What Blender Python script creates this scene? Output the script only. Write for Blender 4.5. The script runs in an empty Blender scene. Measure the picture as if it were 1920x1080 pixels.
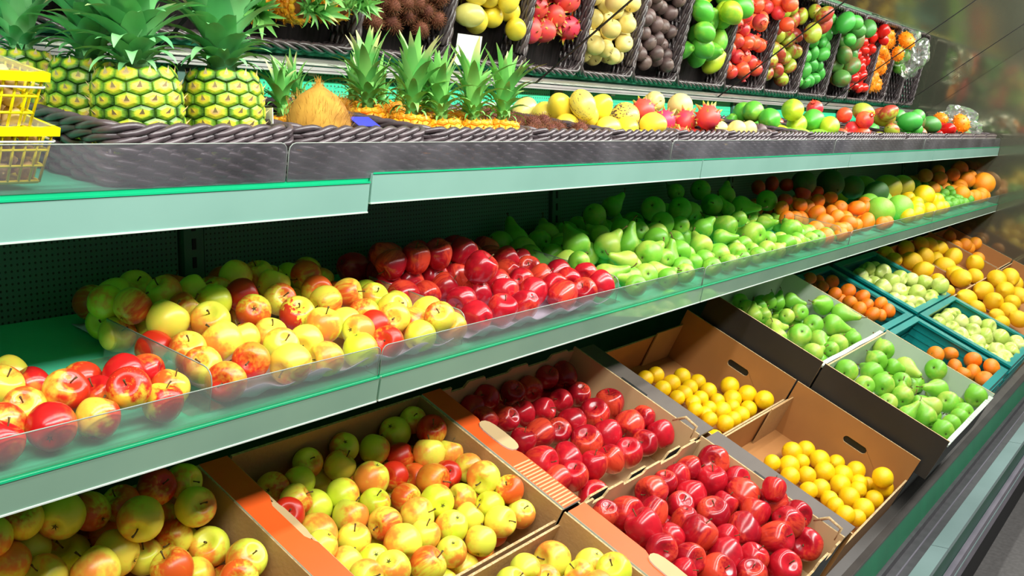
import bpy, bmesh, math, random
from mathutils import Vector, Matrix, Quaternion, noise
random.seed(11)
S = bpy.context.scene
COLL = S.collection
R = math.radians

# ------------------------------------------------------------------ camera
cam_d = bpy.data.cameras.new('camera'); cam = bpy.data.objects.new('camera', cam_d); COLL.objects.link(cam)
yaw, pit, rol = R(34.4), R(8.55), R(.5)
def _axes():
    fw = Vector((0, -math.sin(pit), math.cos(pit))); up = Vector((0, -math.cos(pit), -math.sin(pit))); rt = Vector((1, 0, 0))
    X = math.cos(yaw)*fw + math.sin(yaw)*rt; Y = -math.cos(yaw)*rt + math.sin(yaw)*fw
    c, s = math.cos(rol), math.sin(rol)
    rz = Matrix(((c, -s, 0), (s, c, 0), (0, 0, 1)))
    return Matrix((rz @ X, rz @ Y, rz @ up))
RM = _axes()
right, upv, back = RM @ Vector((1, 0, 0)), RM @ Vector((0, -1, 0)), RM @ Vector((0, 0, -1))
m = Matrix((right, upv, back)).transposed().to_4x4(); m.translation = Vector((0, 0, 1.5))
cam.matrix_world = m
cam_d.sensor_width = 36; cam_d.lens = 36*1960/1920; cam_d.clip_start = .05; cam_d.clip_end = 100
S.camera = cam
# ------------------------------------------------------------------ view and light
S.view_settings.view_transform = 'Standard'; S.view_settings.look = 'None'
S.view_settings.exposure = 0.15; S.view_settings.gamma = 1; S.view_settings.use_curve_mapping = False
W = bpy.data.worlds.new('world'); S.world = W; W.use_nodes = True
W.node_tree.nodes['Background'].inputs[0].default_value = (.93, .97, 1, 1)
W.node_tree.nodes['Background'].inputs[1].default_value = .10
def area(name, loc, sx, sy, power, col, target):
    d = bpy.data.lights.new(name, 'AREA'); d.shape = 'RECTANGLE'; d.size = sx; d.size_y = sy; d.energy = power; d.color = col
    o = bpy.data.objects.new(name, d); COLL.objects.link(o); o.location = loc
    o.rotation_euler = (Vector(target)-Vector(loc)).to_track_quat('-Z', 'Y').to_euler()
    o['label'] = 'long fluorescent light over the ' + name.split('_')[0]; o['category'] = 'light'
    return o
area('canopy_light', (3.1, .66, 2.12), 7.4, .07, 42, (1, .98, .94), (3.1, 1.2, 1.2))
area('aisle_light', (2.5, -.6, 2.85), 8.5, .3, 205, (1, .98, .95), (2.5, 1.1, .9))

# ------------------------------------------------------------------ helpers
def link(o): COLL.objects.link(o); return o
def tag(o, label=None, cat=None, group=None, kind=None):
    if label: o['label'] = label
    if cat: o['category'] = cat
    if group: o['group'] = group
    if kind: o['kind'] = kind
    return o
def empty(name, loc=(0, 0, 0), rot=(0, 0, 0)):
    o = bpy.data.objects.new(name, None); o.empty_display_size = .02; link(o); o.location = loc; o.rotation_euler = rot; return o
def obj(name, me, mt=None, parent=None, loc=(0, 0, 0), rot=None, quat=None, scale=None):
    o = bpy.data.objects.new(name, me); link(o)
    if mt is not None and len(me.materials) == 0: me.materials.append(mt)
    if parent is not None: o.parent = parent
    o.location = loc
    if rot is not None: o.rotation_euler = rot
    if quat is not None: o.rotation_mode = 'QUATERNION'; o.rotation_quaternion = quat
    if scale is not None: o.scale = scale if hasattr(scale, '__len__') else (scale,)*3
    return o
def mesh(name, V, F, smooth=False, mats=(), mi=None):
    me = bpy.data.meshes.new(name); me.from_pydata(V, [], F); me.update()
    for x in mats: me.materials.append(x)
    if mi: me.polygons.foreach_set('material_index', mi)
    if smooth: me.polygons.foreach_set('use_smooth', [True]*len(F))
    return me
class MB:
    def __init__(s): s.V = []; s.F = []; s.I = []
    def add(s, V, F, i=0):
        n = len(s.V); s.V += [tuple(v) for v in V]; s.F += [tuple(k+n for k in f) for f in F]; s.I += [i]*len(F)
    def box(s, x0, x1, y0, y1, z0, z1, i=0):
        s.add([(x0,y0,z0),(x1,y0,z0),(x1,y1,z0),(x0,y1,z0),(x0,y0,z1),(x1,y0,z1),(x1,y1,z1),(x0,y1,z1)],
              [(0,3,2,1),(4,5,6,7),(0,1,5,4),(1,2,6,5),(2,3,7,6),(3,0,4,7)], i)
    def tube(s, pts, r, n=6, i=0, closed=False, cap=True):
        pts = [Vector(p) for p in pts]; L = len(pts); V = []; F = []; u = None
        rr = r if hasattr(r, '__len__') else [r]*L
        for k, p in enumerate(pts):
            a = pts[(k-1) % L] if (closed or k > 0) else p; b = pts[(k+1) % L] if (closed or k < L-1) else p
            t = (b-a).normalized()
            if u is None: u = t.orthogonal().normalized()
            u = (u - t*u.dot(t)).normalized(); w = t.cross(u)
            for j in range(n):
                g = 2*math.pi*j/n; V.append(p + (u*math.cos(g)+w*math.sin(g))*rr[k])
        for k in range(L if closed else L-1):
            k2 = (k+1) % L
            for j in range(n): j2 = (j+1) % n; F.append((k*n+j, k*n+j2, k2*n+j2, k2*n+j))
        if cap and not closed: F.append(tuple(range(n-1, -1, -1))); F.append(tuple((L-1)*n+j for j in range(n)))
        s.add(V, F, i)
    def build(s, name, mats, parent=None, smooth=False, **k):
        mats = mats if isinstance(mats, (list, tuple)) else [mats]
        return obj(name, mesh(name, s.V, s.F, smooth, mats, s.I), None, parent, **k)
def box(name, x0, x1, y0, y1, z0, z1, mt, parent=None, **k):
    b = MB(); b.box(x0, x1, y0, y1, z0, z1); return b.build(name, mt, parent, **k)
def lathe(prof, n=24, lobes=None):
    """prof: (r, z) from top to bottom, first and last on the axis"""
    V = [(0, 0, prof[0][1])]; F = []
    for (r, z) in prof[1:-1]:
        for j in range(n):
            a = 2*math.pi*j/n; k = 1 if lobes is None else lobes(a, z, r)
            V.append((r*k*math.cos(a), r*k*math.sin(a), z if lobes is None else z))
    V.append((0, 0, prof[-1][1])); m_ = len(prof)-2
    for j in range(n): F.append((0, 1+j, 1+(j+1) % n))
    for i in range(m_-1):
        for j in range(n): a = 1+i*n+j; b = 1+i*n+(j+1) % n; F.append((a, a+n, b+n, b))
    e = len(V)-1
    for j in range(n): F.append((e, 1+(m_-1)*n+(j+1) % n, 1+(m_-1)*n+j))
    return V, F
def slab(outline, t, origin, ax, up, nrm, hole=None):
    """extruded outline (2D points in ax/up) of thickness t along nrm; faces: 0 = nrm side, 1 = far side, 2 = edges"""
    O, A, U_, N = Vector(origin), Vector(ax), Vector(up), Vector(nrm)
    P = lambda p, k: tuple(O + A*p[0] + U_*p[1] + N*(t if k else 0))
    V = []; F = []; I = []
    n = len(outline)
    V += [P(p, 1) for p in outline] + [P(p, 0) for p in outline]
    for k in range(n): F.append((k, (k+1) % n, n+(k+1) % n, n+k)); I.append(2)
    if not hole:
        F.append(tuple(range(n))); I.append(0); F.append(tuple(range(2*n-1, n-1, -1))); I.append(1)
    else:
        cx, cy, hl, hr = hole; H = []
        for k in range(20):
            a = 2*math.pi*k/20; H.append((cx + (hl if math.cos(a) > 0 else -hl) + hr*math.cos(a), cy + hr*math.sin(a)))
        b = len(V); V += [P(p, 1) for p in H] + [P(p, 0) for p in H]
        for k in range(20): F.append((b+(k+1) % 20, b+k, b+20+k, b+20+(k+1) % 20)); I.append(2)
        ang = lambda p: math.atan2((p[1]-cy), (p[0]-cx)*.25) % (2*math.pi)
        oo = sorted(range(n), key=lambda k: ang(outline[k])); hh = sorted(range(20), key=lambda k: ang(H[k]))
        for side in (0, 1):
            i = j = 0; fo = lambda k: oo[k % n] + (n if side else 0); fh = lambda k: b + hh[k % 20] + (20 if side else 0)
            while i < n or j < 20:
                ao = ang(outline[oo[i % n]]) + (2*math.pi if i >= n else 0); ah = ang(H[hh[j % 20]]) + (2*math.pi if j >= 20 else 0)
                if j >= 20 or (i < n and ao <= ah): f_ = (fo(i), fo(i+1), fh(j)); i += 1
                else: f_ = (fo(i), fh(j+1), fh(j)); j += 1
                F.append(f_ if side == 0 else f_[::-1]); I.append(side)
    return V, F, I
class Fr:
    """a tilted shelf frame: u along the case, v up the slope to the back, w out of the slope"""
    def __init__(s, Y, Z, t):
        s.t = R(t); s.O = Vector((0, Y, Z)); s.v = Vector((0, math.cos(s.t), math.sin(s.t))); s.w = Vector((0, -math.sin(s.t), math.cos(s.t)))
    def __call__(s, u, v, w): return s.O + Vector((u, 0, 0)) + s.v*v + s.w*w
    def empty(s, name, u, v, w): return empty(name, s(u, v, w), (s.t, 0, 0))
FB, FM, FU = Fr(1.009, .773, 26), Fr(1.112, 1.108, 11), Fr(1.127, 1.424, 8)
XE = 6.58
# ------------------------------------------------------------------ materials
def nt(name):
    mt = bpy.data.materials.new(name); mt.use_nodes = True; t = mt.node_tree; return mt, t, t.nodes['Principled BSDF']
def N(t, kind, **k):
    n = t.nodes.new(kind)
    for a, b in k.items():
        if a.startswith('i_'): n.inputs[int(a[2:])].default_value = b
        else: setattr(n, a, b)
    return n
def rgb(h): 
    c = [int(h[i:i+2], 16)/255 for i in (0, 2, 4)]; return tuple(x/12.92 if x <= .04045 else ((x+.055)/1.055)**2.4 for x in c)+(1,)
def plain(name, c1, c2=None, rough=.5, scale=8, metal=0, spec=.5, bump=0, stretch=(1, 1, 1), bscale=None, coat=0):
    mt, t, p = nt(name)
    tc = N(t, 'ShaderNodeTexCoord'); mp = N(t, 'ShaderNodeMapping'); mp.inputs['Scale'].default_value = stretch
    t.links.new(tc.outputs['Object'], mp.inputs[0])
    n = N(t, 'ShaderNodeTexNoise'); n.inputs['Scale'].default_value = scale; n.inputs['Detail'].default_value = 4
    t.links.new(mp.outputs[0], n.inputs['Vector'])
    r = N(t, 'ShaderNodeValToRGB'); r.color_ramp.elements[0].position = .35; r.color_ramp.elements[1].position = .65
    r.color_ramp.elements[0].color = rgb(c1); r.color_ramp.elements[1].color = rgb(c2 or c1)
    t.links.new(n.outputs[0], r.inputs[0]); t.links.new(r.outputs[0], p.inputs['Base Color'])
    p.inputs['Roughness'].default_value = rough; p.inputs['Metallic'].default_value = metal; p.inputs['Specular IOR Level'].default_value = spec
    p.inputs['Coat Weight'].default_value = coat
    if bump:
        n2 = N(t, 'ShaderNodeTexNoise'); n2.inputs['Scale'].default_value = bscale or scale*4; t.links.new(mp.outputs[0], n2.inputs['Vector'])
        b = N(t, 'ShaderNodeBump'); b.inputs['Strength'].default_value = bump; b.inputs['Distance'].default_value = .01
        t.links.new(n2.outputs[0], b.inputs['Height']); t.links.new(b.outputs[0], p.inputs['Normal'])
    return mt
def skin(name, base, base2, blush=None, amount=.5, soft=.25, rough=.32, streak=0, speck=None, spec=.5, bump=0, vary=.5, axis='x', cheek=.35):
    """fruit skin: base hue, a blush on one cheek, streaks, fine specks, hue varying from fruit to fruit"""
    mt, t, p = nt(name); L = t.links.new
    tc = N(t, 'ShaderNodeTexCoord'); oi = N(t, 'ShaderNodeObjectInfo')
    n = N(t, 'ShaderNodeTexNoise'); n.inputs['Scale'].default_value = 1.7; n.inputs['Detail'].default_value = 3
    sh = N(t, 'ShaderNodeVectorMath', operation='ADD'); L(tc.outputs['Object'], sh.inputs[0])
    cm = N(t, 'ShaderNodeCombineXYZ'); ml = N(t, 'ShaderNodeMath', operation='MULTIPLY', i_1=37.); L(oi.outputs['Random'], ml.inputs[0]); L(ml.outputs[0], cm.inputs[0]); L(cm.outputs[0], sh.inputs[1])
    L(sh.outputs[0], n.inputs['Vector'])
    ad = N(t, 'ShaderNodeMath', operation='MULTIPLY_ADD', i_1=vary, i_2=-.5*vary); L(oi.outputs['Random'], ad.inputs[0])
    a2 = N(t, 'ShaderNodeMath', operation='ADD'); L(n.outputs[0], a2.inputs[0]); L(ad.outputs[0], a2.inputs[1])
    m1 = N(t, 'ShaderNodeMix', data_type='RGBA'); m1.inputs[6].default_value = rgb(base); m1.inputs[7].default_value = rgb(base2)
    mr = N(t, 'ShaderNodeMapRange'); mr.inputs[1].default_value = .3; mr.inputs[2].default_value = .7; L(a2.outputs[0], mr.inputs[0]); L(mr.outputs[0], m1.inputs[0])
    out = m1.outputs[2]
    if blush:
        sx = N(t, 'ShaderNodeSeparateXYZ'); L(tc.outputs['Object'], sx.inputs[0])
        s1 = N(t, 'ShaderNodeMath', operation='MULTIPLY', i_1=cheek); L(sx.outputs[{'x': 0, 'y': 1, 'z': 2}[axis]], s1.inputs[0])
        n2 = N(t, 'ShaderNodeTexNoise'); n2.inputs['Scale'].default_value = 2.2; n2.inputs['Detail'].default_value = 5
        mp = N(t, 'ShaderNodeMapping'); mp.inputs['Scale'].default_value = (streak, streak, .4) if streak else (1, 1, 1)
        L(sh.outputs[0], mp.inputs[0]); L(mp.outputs[0], n2.inputs['Vector'])
        s2 = N(t, 'ShaderNodeMath', operation='ADD'); L(s1.outputs[0], s2.inputs[0]); L(n2.outputs[0], s2.inputs[1])
        s3 = N(t, 'ShaderNodeMath', operation='MULTIPLY_ADD', i_1=.3, i_2=amount-.65); L(oi.outputs['Random'], s3.inputs[0])
        s4 = N(t, 'ShaderNodeMath', operation='ADD'); L(s2.outputs[0], s4.inputs[0]); L(s3.outputs[0], s4.inputs[1])
        m2 = N(t, 'ShaderNodeMapRange'); m2.interpolation_type = 'SMOOTHSTEP'; m2.inputs[1].default_value = .5-soft; m2.inputs[2].default_value = .5+soft; L(s4.outputs[0], m2.inputs[0])
        m3 = N(t, 'ShaderNodeMix', data_type='RGBA'); m3.inputs[7].default_value = rgb(blush); L(out, m3.inputs[6]); L(m2.outputs[0], m3.inputs[0]); out = m3.outputs[2]
    if speck:
        vo = N(t, 'ShaderNodeTexVoronoi'); vo.inputs['Scale'].default_value = 9; L(tc.outputs['Object'], vo.inputs['Vector'])
        lt = N(t, 'ShaderNodeMath', operation='LESS_THAN', i_1=.16); L(vo.outputs['Distance'], lt.inputs[0])
        k = N(t, 'ShaderNodeMath', operation='MULTIPLY', i_1=.55); L(lt.outputs[0], k.inputs[0])
        m4 = N(t, 'ShaderNodeMix', data_type='RGBA'); m4.inputs[7].default_value = rgb(speck); L(out, m4.inputs[6]); L(k.outputs[0], m4.inputs[0]); out = m4.outputs[2]
    L(out, p.inputs['Base Color']); p.inputs['Roughness'].default_value = rough; p.inputs['Specular IOR Level'].default_value = spec
    if bump:
        n5 = N(t, 'ShaderNodeTexNoise'); n5.inputs['Scale'].default_value = 28; L(tc.outputs['Object'], n5.inputs['Vector'])
        b = N(t, 'ShaderNodeBump'); b.inputs['Strength'].default_value = bump; b.inputs['Distance'].default_value = .003; L(n5.outputs[0], b.inputs['Height']); L(b.outputs[0], p.inputs['Normal'])
    return mt
def clear(name, tint, haze=.06, hazecol='ffffff', gloss=.12, rough=.04):
    mt, t, p = nt(name); L = t.links.new
    t.nodes.remove(p); o = t.nodes['Material Output']
    tr = N(t, 'ShaderNodeBsdfTransparent'); tr.inputs[0].default_value = rgb(tint)
    gl = N(t, 'ShaderNodeBsdfGlossy'); gl.inputs['Roughness'].default_value = rough; gl.inputs[0].default_value = (1, 1, 1, 1)
    di = N(t, 'ShaderNodeBsdfDiffuse'); n = N(t, 'ShaderNodeTexNoise'); n.inputs['Scale'].default_value = 9; tc = N(t, 'ShaderNodeTexCoord'); L(tc.outputs['Object'], n.inputs['Vector'])
    di.inputs[0].default_value = rgb(hazecol)
    h = N(t, 'ShaderNodeMath', operation='MULTIPLY', i_1=2*haze); L(n.outputs[0], h.inputs[0])
    m1 = N(t, 'ShaderNodeMixShader'); L(h.outputs[0], m1.inputs[0]); L(tr.outputs[0], m1.inputs[1]); L(di.outputs[0], m1.inputs[2])
    lw = N(t, 'ShaderNodeLayerWeight'); lw.inputs[0].default_value = .3
    k = N(t, 'ShaderNodeMath', operation='MULTIPLY_ADD', i_1=.5, i_2=gloss*.4); L(lw.outputs['Fresnel'], k.inputs[0])
    m2 = N(t, 'ShaderNodeMixShader'); L(k.outputs[0], m2.inputs[0]); L(m1.outputs[0], m2.inputs[1]); L(gl.outputs[0], m2.inputs[2])
    L(m2.outputs[0], o.inputs[0]); return mt
def perforated(name, c, hole, pitch):
    mt, t, p = nt(name); L = t.links.new
    tc = N(t, 'ShaderNodeTexCoord'); sc = N(t, 'ShaderNodeVectorMath', operation='SCALE'); sc.inputs[3].default_value = 1/pitch; L(tc.outputs['Object'], sc.inputs[0])
    fr = N(t, 'ShaderNodeVectorMath', operation='FRACTION'); L(sc.outputs[0], fr.inputs[0])
    ms = N(t, 'ShaderNodeVectorMath', operation='MULTIPLY'); ms.inputs[1].default_value = (1, 0, 1); L(fr.outputs[0], ms.inputs[0])
    ds = N(t, 'ShaderNodeVectorMath', operation='DISTANCE'); ds.inputs[1].default_value = (.5, 0, .5); L(ms.outputs[0], ds.inputs[0])
    lt = N(t, 'ShaderNodeMath', operation='LESS_THAN', i_1=.2); L(ds.outputs['Value'], lt.inputs[0])
    mx = N(t, 'ShaderNodeMix', data_type='RGBA'); mx.inputs[6].default_value = rgb(c); mx.inputs[7].default_value = rgb(hole); L(lt.outputs[0], mx.inputs[0])
    L(mx.outputs[2], p.inputs['Base Color']); p.inputs['Roughness'].default_value = .5; return mt
M = {}
M['green'] = plain('shelf_green', '5ad6a8', '50ce9e', .35)
M['edge_green'] = plain('edge_green', '10b47a', '0eac74', .35)
M['lip'] = plain('price_rail', '84aea0', '7ca698', .16, spec=.7, scale=3)
M['lip_mid'] = plain('price_rail_clear', '7d9f88', '72947f', .08, spec=1., scale=3, coat=.6)
M['white'] = plain('white_edge', 'c9d6cb', 'bfccc2', .4)
M['panel'] = perforated('perforated_panel', '4c7567', '16241e', .0100)
M['panel_up'] = perforated('perforated_panel_green', '18c68c', '0a5a40', .0108)
M['upright'] = plain('upright_green', '46705f', '406858', .45)
M['dark'] = plain('dark_slot', '050505', '080807', .6)
M['alu'] = plain('aluminium', 'c9c9c3', 'b7b7b2', .3, metal=.6)
M['grey'] = plain('grey_deck', '5e5b56', '504d49', .45, metal=.2, scale=5)
M['strip'] = plain('green_strip', '0c7a50', '0a6e48', .4)
M['kick'] = plain('dark_grille', '4a4a4c', '414143', .5, scale=30)
M['cap'] = plain('bumper_cap', '7f9794', '748c88', .3, scale=4)
M['dgreen'] = plain('dark_green_face', '1d5743', '1a4d3b', .4)
M['rail'] = plain('bumper_rail', '77727c', '6a6670', .35)
M['floor'] = plain('floor', '5a5856', '4e4c4a', .6, scale=60)
M['card'] = plain('cardboard', 'b08a58', 'a27c4c', .8, scale=5, bump=.1, bscale=120)
M['card_beige'] = plain('cardboard_pale', 'c8ab7c', 'bd9f70', .8, scale=5)  # paler beige board: hand tabs, flap print, red apple carton insides
M['card_edge'] = plain('corrugated_edge', 'cdb384', 'a98c5c', .85, scale=160)
M['orange'] = plain('orange_print', 'f0601c', 'ea5614', .45, scale=4)
M['black'] = plain('black_print', '2c2823', '231f1b', .55, scale=6)
M['dgrey'] = plain('grey_brown_print', '5f564e', '544b44', .6, scale=12, stretch=(.3, 1, 1))
M['brown'] = plain('brown_carton', 'a8733a', '9b6833', .75, scale=4)
M['pale_liner'] = plain('pale_green_liner', 'bcc9b8', 'aebcab', .5, scale=5)
M['teal'] = plain('teal_plastic', '0f8b84', '0b7d78', .3, scale=3)
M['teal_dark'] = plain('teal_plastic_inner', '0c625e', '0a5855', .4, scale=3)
M['tray'] = plain('lilac_tray', 'dcc6e2', 'd2bcda', .4, scale=10)
M['wicker'] = plain('dark_wicker', '5a4e50', '3e3538', .32, scale=30, spec=.6)
M['wicker_in'] = plain('wicker_base', '2c2526', '120f10', .7, spec=.2, scale=22, stretch=(6, .6, 1))
M['acryl'] = clear('clear_acrylic', 'f4fbf7', .05)
M['acryl_up'] = clear('hazy_acrylic', 'e8e6ea', .075, 'd8d6dc', .15)
M['acryl_edge'] = plain('acrylic_edge', '8f998e', '848e84', .25)
M['film'] = clear('plastic_film', 'ffffff', .1, 'ffffff', .35, .12)
M['yellow_plastic'] = plain('yellow_plastic', 'f6e800', 'efe000', .35)
M['paper'] = plain('white_paper', 'e9e8e2', 'dedcd6', .6)
M['blue'] = plain('blue_card', '3a3fc0', '3136ae', .4)
def mirror(name, c, rough, mixd=0, dc='000000'):
    mt, t, p = nt(name); p.inputs['Base Color'].default_value = rgb(c); p.inputs['Metallic'].default_value = 1; p.inputs['Roughness'].default_value = rough
    if mixd:
        d = N(t, 'ShaderNodeBsdfDiffuse'); d.inputs[0].default_value = rgb(dc); mx = N(t, 'ShaderNodeMixShader'); mx.inputs[0].default_value = mixd
        t.links.new(p.outputs[0], mx.inputs[1]); t.links.new(d.outputs[0], mx.inputs[2]); t.links.new(mx.outputs[0], t.nodes['Material Output'].inputs[0])
    return mt
M['mirror'] = mirror('mirror_glass', 'e6ece4', .0)
M['endmirror'] = mirror('end_panel_glass', '8f8f78', .09, .35, '6f7060')
# ------------------------------------------------------------------ the setting
X0 = -.7
tag(box('floor', -3, 12, -5, 3, -.05, 0, M['floor']), 'dark grey shop floor in front of the display case', 'floor', kind='structure')
wb = tag(box('wall_back', X0, XE, 1.60, 1.66, 0, 2.4, M['upright']), 'green back wall of the display case', 'wall', kind='structure')
SEC = [1.241 + 1.25*k for k in range(-2, 5)]
for k in range(len(SEC)):
    x0 = max(X0, SEC[k]+.03); x1 = min(XE, SEC[k]+1.25-.03)
    if x1-x0 < .05: continue
    box('perforated_panel', 0, x1-x0, -.008, .008, 0, .405, M['panel'], wb, loc=(x0, 1.572, 1.13))
    box('perforated_panel', 0, x1-x0, -.008, .008, 0, .10, M['panel_up'], wb, loc=(x0, 1.572, 1.54))
slot_me = None
for k in range(len(SEC)):
    x = SEC[k]
    if x < X0 or x > XE: continue
    up = box('upright', -.022, .022, -.011, .011, 0, .60, M['upright'], wb, loc=(x, 1.567, 1.1))
    for j in range(17):
        if slot_me is None:
            b = MB(); b.box(-.0045, .0045, -.0012, .0005, -.01, .01); slot_me = mesh('slot', b.V, b.F, mats=[M['dark']])
        obj('slot', slot_me, None, up, loc=(0, -.011, .02+j*.034))
tag(box('wall_right', XE, XE+.02, .30, 1.66, .25, 2.5, M['endmirror']), 'dim reflecting glass panel closing the right end of the case', 'wall', kind='structure')

# base of the case: sloping deck, green strip, grille and bumper
base = tag(empty('display_case_base', (3, .7, 0)), 'grey and green base of the display case with bumper rail along the floor', 'display case')
L0, L1 = X0-3, XE-3-.004
V, F, I = slab([(0, 0), (.90, 0), (.90, .012), (0, .012)], L1-L0, FB(X0, -.445, -.184)-base.location, FB.v, FB.w, (1, 0, 0)); obj('deck', mesh('deck', V, F, mats=[M['grey']]), None, base)
box('front_strip', L0, L1, -.018, -.002, .345, .425, M['strip'], base)
box('deck_edge', L0, L1, -.022, .03, .425, .431, M['grey'], base)
box('return_grille', L0, L1, -.09, -.018, .318, .328, M['kick'], base)
box('grille_line', L0, L1, -.057, -.053, .328, .330, M['rail'], base)
box('inner_panel', L0, L1, -.03, -.018, .05, .345, M['kick'], base)
for k in range(6):
    box('bumper_cap', L0+k*1.25, min(L1, L0+(k+1)*1.25-.004), -.128, -.082, .318, .333, M['cap'], base)
box('bumper_face', L0, L1, -.124, -.086, .22, .317, M['dgreen'], base)
box('bumper_rail', L0, L1, -.142, -.125, .205, .262, M['rail'], base)
box('bumper_rail_line', L0, L1, -.1435, -.142, .236, .241, M['cap'], base)
box('kick_plate', L0, L1, -.09, -.07, .002, .23, M['dark'], base)

# ------------------------------------------------------------------ shelves
def shelf(name, fr, x0, x1, depth, lip_h, lip_mt, label, lift=0, thick=.028):
    root = fr.empty(name, x0, 0, 0); tag(root, label, 'shelf', 'shelves of the display case')
    L = x1-x0-.003
    box('deck', 0, L, .0005, depth, -.012, -.001, M['green'], root)
    box('deck_edge', 0, L, -.003, .0, -.042, .0008, M['edge_green'], root)
    rl = box('price_rail', .001, L-.001, -.008, -.003, -lip_h+.002+lift, -.002+lift, lip_mt, root)
    b = MB(); b.box(.001, L-.001, -.0092, -.0085, -.0022+lift, .0006+lift); b.build('top_edge', M['edge_green'], rl)
    b = MB(); b.box(.001, L-.001, -.0095, -.003, -lip_h+lift, -lip_h+.002+lift); b.build('bottom_edge', M['white'], rl)
    return root
def guard(name, fr, x0, x1, h, mt, label, group, lean=.0):
    root = fr.empty(name, x0, -.002, .001); tag(root, label, 'guard', group)
    L = x1-x0-.004; r = .012
    out = [(0, 0), (L, 0)] + [(L-r+r*math.cos(a), h-r+r*math.sin(a)) for a in [R(q) for q in (0, 30, 60, 90)]] + [(r+r*math.cos(a), h-r+r*math.sin(a)) for a in [R(q) for q in (90, 120, 150, 180)]]
    V, F, I = slab(out, .002, (0, 0, 0), (1, 0, 0), (0, 0, 1), (0, -1, 0))
    obj('panel', mesh('guard_panel', V, F, mats=[mt]), None, root)
    b = MB(); b.tube([(p[0], -.001, p[1]) for p in out[1:]+out[:1]], .0009, 5); b.build('polished_edge', M['acryl_edge'], root, smooth=True)
    return root
wor = ['leftmost', 'second', 'third', 'fourth', 'last']
xs = [X0] + [x for x in SEC if X0 < x < XE-.4][1:] + [XE-.006]
NM = ['under the nectarines', 'under the red apples and first pears', 'under the pears and tangerines', 'under the pomelos and limes', 'at the mirrored right end']
NU = ['under the big pineapples', 'under the coconut and pepino melons', 'under the papayas', 'under the mangoes', 'at the mirrored right end']
for k in range(len(xs)-1):
    shelf('middle_shelf', FM, xs[k], xs[k+1], .455, .044, M['lip_mid'], 'green middle shelf section with a pale price rail, %s' % NM[min(k, 4)])
    guard('clear_guard', FM, xs[k], xs[k+1], .050, M['acryl'], 'clear acrylic front guard on the middle shelf, %s section' % wor[min(k, 4)], 'acrylic guards')
    shelf('upper_shelf', FU, xs[k], xs[k+1], .44, .050, M['lip'], 'green upper shelf section with a mint price rail, %s' % NU[min(k, 4)], lift=(-.004 if k == 0 else .010))
ux = [X0, -.19, 1.064, 2.31, 3.56, 4.8, XE-.006]
for k in range(6):
    if k == 0: continue
    guard('hazy_guard', FU, ux[k], ux[k+1], .056, M['acryl_up'], 'hazy acrylic guard before the upper baskets, %s from left' % wor[k-1], 'acrylic guards')
# acrylic dividers on the middle shelf
def divider(x, label, d=.24):
    root = FM.empty('shelf_divider', x, .022, .001); tag(root, label, 'divider', 'acrylic dividers')
    r = .02; out = [(0, 0), (d, 0), (d, .062)] + [(r+r*math.cos(a), .062-r+r*math.sin(a)) for a in [R(q) for q in (90, 110, 130, 150, 180)]]
    V, F, I = slab(out, .002, (0, 0, 0), (0, 1, 0), (0, 0, 1), (1, 0, 0)); obj('panel', mesh('divider_panel', V, F, mats=[M['acryl']]), None, root)
    b = MB(); b.tube([(.001, p[0], p[1]) for p in out[2:]+out[:1]], .001, 5); b.build('polished_edge', M['acryl_edge'], root, smooth=True)
    box('foot', -.03, .03, 0, d, 0, .0012, M['acryl'], root)
divider(.918, 'clear acrylic divider between nectarines and yellow apples')
divider(1.492, 'clear acrylic divider between yellow and red apples')
divider(2.07, 'clear acrylic divider between red apples and pears')
divider(3.70, 'clear acrylic divider between pears and tangerines')

# ------------------------------------------------------------------ tilted mirror over the upper shelf
TM = R(35); MD = Vector((0, -math.cos(TM), math.sin(TM))); MN = Vector((0, -math.sin(TM), -math.cos(TM))); MO = Vector((0, 1.545, 1.626))
mx = [X0, 1.17, 2.36, 3.55, 4.74, 5.90, XE-.004]
mw = ['behind the big pineapples', 'above the coconut and small pineapples', 'above the pepino melons', 'above the papayas', 'above the mangoes', 'nearest the right end']
for k in range(6):
    root = tag(empty('tilted_mirror', MO+Vector((mx[k], 0, 0))), 'tilted mirror panel reflecting the baskets from above, ' + mw[k], 'mirror', 'mirror panels over the upper shelf')
    L = mx[k+1]-mx[k]-.0025
    V, F, I = slab([(0, 0), (L, 0), (L, .98), (0, .98)], .006, -MN*.006, (1, 0, 0), MD, MN)
    obj('glass', mesh('mirror_glass', V, F, mats=[M['mirror'], M['dark'], M['dark']], mi=I), None, root)
    if k: V, F, I = slab([(-.004, 0), (.003, 0), (.003, .98), (-.004, .98)], .0015, (0, 0, 0), (1, 0, 0), MD, MN); obj('joint_strip', mesh('joint_strip', V, F, mats=[M['dark']]), None, root)
    V, F, I = slab([(0, 0), (L, 0), (L, .98), (0, .98)], .02, -MN*.027, (1, 0, 0), MD, MN)
    obj('backing', mesh('mirror_backing', V, F, mats=[M['kick']]), None, root)
rl = tag(empty('mirror_rail', (X0, 1.545, 1.606)), 'pale aluminium rail carrying the lower edge of the mirror', 'rail')
box('profile', 0, XE-.05-X0, -.010, .016, .005, .017, M['alu'], rl)
box('groove', 0, XE-.05-X0, -.0106, -.010, .0095, .0105, M['dark'], rl)
for x in (.3, 1.55, 2.8, 4.05, 5.3, 6.5): box('bracket', x-X0-.012, x-X0+.012, .010, .018, 0, .016, M['alu'], rl)

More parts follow.
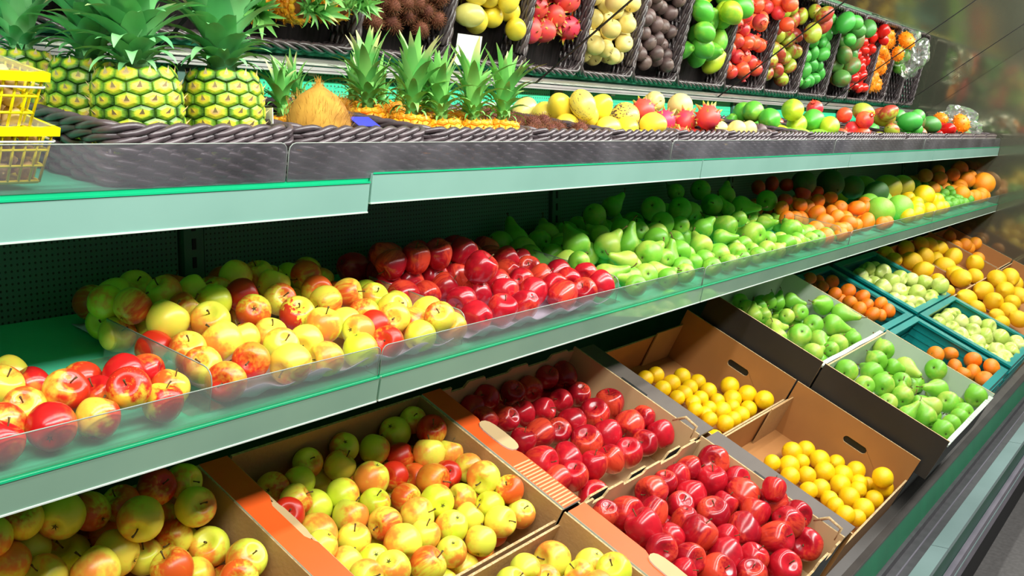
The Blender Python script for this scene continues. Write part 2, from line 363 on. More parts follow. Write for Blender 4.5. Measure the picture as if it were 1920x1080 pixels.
# ------------------------------------------------------------------ cartons and crates on the sloping deck
DW = -.170
def rect(L, h, notch=None):
    if not notch: return [(0, 0), (L, 0), (L, h), (0, h)]
    return [(0, 0), (L, 0)] + [(L*(1-t), h+d) for t, d in notch][0:0] + [(L*t, h+d) for t, d in reversed(notch)]
def carton(name, u0, u1, v0, v1, w0, walls, inner, outer, edge, label, group, t=.005, floor_w=None, holes=None, notch=None, floor_m=None):
    """walls: heights (left, right, front, back) measured from the base"""
    root = FB.empty(name, u0, v0, w0); tag(root, label, 'carton', group)
    W_, D_ = u1-u0, v1-v0; hl, hr, hf, hb = walls; holes = holes or {}; notch = notch or {}
    def put(nm, L, h, org, ax, nrm, key):
        V, F, I = slab(rect(L, h, notch.get(key)), t, org, ax, (0, 0, 1), nrm, holes.get(key)); obj(nm, mesh(nm, V, F, mats=[inner, outer, edge], mi=I), None, root)
    put('side_wall', D_, hl, (0, D_, 0), (0, -1, 0), (1, 0, 0), 'l')
    put('side_wall', D_, hr, (W_, 0, 0), (0, 1, 0), (-1, 0, 0), 'r')
    put('front_wall', W_-2*t, hf, (t, 0, 0), (1, 0, 0), (0, 1, 0), 'f') if False else put('front_wall', W_-2*t, hf, (W_-t, 0, 0), (-1, 0, 0), (0, 1, 0), 'f')
    put('back_wall', W_-2*t, hb, (t, D_, 0), (1, 0, 0), (0, -1, 0), 'b')
    fz = 0 if floor_w is None else floor_w-w0-.004
    box('bottom', t, W_-t, t, D_-t, fz, fz+.004, floor_m or inner, root)
    return root
WAVE = [(0, .0), (.06, 0), (.065, -.022), (.15, -.022), (.17, .004), (.28, .004), (.30, -.016), (.46, -.016), (.48, 0), (.60, 0), (.62, -.02), (.78, -.02), (.80, .004), (.93, .004), (.95, -.01), (1, -.01)]
def flange(root, L, x, wd, z, mt, y0=0, notch_at=None, label=None):
    """printed top flap along a side wall, folded outward, with a die-cut hand hold"""
    out = [(0, 0), (L, 0), (L, wd), (0, wd)]
    if notch_at: a, b = notch_at; out = [(0, 0), (L, 0), (L, wd), (b+.012, wd), (b-.01, wd-.012), (a+.01, wd-.012), (a-.012, wd), (0, wd)]
    V, F, I = slab(out, .005, (x, y0, z), (0, 1, 0), (1, 0, 0), (0, 0, 1))
    fl = obj('top_flap', mesh('top_flap', V, F, mats=[mt, M['card'], M['white'] if mt == M['orange'] else M['card_edge']], mi=I), None, root)
    return fl
def tab(root, x, y, z, L, wd):
    pts = [(L/2*math.copysign(abs(math.cos(a))**.6, math.cos(a)), wd/2*math.copysign(abs(math.sin(a))**.8, math.sin(a))) for a in [math.pi*k/8 for k in range(16)]]
    V, F, I = slab(pts, .004, (x, y, z), (0, 1, 0), (1, 0, 0), (0, 0, 1)); o = obj('hand_tab', mesh('hand_tab', V, F, mats=[M['card_beige'], M['card'], M['white']], mi=I), None, root)
    o['label'] = 'pale cardboard hand tab punched out of the orange flap'
GC = 'cartons on the sloping deck'
H = .17
c = carton('apple_carton', .47, 1.085, .003, .40, DW, (H, H, H-.02, H), M['card'], M['card'], M['card_edge'], 'brown apple carton with an orange flap at the far left', GC, floor_w=-.135)
flange(c, .395, .612, .060, H-.002, M['orange'], notch_at=(.17, .27)); tab(c, .662, .22, H-.002, .10, .03)
c = carton('apple_carton', 1.147, 1.66, .003, .40, DW, (H-.006, H, H-.028, H), M['card'], M['card'], M['card_edge'], 'brown carton of yellow apples between two orange flaps', GC, floor_w=-.14)
fl = flange(c, .395, .515, .062, H-.002, M['orange'], notch_at=(.17, .27)); tab(c, .572, .22, H+.002, .10, .045)
b = MB()
for k in range(16): b.box(.516, .574, .005+k*.0085, .0085+k*.0085, H+.0028, H+.0036)
b.build('white_print', M['card_beige'], fl)
c = carton('apple_carton', 1.147, 1.66, -.402, -.003, DW, (H-.006, H, H-.03, H-.03), M['card'], M['card'], M['card_edge'], 'brown carton of yellow apples at the bottom edge, nearer row', GC, floor_w=-.14)
flange(c, .395, .515, .062, H-.002, M['orange'], notch_at=(.13, .23)); tab(c, .572, .18, H+.002, .10, .045)
for nm, va, vb_, wh in (('back', .003, .40, 'under the shelf edge'), ('front', -.40, -.003, 'in the front row')):
    c = carton('red_apple_carton', 1.728, 2.292, va, vb_, DW, (H-.01, H, H-.012, H-.004), M['card_beige'], M['black'], M['card_edge'], 'black-edged carton of red apples ' + wh, GC, floor_w=-.13, notch={'f': WAVE, 'b': [(t_, d_*.6) for t_, d_ in WAVE]})
    fl = flange(c, .39, .566, .088, H-.012, M['dgrey'])
    b = MB(); b.box(.568, .584, .17, .25, H-.0065, H-.004); b.build('slot', M['dark'], fl)
    b = MB(); b.tube([(.562, .015, H-.02), (.562, .015, H+.012), (.562, .05, H+.016), (.562, .075, H-.01)], .004, 5); b.build('corner_lip', M['card_edge'], c, smooth=True)
    b = MB(); b.box(.5655, .567, .02, .07, H-.045, H-.002); b.build('black_print', M['black'], c)
for nm, va, vb_, wh in (('back', .003, .40, 'under the shelf edge'), ('front', -.402, -.003, 'in the front row')):
    c = carton('brown_carton', 2.39, 2.972, va, vb_, DW, (H-.03, H+.004, H-.068, H-.06), M['brown'], M['brown'], M['card_edge'], 'tall brown carton of round lemons ' + wh, GC, floor_w=-.165, holes={'r': (.17, .105, .026, .011)})
    box('fold_flap', .40, .575, .385, .389, .0, .125, M['card'], c)
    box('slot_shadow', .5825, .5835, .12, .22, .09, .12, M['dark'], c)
for nm, va, vb_, wh in (('back', -.035, .36, 'under the shelf edge'), ('front', -.437, -.042, 'in the front row')):
    carton('black_carton', 3.0, 3.63, va+.035, vb_+.03, DW, (.125, .125, .125, .125), M['dgrey'], M['black'], M['black'], 'lower black carton carrying the pear carton ' + wh, GC)
    c = carton('black_carton', 2.985, 3.645, va, vb_, -.043, (.133, .133, .118, .123), M['pale_liner'], M['black'], M['card_edge'], 'black carton of green pears with pale lining ' + wh, GC, floor_w=-.03)
    b = MB(); 
    for k in range(24): b.box(.01+k*.0268, .01+k*.0268+.0268, -.003, .011, .113, .120+.0015*math.sin(k*.6))
    b.build('liner_edge', M['pale_liner'], c)
def crate(u0, u1, v0, v1, w1, label):
    root = FB.empty('teal_crate', u0, v0, DW); tag(root, label, 'crate', 'teal plastic crates on the deck')
    W_, D_, h = u1-u0, v1-v0, w1-DW
    for nm, a in (('side_wall', (0, .01, 0, D_)), ('side_wall', (W_-.01, W_, 0, D_)), ('front_wall', (.01, W_-.01, 0, .01)), ('back_wall', (.01, W_-.01, D_-.01, D_))):
        wl = box(nm, a[0], a[1], a[2], a[3], 0, h, M['teal'], root)
        for z in (h*.45, h*.62, h*.8):
            box('rib', a[0]-.004 if nm == 'side_wall' else a[0], a[1]+.004 if nm == 'side_wall' else a[1], a[2] if nm == 'side_wall' else a[2]-.004, a[3] if nm == 'side_wall' else a[3]+.004, z, z+.008, M['teal'], wl)
    for a in ((-.012, .026, 0, D_), (W_-.026, W_+.012, 0, D_), (.026, W_-.026, -.0, .026), (.026, W_-.026, D_-.026, D_)): box('rim', a[0], a[1], a[2], a[3], h, h+.009, M['teal'], root)
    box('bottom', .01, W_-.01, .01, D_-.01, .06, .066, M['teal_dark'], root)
    return root
for va, vb_, wh in ((.004, .40, 'back'), (-.40, -.004, 'front')):
    crate(3.70, 4.335, va, vb_, -.004, 'teal plastic crate holding clementines in the %s row' % wh)
    crate(4.43, 5.01, va, vb_, -.004, 'teal plastic crate holding pale green apples in the %s row' % wh)
    carton('brown_carton', 5.03, 5.53, va, vb_, DW, (H-.02, H-.02, H-.04, H), M['brown'], M['card'], M['card_edge'], 'shallow brown lemon carton beside the teal crates, %s row' % wh, GC, floor_w=-.06)
    carton('brown_carton', 5.545, 6.085, va, vb_, DW, (H-.02, H+.02, H-.03, H), M['brown'], M['card'], M['card_edge'], 'brown lemon carton second from the right end, %s row' % wh, GC, floor_w=-.06)
    carton('brown_carton', 6.10, 6.57, va, vb_, DW, (H+.02, H+.02, H, H), M['brown'], M['dgrey'], M['card_edge'], 'last brown carton by the mirrored end, %s row' % wh, GC, floor_w=-.06)

# lilac moulded trays on the middle shelf
def tray(x0, x1, v0, v1, label):
    root = FM.empty('moulded_tray', x0, v0, .002); tag(root, label, 'tray', 'lilac moulded trays')
    nx, ny = 40, 20; V = []; F = []
    for i in range(nx+1):
        for j in range(ny+1):
            a, b_ = i/nx, j/ny; x = a*(x1-x0); y = b_*(v1-v0)
            z = .004+.003*math.sin(x*105)*math.sin(y*105)
            e = min(b_*(v1-v0), .03)
            z += .028*max(0, 1-e/.026)**1.3 * (.8+.3*math.sin(x*52))
            V.append((x, y - .004*math.sin(x*52), z))
    for i in range(nx):
        for j in range(ny): p = i*(ny+1)+j; F.append((p, p+ny+1, p+ny+2, p+1))
    o = obj('shell', mesh('tray_shell', V, F, True, [M['tray']]), None, root)
    md = o.modifiers.new('thickness', 'SOLIDIFY'); md.thickness = .0015
tray(.955, 1.44, .004, .40, 'lilac moulded tray under the yellow apples on the middle shelf')
tray(1.515, 2.0, .004, .40, 'lilac moulded tray under the red apples on the middle shelf')
PLACED = [
('carton_a','apple','apple','leftmost orange-edged carton',[
('o',0.7526,1.3279,0.9668,0.54,0.02,-0.30,0.79,0.0290,1,3),
('g',0.8095,1.3284,0.9543,0.49,0.07,0.63,0.59,0.0342,3,3),
('o',0.8655,1.3408,0.9403,0.15,-0.20,0.57,0.78,0.0290,5,3),
('o',0.9199,1.3434,0.9350,-0.83,-0.18,0.26,0.47,0.0290,7,3),
('r',0.9778,1.3367,0.9476,0.78,0.49,-0.22,0.31,0.0295,8,3),
('g',1.0316,1.3407,0.9405,-0.02,0.15,-0.64,0.75,0.0290,10,3),
('y',0.9116,1.2864,0.9279,0.26,-0.30,-0.77,0.50,0.0337,3,2),
('g',1.0163,1.2944,0.9123,-0.77,-0.50,-0.11,0.37,0.0319,6,2),
('g',0.7753,1.3533,0.9141,-0.17,-0.87,-0.46,0.09,0.0293,2,3),
('g',1.0343,1.2866,0.8418,-0.19,-0.37,-0.18,0.89,0.0325,3,1),
('o',0.9930,1.3185,0.8642,0.53,-0.08,-0.75,0.39,0.0292,5,2),
('r',0.9057,1.3684,0.8839,0.35,-0.73,-0.05,0.58,0.0290,6,3),
('o',0.8849,1.3139,0.8757,0.64,-0.57,0.06,0.50,0.0349,2,2),
('y',0.9428,1.3279,0.8471,0.84,0.13,-0.26,0.47,0.0290,4,2),
('g',0.8456,1.3683,0.8714,0.71,-0.12,-0.28,0.64,0.0329,4,3),
('g',0.7292,1.3252,0.9149,-0.76,-0.15,0.51,0.38,0.0290,0,2),
('y',0.8303,1.2807,0.8770,-0.31,-0.06,0.40,0.86,0.0339,0,1),
('y',0.7705,1.3086,0.8836,0.87,0.02,-0.41,0.27,0.0297,1,2),
('o',0.9406,1.2562,0.8468,-0.66,-0.12,0.24,0.70,0.0317,1,1),
('y',0.9878,1.2630,0.8156,-0.72,0.65,-0.22,0.12,0.0294,2,1),
('g',1.0436,1.2116,0.8365,-0.02,-0.01,-0.42,0.91,0.0320,1,0),
('o',0.9994,1.1768,0.8309,0.58,-0.06,-0.59,0.56,0.0290,0,0),
('g',0.7005,1.3169,0.9612,0.44,-0.21,0.85,0.19,0.0290,0,3),
('g',0.9990,1.3659,0.8888,-0.29,-0.29,0.90,0.13,0.0290,9,3),
('o',0.6086,1.2837,0.7916,-0.98,-0.16,0.13,0.02,0.0313,-2,3),
('y',0.7302,1.3021,0.7997,-0.72,-0.29,-0.50,0.38,0.0305,-4,3),
('y',0.5741,1.3400,0.8184,-0.78,0.49,0.33,0.18,0.0307,-1,4),
('o',0.7635,1.1906,0.7472,-0.82,-0.26,0.20,0.46,0.0322,-5,1),
('y',0.6576,1.1120,0.7068,0.71,0.39,-0.38,0.46,0.0304,-2,0),
('o',0.8829,1.3044,0.8016,-0.96,0.19,0.20,0.02,0.0312,-5,3),
('g',0.7758,1.1324,0.7192,0.09,0.94,-0.24,0.23,0.0325,-4,0),
('g',0.8558,1.2299,0.7674,-0.59,0.11,-0.31,0.74,0.0332,-4,2),
('g',0.8864,1.1362,0.7222,-0.35,-0.68,0.55,0.34,0.0336,-6,0),
('o',0.9523,1.2326,0.7680,-0.66,-0.42,0.60,0.17,0.0325,-5,2),
('o',0.7934,1.3497,0.8263,0.67,-0.71,0.16,0.15,0.0335,-4,4),
('o',0.6927,1.3560,0.8271,0.77,-0.06,-0.29,0.57,0.0316,-3,4),
('y',0.5901,1.1780,0.7402,0.69,0.10,-0.23,0.67,0.0314,-2,1),
('o',0.7942,1.2459,0.7753,-0.33,-0.10,-0.55,0.76,0.0332,-3,2),
('o',0.5484,1.2820,0.7919,0.57,0.30,-0.39,0.67,0.0323,-1,3),
('o',0.7178,1.1533,0.7278,-0.71,-0.11,0.40,0.57,0.0311,-4,1),
('y',1.0167,1.2141,0.7599,0.75,0.42,-0.29,0.42,0.0333,-6,2),
('g',0.9858,1.1087,0.7081,-0.78,-0.47,0.31,0.28,0.0330,-7,0),
('o',0.6676,1.1969,0.7520,-0.54,-0.04,0.83,0.10,0.0338,-3,1),
('o',0.5729,1.1067,0.7068,-0.46,-0.03,-0.38,0.80,0.0327,-1,0),
('o',0.7193,1.2457,0.7746,0.15,0.06,-0.39,0.91,0.0327,-2,2),
('y',0.6245,1.3721,0.8361,-0.68,0.06,-0.59,0.43,0.0326,-2,5),
('g',1.0407,1.1601,0.7333,-0.86,-0.33,-0.06,0.38,0.0331,-7,1),
('o',0.8244,1.0962,0.7025,-0.67,-0.58,0.42,0.18,0.0334,-5,0),
('y',0.9720,1.3841,0.8393,-0.03,-0.17,-0.35,0.92,0.0301,-3,5),
('g',0.5348,1.2153,0.7571,-0.28,-0.73,-0.62,0.03,0.0303,-1,2),
('y',0.7188,1.0978,0.6998,-0.09,-0.50,-0.40,0.76,0.0302,-3,0),
('o',0.9121,1.1869,0.7443,-0.51,-0.39,-0.36,0.68,0.0312,-6,1),
('y',1.0317,1.3517,0.8274,-0.84,-0.32,0.14,0.41,0.0337,-5,4),
('g',0.6584,1.2533,0.7989,0.62,0.16,-0.47,0.61,0.0319,-3,3),
('y',0.5436,1.3751,0.8557,0.72,0.62,0.11,0.29,0.0333,-1,5),
('y',0.5329,1.1570,0.7619,-0.28,-0.29,-0.39,0.83,0.0326,-1,1),
('o',1.0439,1.2655,0.7822,0.69,0.60,-0.40,0.10,0.0308,-6,3),
('g',0.6526,1.3138,0.8253,0.28,-0.64,0.57,0.44,0.0310,-2,4)]),
('carton_b','apple','apple','carton between two orange strips',[
('g',1.6221,1.3575,0.9038,-0.66,-0.40,-0.04,0.64,0.0285,5,5),
('g',1.5669,1.3591,0.8912,0.35,0.29,0.86,0.24,0.0326,4,5),
('r',1.6158,1.3033,0.8934,0.75,0.12,-0.34,0.56,0.0315,4,4),
('g',1.4232,1.3628,0.8952,0.14,0.31,0.85,0.40,0.0290,2,5),
('g',1.4886,1.3438,0.8772,-0.89,0.16,-0.31,0.27,0.0304,3,5),
('g',1.3295,1.3667,0.8870,-0.67,-0.41,-0.14,0.60,0.0286,1,5),
('o',1.3813,1.3354,0.8732,0.77,0.32,0.08,0.54,0.0300,2,4),
('y',1.5680,1.2709,0.8620,0.25,0.13,0.14,0.95,0.0323,7,3),
('r',1.5326,1.3145,0.8574,-0.43,0.26,0.80,0.33,0.0285,3,4),
('y',1.6221,1.2615,0.8505,-0.68,0.13,-0.13,0.71,0.0285,8,3),
('o',1.2292,1.3522,0.8697,-0.51,0.71,-0.32,0.36,0.0297,0,5),
('g',1.2833,1.3403,0.8699,0.56,-0.48,-0.59,0.33,0.0285,1,4),
('g',1.4090,1.2801,0.8523,-0.11,-0.06,0.98,0.17,0.0337,3,3),
('r',1.4659,1.2742,0.8435,-0.81,-0.09,0.58,0.04,0.0285,5,3),
('y',1.6211,1.2117,0.8311,0.62,0.48,-0.62,0.04,0.0295,8,2),
('g',1.5985,1.1581,0.8276,0.50,-0.26,-0.71,0.43,0.0333,7,1),
('o',1.5271,1.2731,0.8237,-0.74,-0.23,0.53,0.33,0.0285,6,3),
('r',1.5152,1.2179,0.8328,-0.70,-0.65,-0.24,0.18,0.0330,6,2),
('r',1.5711,1.2268,0.8271,0.85,0.38,-0.37,0.03,0.0285,7,2),
('o',1.6221,1.1116,0.8051,-0.60,-0.32,0.22,0.70,0.0285,9,0),
('o',1.2306,1.2956,0.8599,-0.83,-0.24,-0.43,0.26,0.0285,0,4),
('g',1.3389,1.2882,0.8407,-0.34,-0.86,0.38,0.04,0.0307,2,3),
('g',1.2790,1.2998,0.8298,0.28,-0.41,0.00,0.87,0.0330,1,3),
('g',1.3762,1.2438,0.8204,-0.73,-0.17,-0.11,0.66,0.0291,4,3),
('o',1.4476,1.2299,0.8136,0.23,0.17,-0.68,0.67,0.0285,5,2),
('g',1.4776,1.1773,0.8097,-0.51,0.71,0.15,0.47,0.0321,5,1),
('g',1.5492,1.1737,0.7957,-0.35,-0.39,0.41,0.75,0.0285,6,1),
('g',1.5799,1.1298,0.7816,0.29,0.87,0.12,0.38,0.0285,7,0),
('g',1.6221,1.0853,0.7601,-0.50,-0.25,-0.19,0.81,0.0285,10,0),
('g',1.3105,1.2428,0.8168,-0.81,0.16,-0.22,0.51,0.0325,2,2),
('o',1.3522,1.1970,0.8013,-0.38,-0.59,0.37,0.61,0.0311,4,2),
('y',1.4189,1.1776,0.8016,0.37,0.48,-0.36,0.71,0.0321,3,1),
('g',1.4619,1.1319,0.7754,-0.08,0.38,0.87,0.30,0.0313,3,0),
('y',1.5197,1.1351,0.7741,0.83,0.35,0.17,0.40,0.0285,5,0),
('y',1.5517,1.0850,0.7672,-0.44,-0.30,-0.51,0.68,0.0306,8,0),
('y',1.2260,1.2405,0.8137,0.45,0.63,-0.63,0.10,0.0353,0,2),
('y',1.2758,1.2022,0.7944,0.95,0.14,-0.15,0.21,0.0299,3,2),
('y',1.3882,1.1354,0.7812,-0.96,-0.10,-0.05,0.26,0.0285,4,1),
('y',1.3306,1.1378,0.7866,0.09,-0.45,-0.80,0.39,0.0340,2,1),
('y',1.4892,1.0853,0.7496,0.68,0.14,0.32,0.65,0.0294,6,0),
('g',1.1860,1.1917,0.8143,0.15,-0.94,0.17,0.24,0.0285,1,2),
('g',1.2727,1.1535,0.7712,-0.12,0.72,0.57,0.38,0.0285,1,1),
('y',1.2189,1.1686,0.7797,0.37,0.46,0.24,0.77,0.0285,0,1),
('g',1.4119,1.0935,0.7531,0.26,-0.68,0.69,0.04,0.0285,4,0),
('o',1.3327,1.0839,0.7585,0.64,0.43,-0.09,0.63,0.0319,2,0),
('g',1.2591,1.0999,0.7743,0.36,-0.34,0.87,0.01,0.0311,1,0),
('r',1.1857,1.2679,0.8549,-0.85,-0.41,0.32,0.01,0.0285,0,3),
('y',1.2048,1.1103,0.7774,0.75,0.58,-0.23,0.25,0.0285,0,0),
('o',1.5675,1.2964,0.7914,0.51,-0.64,-0.34,0.46,0.0305,-2,3),
('y',1.3617,1.3807,0.8338,0.23,0.03,0.57,0.79,0.0317,-1,5),
('y',1.4755,1.2786,0.7848,0.31,-0.33,-0.28,0.85,0.0325,-1,3),
('o',1.3783,1.1706,0.7326,0.69,-0.14,-0.15,0.69,0.0328,-1,1),
('y',1.2426,1.1260,0.7076,-0.19,-0.66,-0.49,0.54,0.0299,-1,0),
('y',1.4913,1.1809,0.7352,0.56,0.72,-0.31,0.27,0.0307,-2,1),
('o',1.3713,1.2340,0.7594,0.91,0.33,0.17,0.15,0.0292,-2,2),
('g',1.3891,1.1002,0.6976,-0.22,-0.66,0.65,0.32,0.0322,-4,0),
('o',1.6070,1.1420,0.7157,-0.36,0.43,-0.53,0.64,0.0302,-7,0),
('y',1.5551,1.2126,0.7526,0.42,-0.24,-0.21,0.85,0.0324,-3,2),
('o',1.5246,1.1119,0.7003,0.32,0.60,-0.42,0.60,0.0296,-6,0),
('o',1.1846,1.3561,0.8227,0.88,0.14,-0.45,0.02,0.0325,-1,4),
('o',1.5568,1.3829,0.8329,0.68,0.15,-0.19,0.70,0.0299,-3,5),
('g',1.6171,1.2146,0.7520,-0.86,-0.26,0.09,0.44,0.0310,-4,2),
('y',1.1864,1.2195,0.7542,0.57,-0.18,0.35,0.72,0.0308,-1,2),
('g',1.3242,1.1004,0.6983,-0.51,-0.34,-0.39,0.69,0.0328,-3,0),
('y',1.4773,1.3475,0.8183,0.63,-0.02,-0.51,0.59,0.0323,-5,4),
('g',1.4142,1.3227,0.8040,0.86,-0.33,-0.07,0.39,0.0304,-4,4),
('o',1.2613,1.3630,0.8232,-0.08,-0.19,-0.33,0.92,0.0299,-2,4),
('o',1.2998,1.1506,0.7191,0.28,0.69,0.20,0.64,0.0295,-2,0),
('y',1.6098,1.3543,0.8209,0.78,0.04,-0.58,0.25,0.0317,-6,4),
('o',1.4594,1.1042,0.6999,0.42,-0.41,-0.69,0.43,0.0325,-5,0),
('y',1.4209,1.3751,0.8282,-0.80,0.24,-0.11,0.54,0.0291,-2,5),
('g',1.2166,1.3136,0.7986,-0.91,-0.01,0.42,0.02,0.0295,-3,4)]),
('carton_c','apple','apple','carton at bottom edge',[
('g',1.4921,0.9874,0.7187,-0.41,-0.86,0.03,0.30,0.0288,1,2),
('y',1.5850,0.9871,0.7044,0.80,-0.21,-0.56,0.13,0.0354,3,2),
('y',1.6205,0.9258,0.6989,0.11,-0.49,0.84,0.23,0.0301,1,1),
('g',1.6036,0.8663,0.7066,0.92,0.03,-0.37,0.15,0.0331,1,0),
('g',1.5670,0.9160,0.6984,-0.38,-0.14,0.33,0.85,0.0285,0,1),
('y',1.5311,0.9682,0.6881,0.89,0.26,-0.36,0.10,0.0285,2,2),
('g',1.4394,0.9831,0.7119,0.89,0.41,-0.05,0.20,0.0285,0,2),
('y',1.5461,0.8655,0.6954,-0.59,0.53,0.23,0.56,0.0303,0,0),
('g',1.6218,0.8366,0.6627,-0.18,0.91,0.34,0.15,0.0288,2,0),
('g',1.5705,0.7350,0.5171,0.38,-0.53,0.42,0.63,0.0301,-8,0),
('o',1.1860,0.8578,0.5779,-0.38,-0.33,-0.55,0.67,0.0309,-1,2),
('o',1.3202,0.8220,0.5610,0.28,0.25,-0.29,0.88,0.0315,-3,1),
('y',1.3949,0.7493,0.5266,0.59,0.51,-0.38,0.50,0.0324,-4,0),
('y',1.5356,0.7810,0.5414,-0.59,-0.59,0.16,0.53,0.0318,-5,0),
('g',1.4602,0.8089,0.5553,0.02,-0.63,-0.45,0.63,0.0320,-5,1),
('g',1.5297,0.9024,0.5991,-0.20,0.89,-0.23,0.32,0.0304,-4,3),
('o',1.3977,0.8484,0.5720,-0.11,-0.68,-0.06,0.72,0.0298,-7,2),
('g',1.5221,0.8461,0.5718,-0.16,-0.55,0.33,0.75,0.0305,-9,2),
('o',1.2740,0.8906,0.5923,0.12,0.38,-0.28,0.87,0.0295,-2,2),
('o',1.2063,0.9159,0.6073,-0.21,-0.21,-0.31,0.90,0.0319,-1,3),
('y',1.4837,0.7453,0.5247,-0.12,-0.24,0.14,0.95,0.0324,-6,0),
('g',1.5681,0.9544,0.6258,0.68,-0.13,-0.49,0.52,0.0317,-8,4),
('g',1.2370,0.7901,0.5447,0.43,-0.84,0.12,0.31,0.0308,-2,1),
('g',1.3394,1.0006,0.6483,0.65,0.39,0.52,0.40,0.0316,-3,4),
('y',1.6098,0.8289,0.5631,0.90,0.04,-0.41,0.11,0.0303,-7,1),
('g',1.2692,0.9772,0.6347,-0.60,0.68,-0.20,0.37,0.0297,-2,4),
('y',1.3614,0.9051,0.6018,-0.43,-0.59,0.41,0.55,0.0317,-3,3),
('o',1.2052,0.9887,0.6420,-0.30,-0.60,0.37,0.64,0.0311,-1,4),
('y',1.4202,0.9481,0.6240,-0.37,-0.42,-0.69,0.46,0.0328,-5,4),
('y',1.1951,0.7526,0.5262,-0.65,0.03,0.64,0.41,0.0306,-1,0),
('y',1.3170,0.7501,0.5251,0.79,0.18,-0.13,0.57,0.0307,-3,0),
('y',1.6136,0.8997,0.5965,0.62,-0.77,0.03,0.12,0.0293,-5,3),
('o',1.4635,0.8934,0.5966,-0.44,-0.78,0.09,0.43,0.0321,-6,2),
('g',1.5194,1.0067,0.6493,-0.51,0.74,-0.36,0.27,0.0298,-2,5),
('o',1.4129,1.0142,0.6547,-0.15,-0.33,-0.10,0.93,0.0314,-1,5),
('o',1.6095,0.7655,0.5483,0.51,-0.50,-0.55,0.43,0.0328,-7,0),
('y',1.4666,0.9662,0.6593,-0.53,-0.15,-0.59,0.59,0.0328,-6,4),
('y',1.2426,0.8466,0.5728,0.07,-0.28,-0.27,0.92,0.0312,-3,2),
('g',1.6151,0.9873,0.6403,0.45,-0.62,0.22,0.60,0.0302,-7,4),
('y',1.2896,0.9175,0.6402,-0.66,-0.49,0.33,0.46,0.0320,-2,3),
('o',1.5716,0.8512,0.6001,-0.32,-0.83,-0.25,0.38,0.0310,-10,2),
('g',1.3624,0.9456,0.6460,0.08,-0.06,0.99,0.11,0.0325,-4,4),
('y',1.3118,0.8524,0.6115,-0.53,0.26,-0.66,0.46,0.0320,-4,2),
('g',1.3644,0.8085,0.5973,0.45,0.27,-0.65,0.55,0.0316,-4,1),
('o',1.2655,0.7384,0.5464,0.90,0.37,-0.15,0.17,0.0306,-2,0),
('g',1.4169,0.7758,0.5754,-0.14,0.95,-0.02,0.26,0.0305,-6,1),
('o',1.1843,0.7756,0.5782,-0.21,-0.45,-0.38,0.78,0.0316,-1,1),
('y',1.4047,0.8763,0.6319,-0.77,-0.30,0.27,0.50,0.0328,-5,2),
('y',1.4526,0.8371,0.6045,-0.40,-0.70,0.42,0.41,0.0296,-8,2)]),
('carton_red_a','red_apple','apple','red apple carton under shelf',[
('',2.2267,1.3623,0.8852,0.02,-0.69,-0.64,0.34,0.0340,5,4),
('',2.1518,1.3655,0.8898,-0.93,-0.29,0.09,0.22,0.0290,4,4),
('',2.0685,1.3619,0.8826,0.53,0.29,-0.74,0.30,0.0312,3,4),
('',1.9962,1.3647,0.8837,0.86,0.35,-0.31,0.21,0.0290,2,4),
('',1.8944,1.3628,0.8937,-0.06,-0.50,-0.05,0.86,0.0297,1,4),
('',2.1887,1.2949,0.8503,-0.94,-0.31,0.11,0.10,0.0290,5,3),
('',2.1109,1.2961,0.8506,0.38,-0.48,-0.24,0.76,0.0291,4,3),
('',2.0190,1.2934,0.8489,-0.59,-0.34,-0.45,0.57,0.0290,3,3),
('',1.9506,1.3006,0.8522,0.90,-0.15,-0.17,0.37,0.0290,2,3),
('',1.8844,1.3046,0.8538,0.53,0.29,-0.39,0.69,0.0290,1,3),
('',1.8424,1.3662,0.8779,0.83,-0.05,0.41,0.37,0.0290,0,4),
('',1.8231,1.3173,0.8656,-0.80,0.10,0.59,0.07,0.0290,0,3),
('',2.0617,1.2355,0.8207,-0.08,-0.79,0.08,0.60,0.0345,3,2),
('',2.1560,1.2293,0.8181,-0.35,-0.37,-0.08,0.86,0.0367,4,2),
('',2.2450,1.2372,0.8222,0.09,-0.13,-0.05,0.99,0.0367,5,2),
('',1.9229,1.2406,0.8226,0.10,0.57,-0.16,0.80,0.0340,1,2),
('',1.9852,1.2273,0.8164,0.84,0.19,-0.46,0.23,0.0305,2,2),
('',1.8546,1.2382,0.8211,0.97,0.11,0.02,0.20,0.0292,0,2),
('',2.0218,1.1724,0.7897,-0.38,-0.34,-0.01,0.86,0.0380,2,1),
('',2.1133,1.1675,0.7877,0.61,-0.07,0.27,0.74,0.0347,3,1),
('',2.1956,1.1537,0.7952,-0.52,-0.19,0.83,0.04,0.0380,4,1),
('',2.2566,1.1454,0.8026,0.80,-0.13,-0.57,0.12,0.0290,5,0),
('',1.8369,1.1796,0.7922,0.40,0.35,-0.55,0.65,0.0354,0,1),
('',1.9191,1.1622,0.7842,0.00,-0.51,-0.77,0.39,0.0334,1,1),
('',2.0289,1.1102,0.7593,-0.40,-0.15,0.26,0.87,0.0313,3,0),
('',2.0999,1.1047,0.7569,-0.23,-0.29,-0.07,0.93,0.0341,4,0),
('',2.1775,1.1002,0.7635,0.51,-0.37,-0.42,0.66,0.0320,6,0),
('',2.2528,1.0964,0.7688,0.72,-0.16,0.26,0.62,0.0329,7,0),
('',1.9588,1.1164,0.7620,-0.95,-0.04,-0.03,0.30,0.0316,2,0),
('',1.8741,1.1162,0.7606,-0.78,-0.24,0.10,0.57,0.0315,1,0),
('',1.8194,1.1274,0.7676,0.05,0.55,-0.16,0.82,0.0290,0,0),
('',1.8009,1.2798,0.7999,-0.63,0.29,0.34,0.64,0.0354,-1,3),
('',1.7734,1.3570,0.8381,-0.46,0.05,-0.61,0.65,0.0360,-1,4),
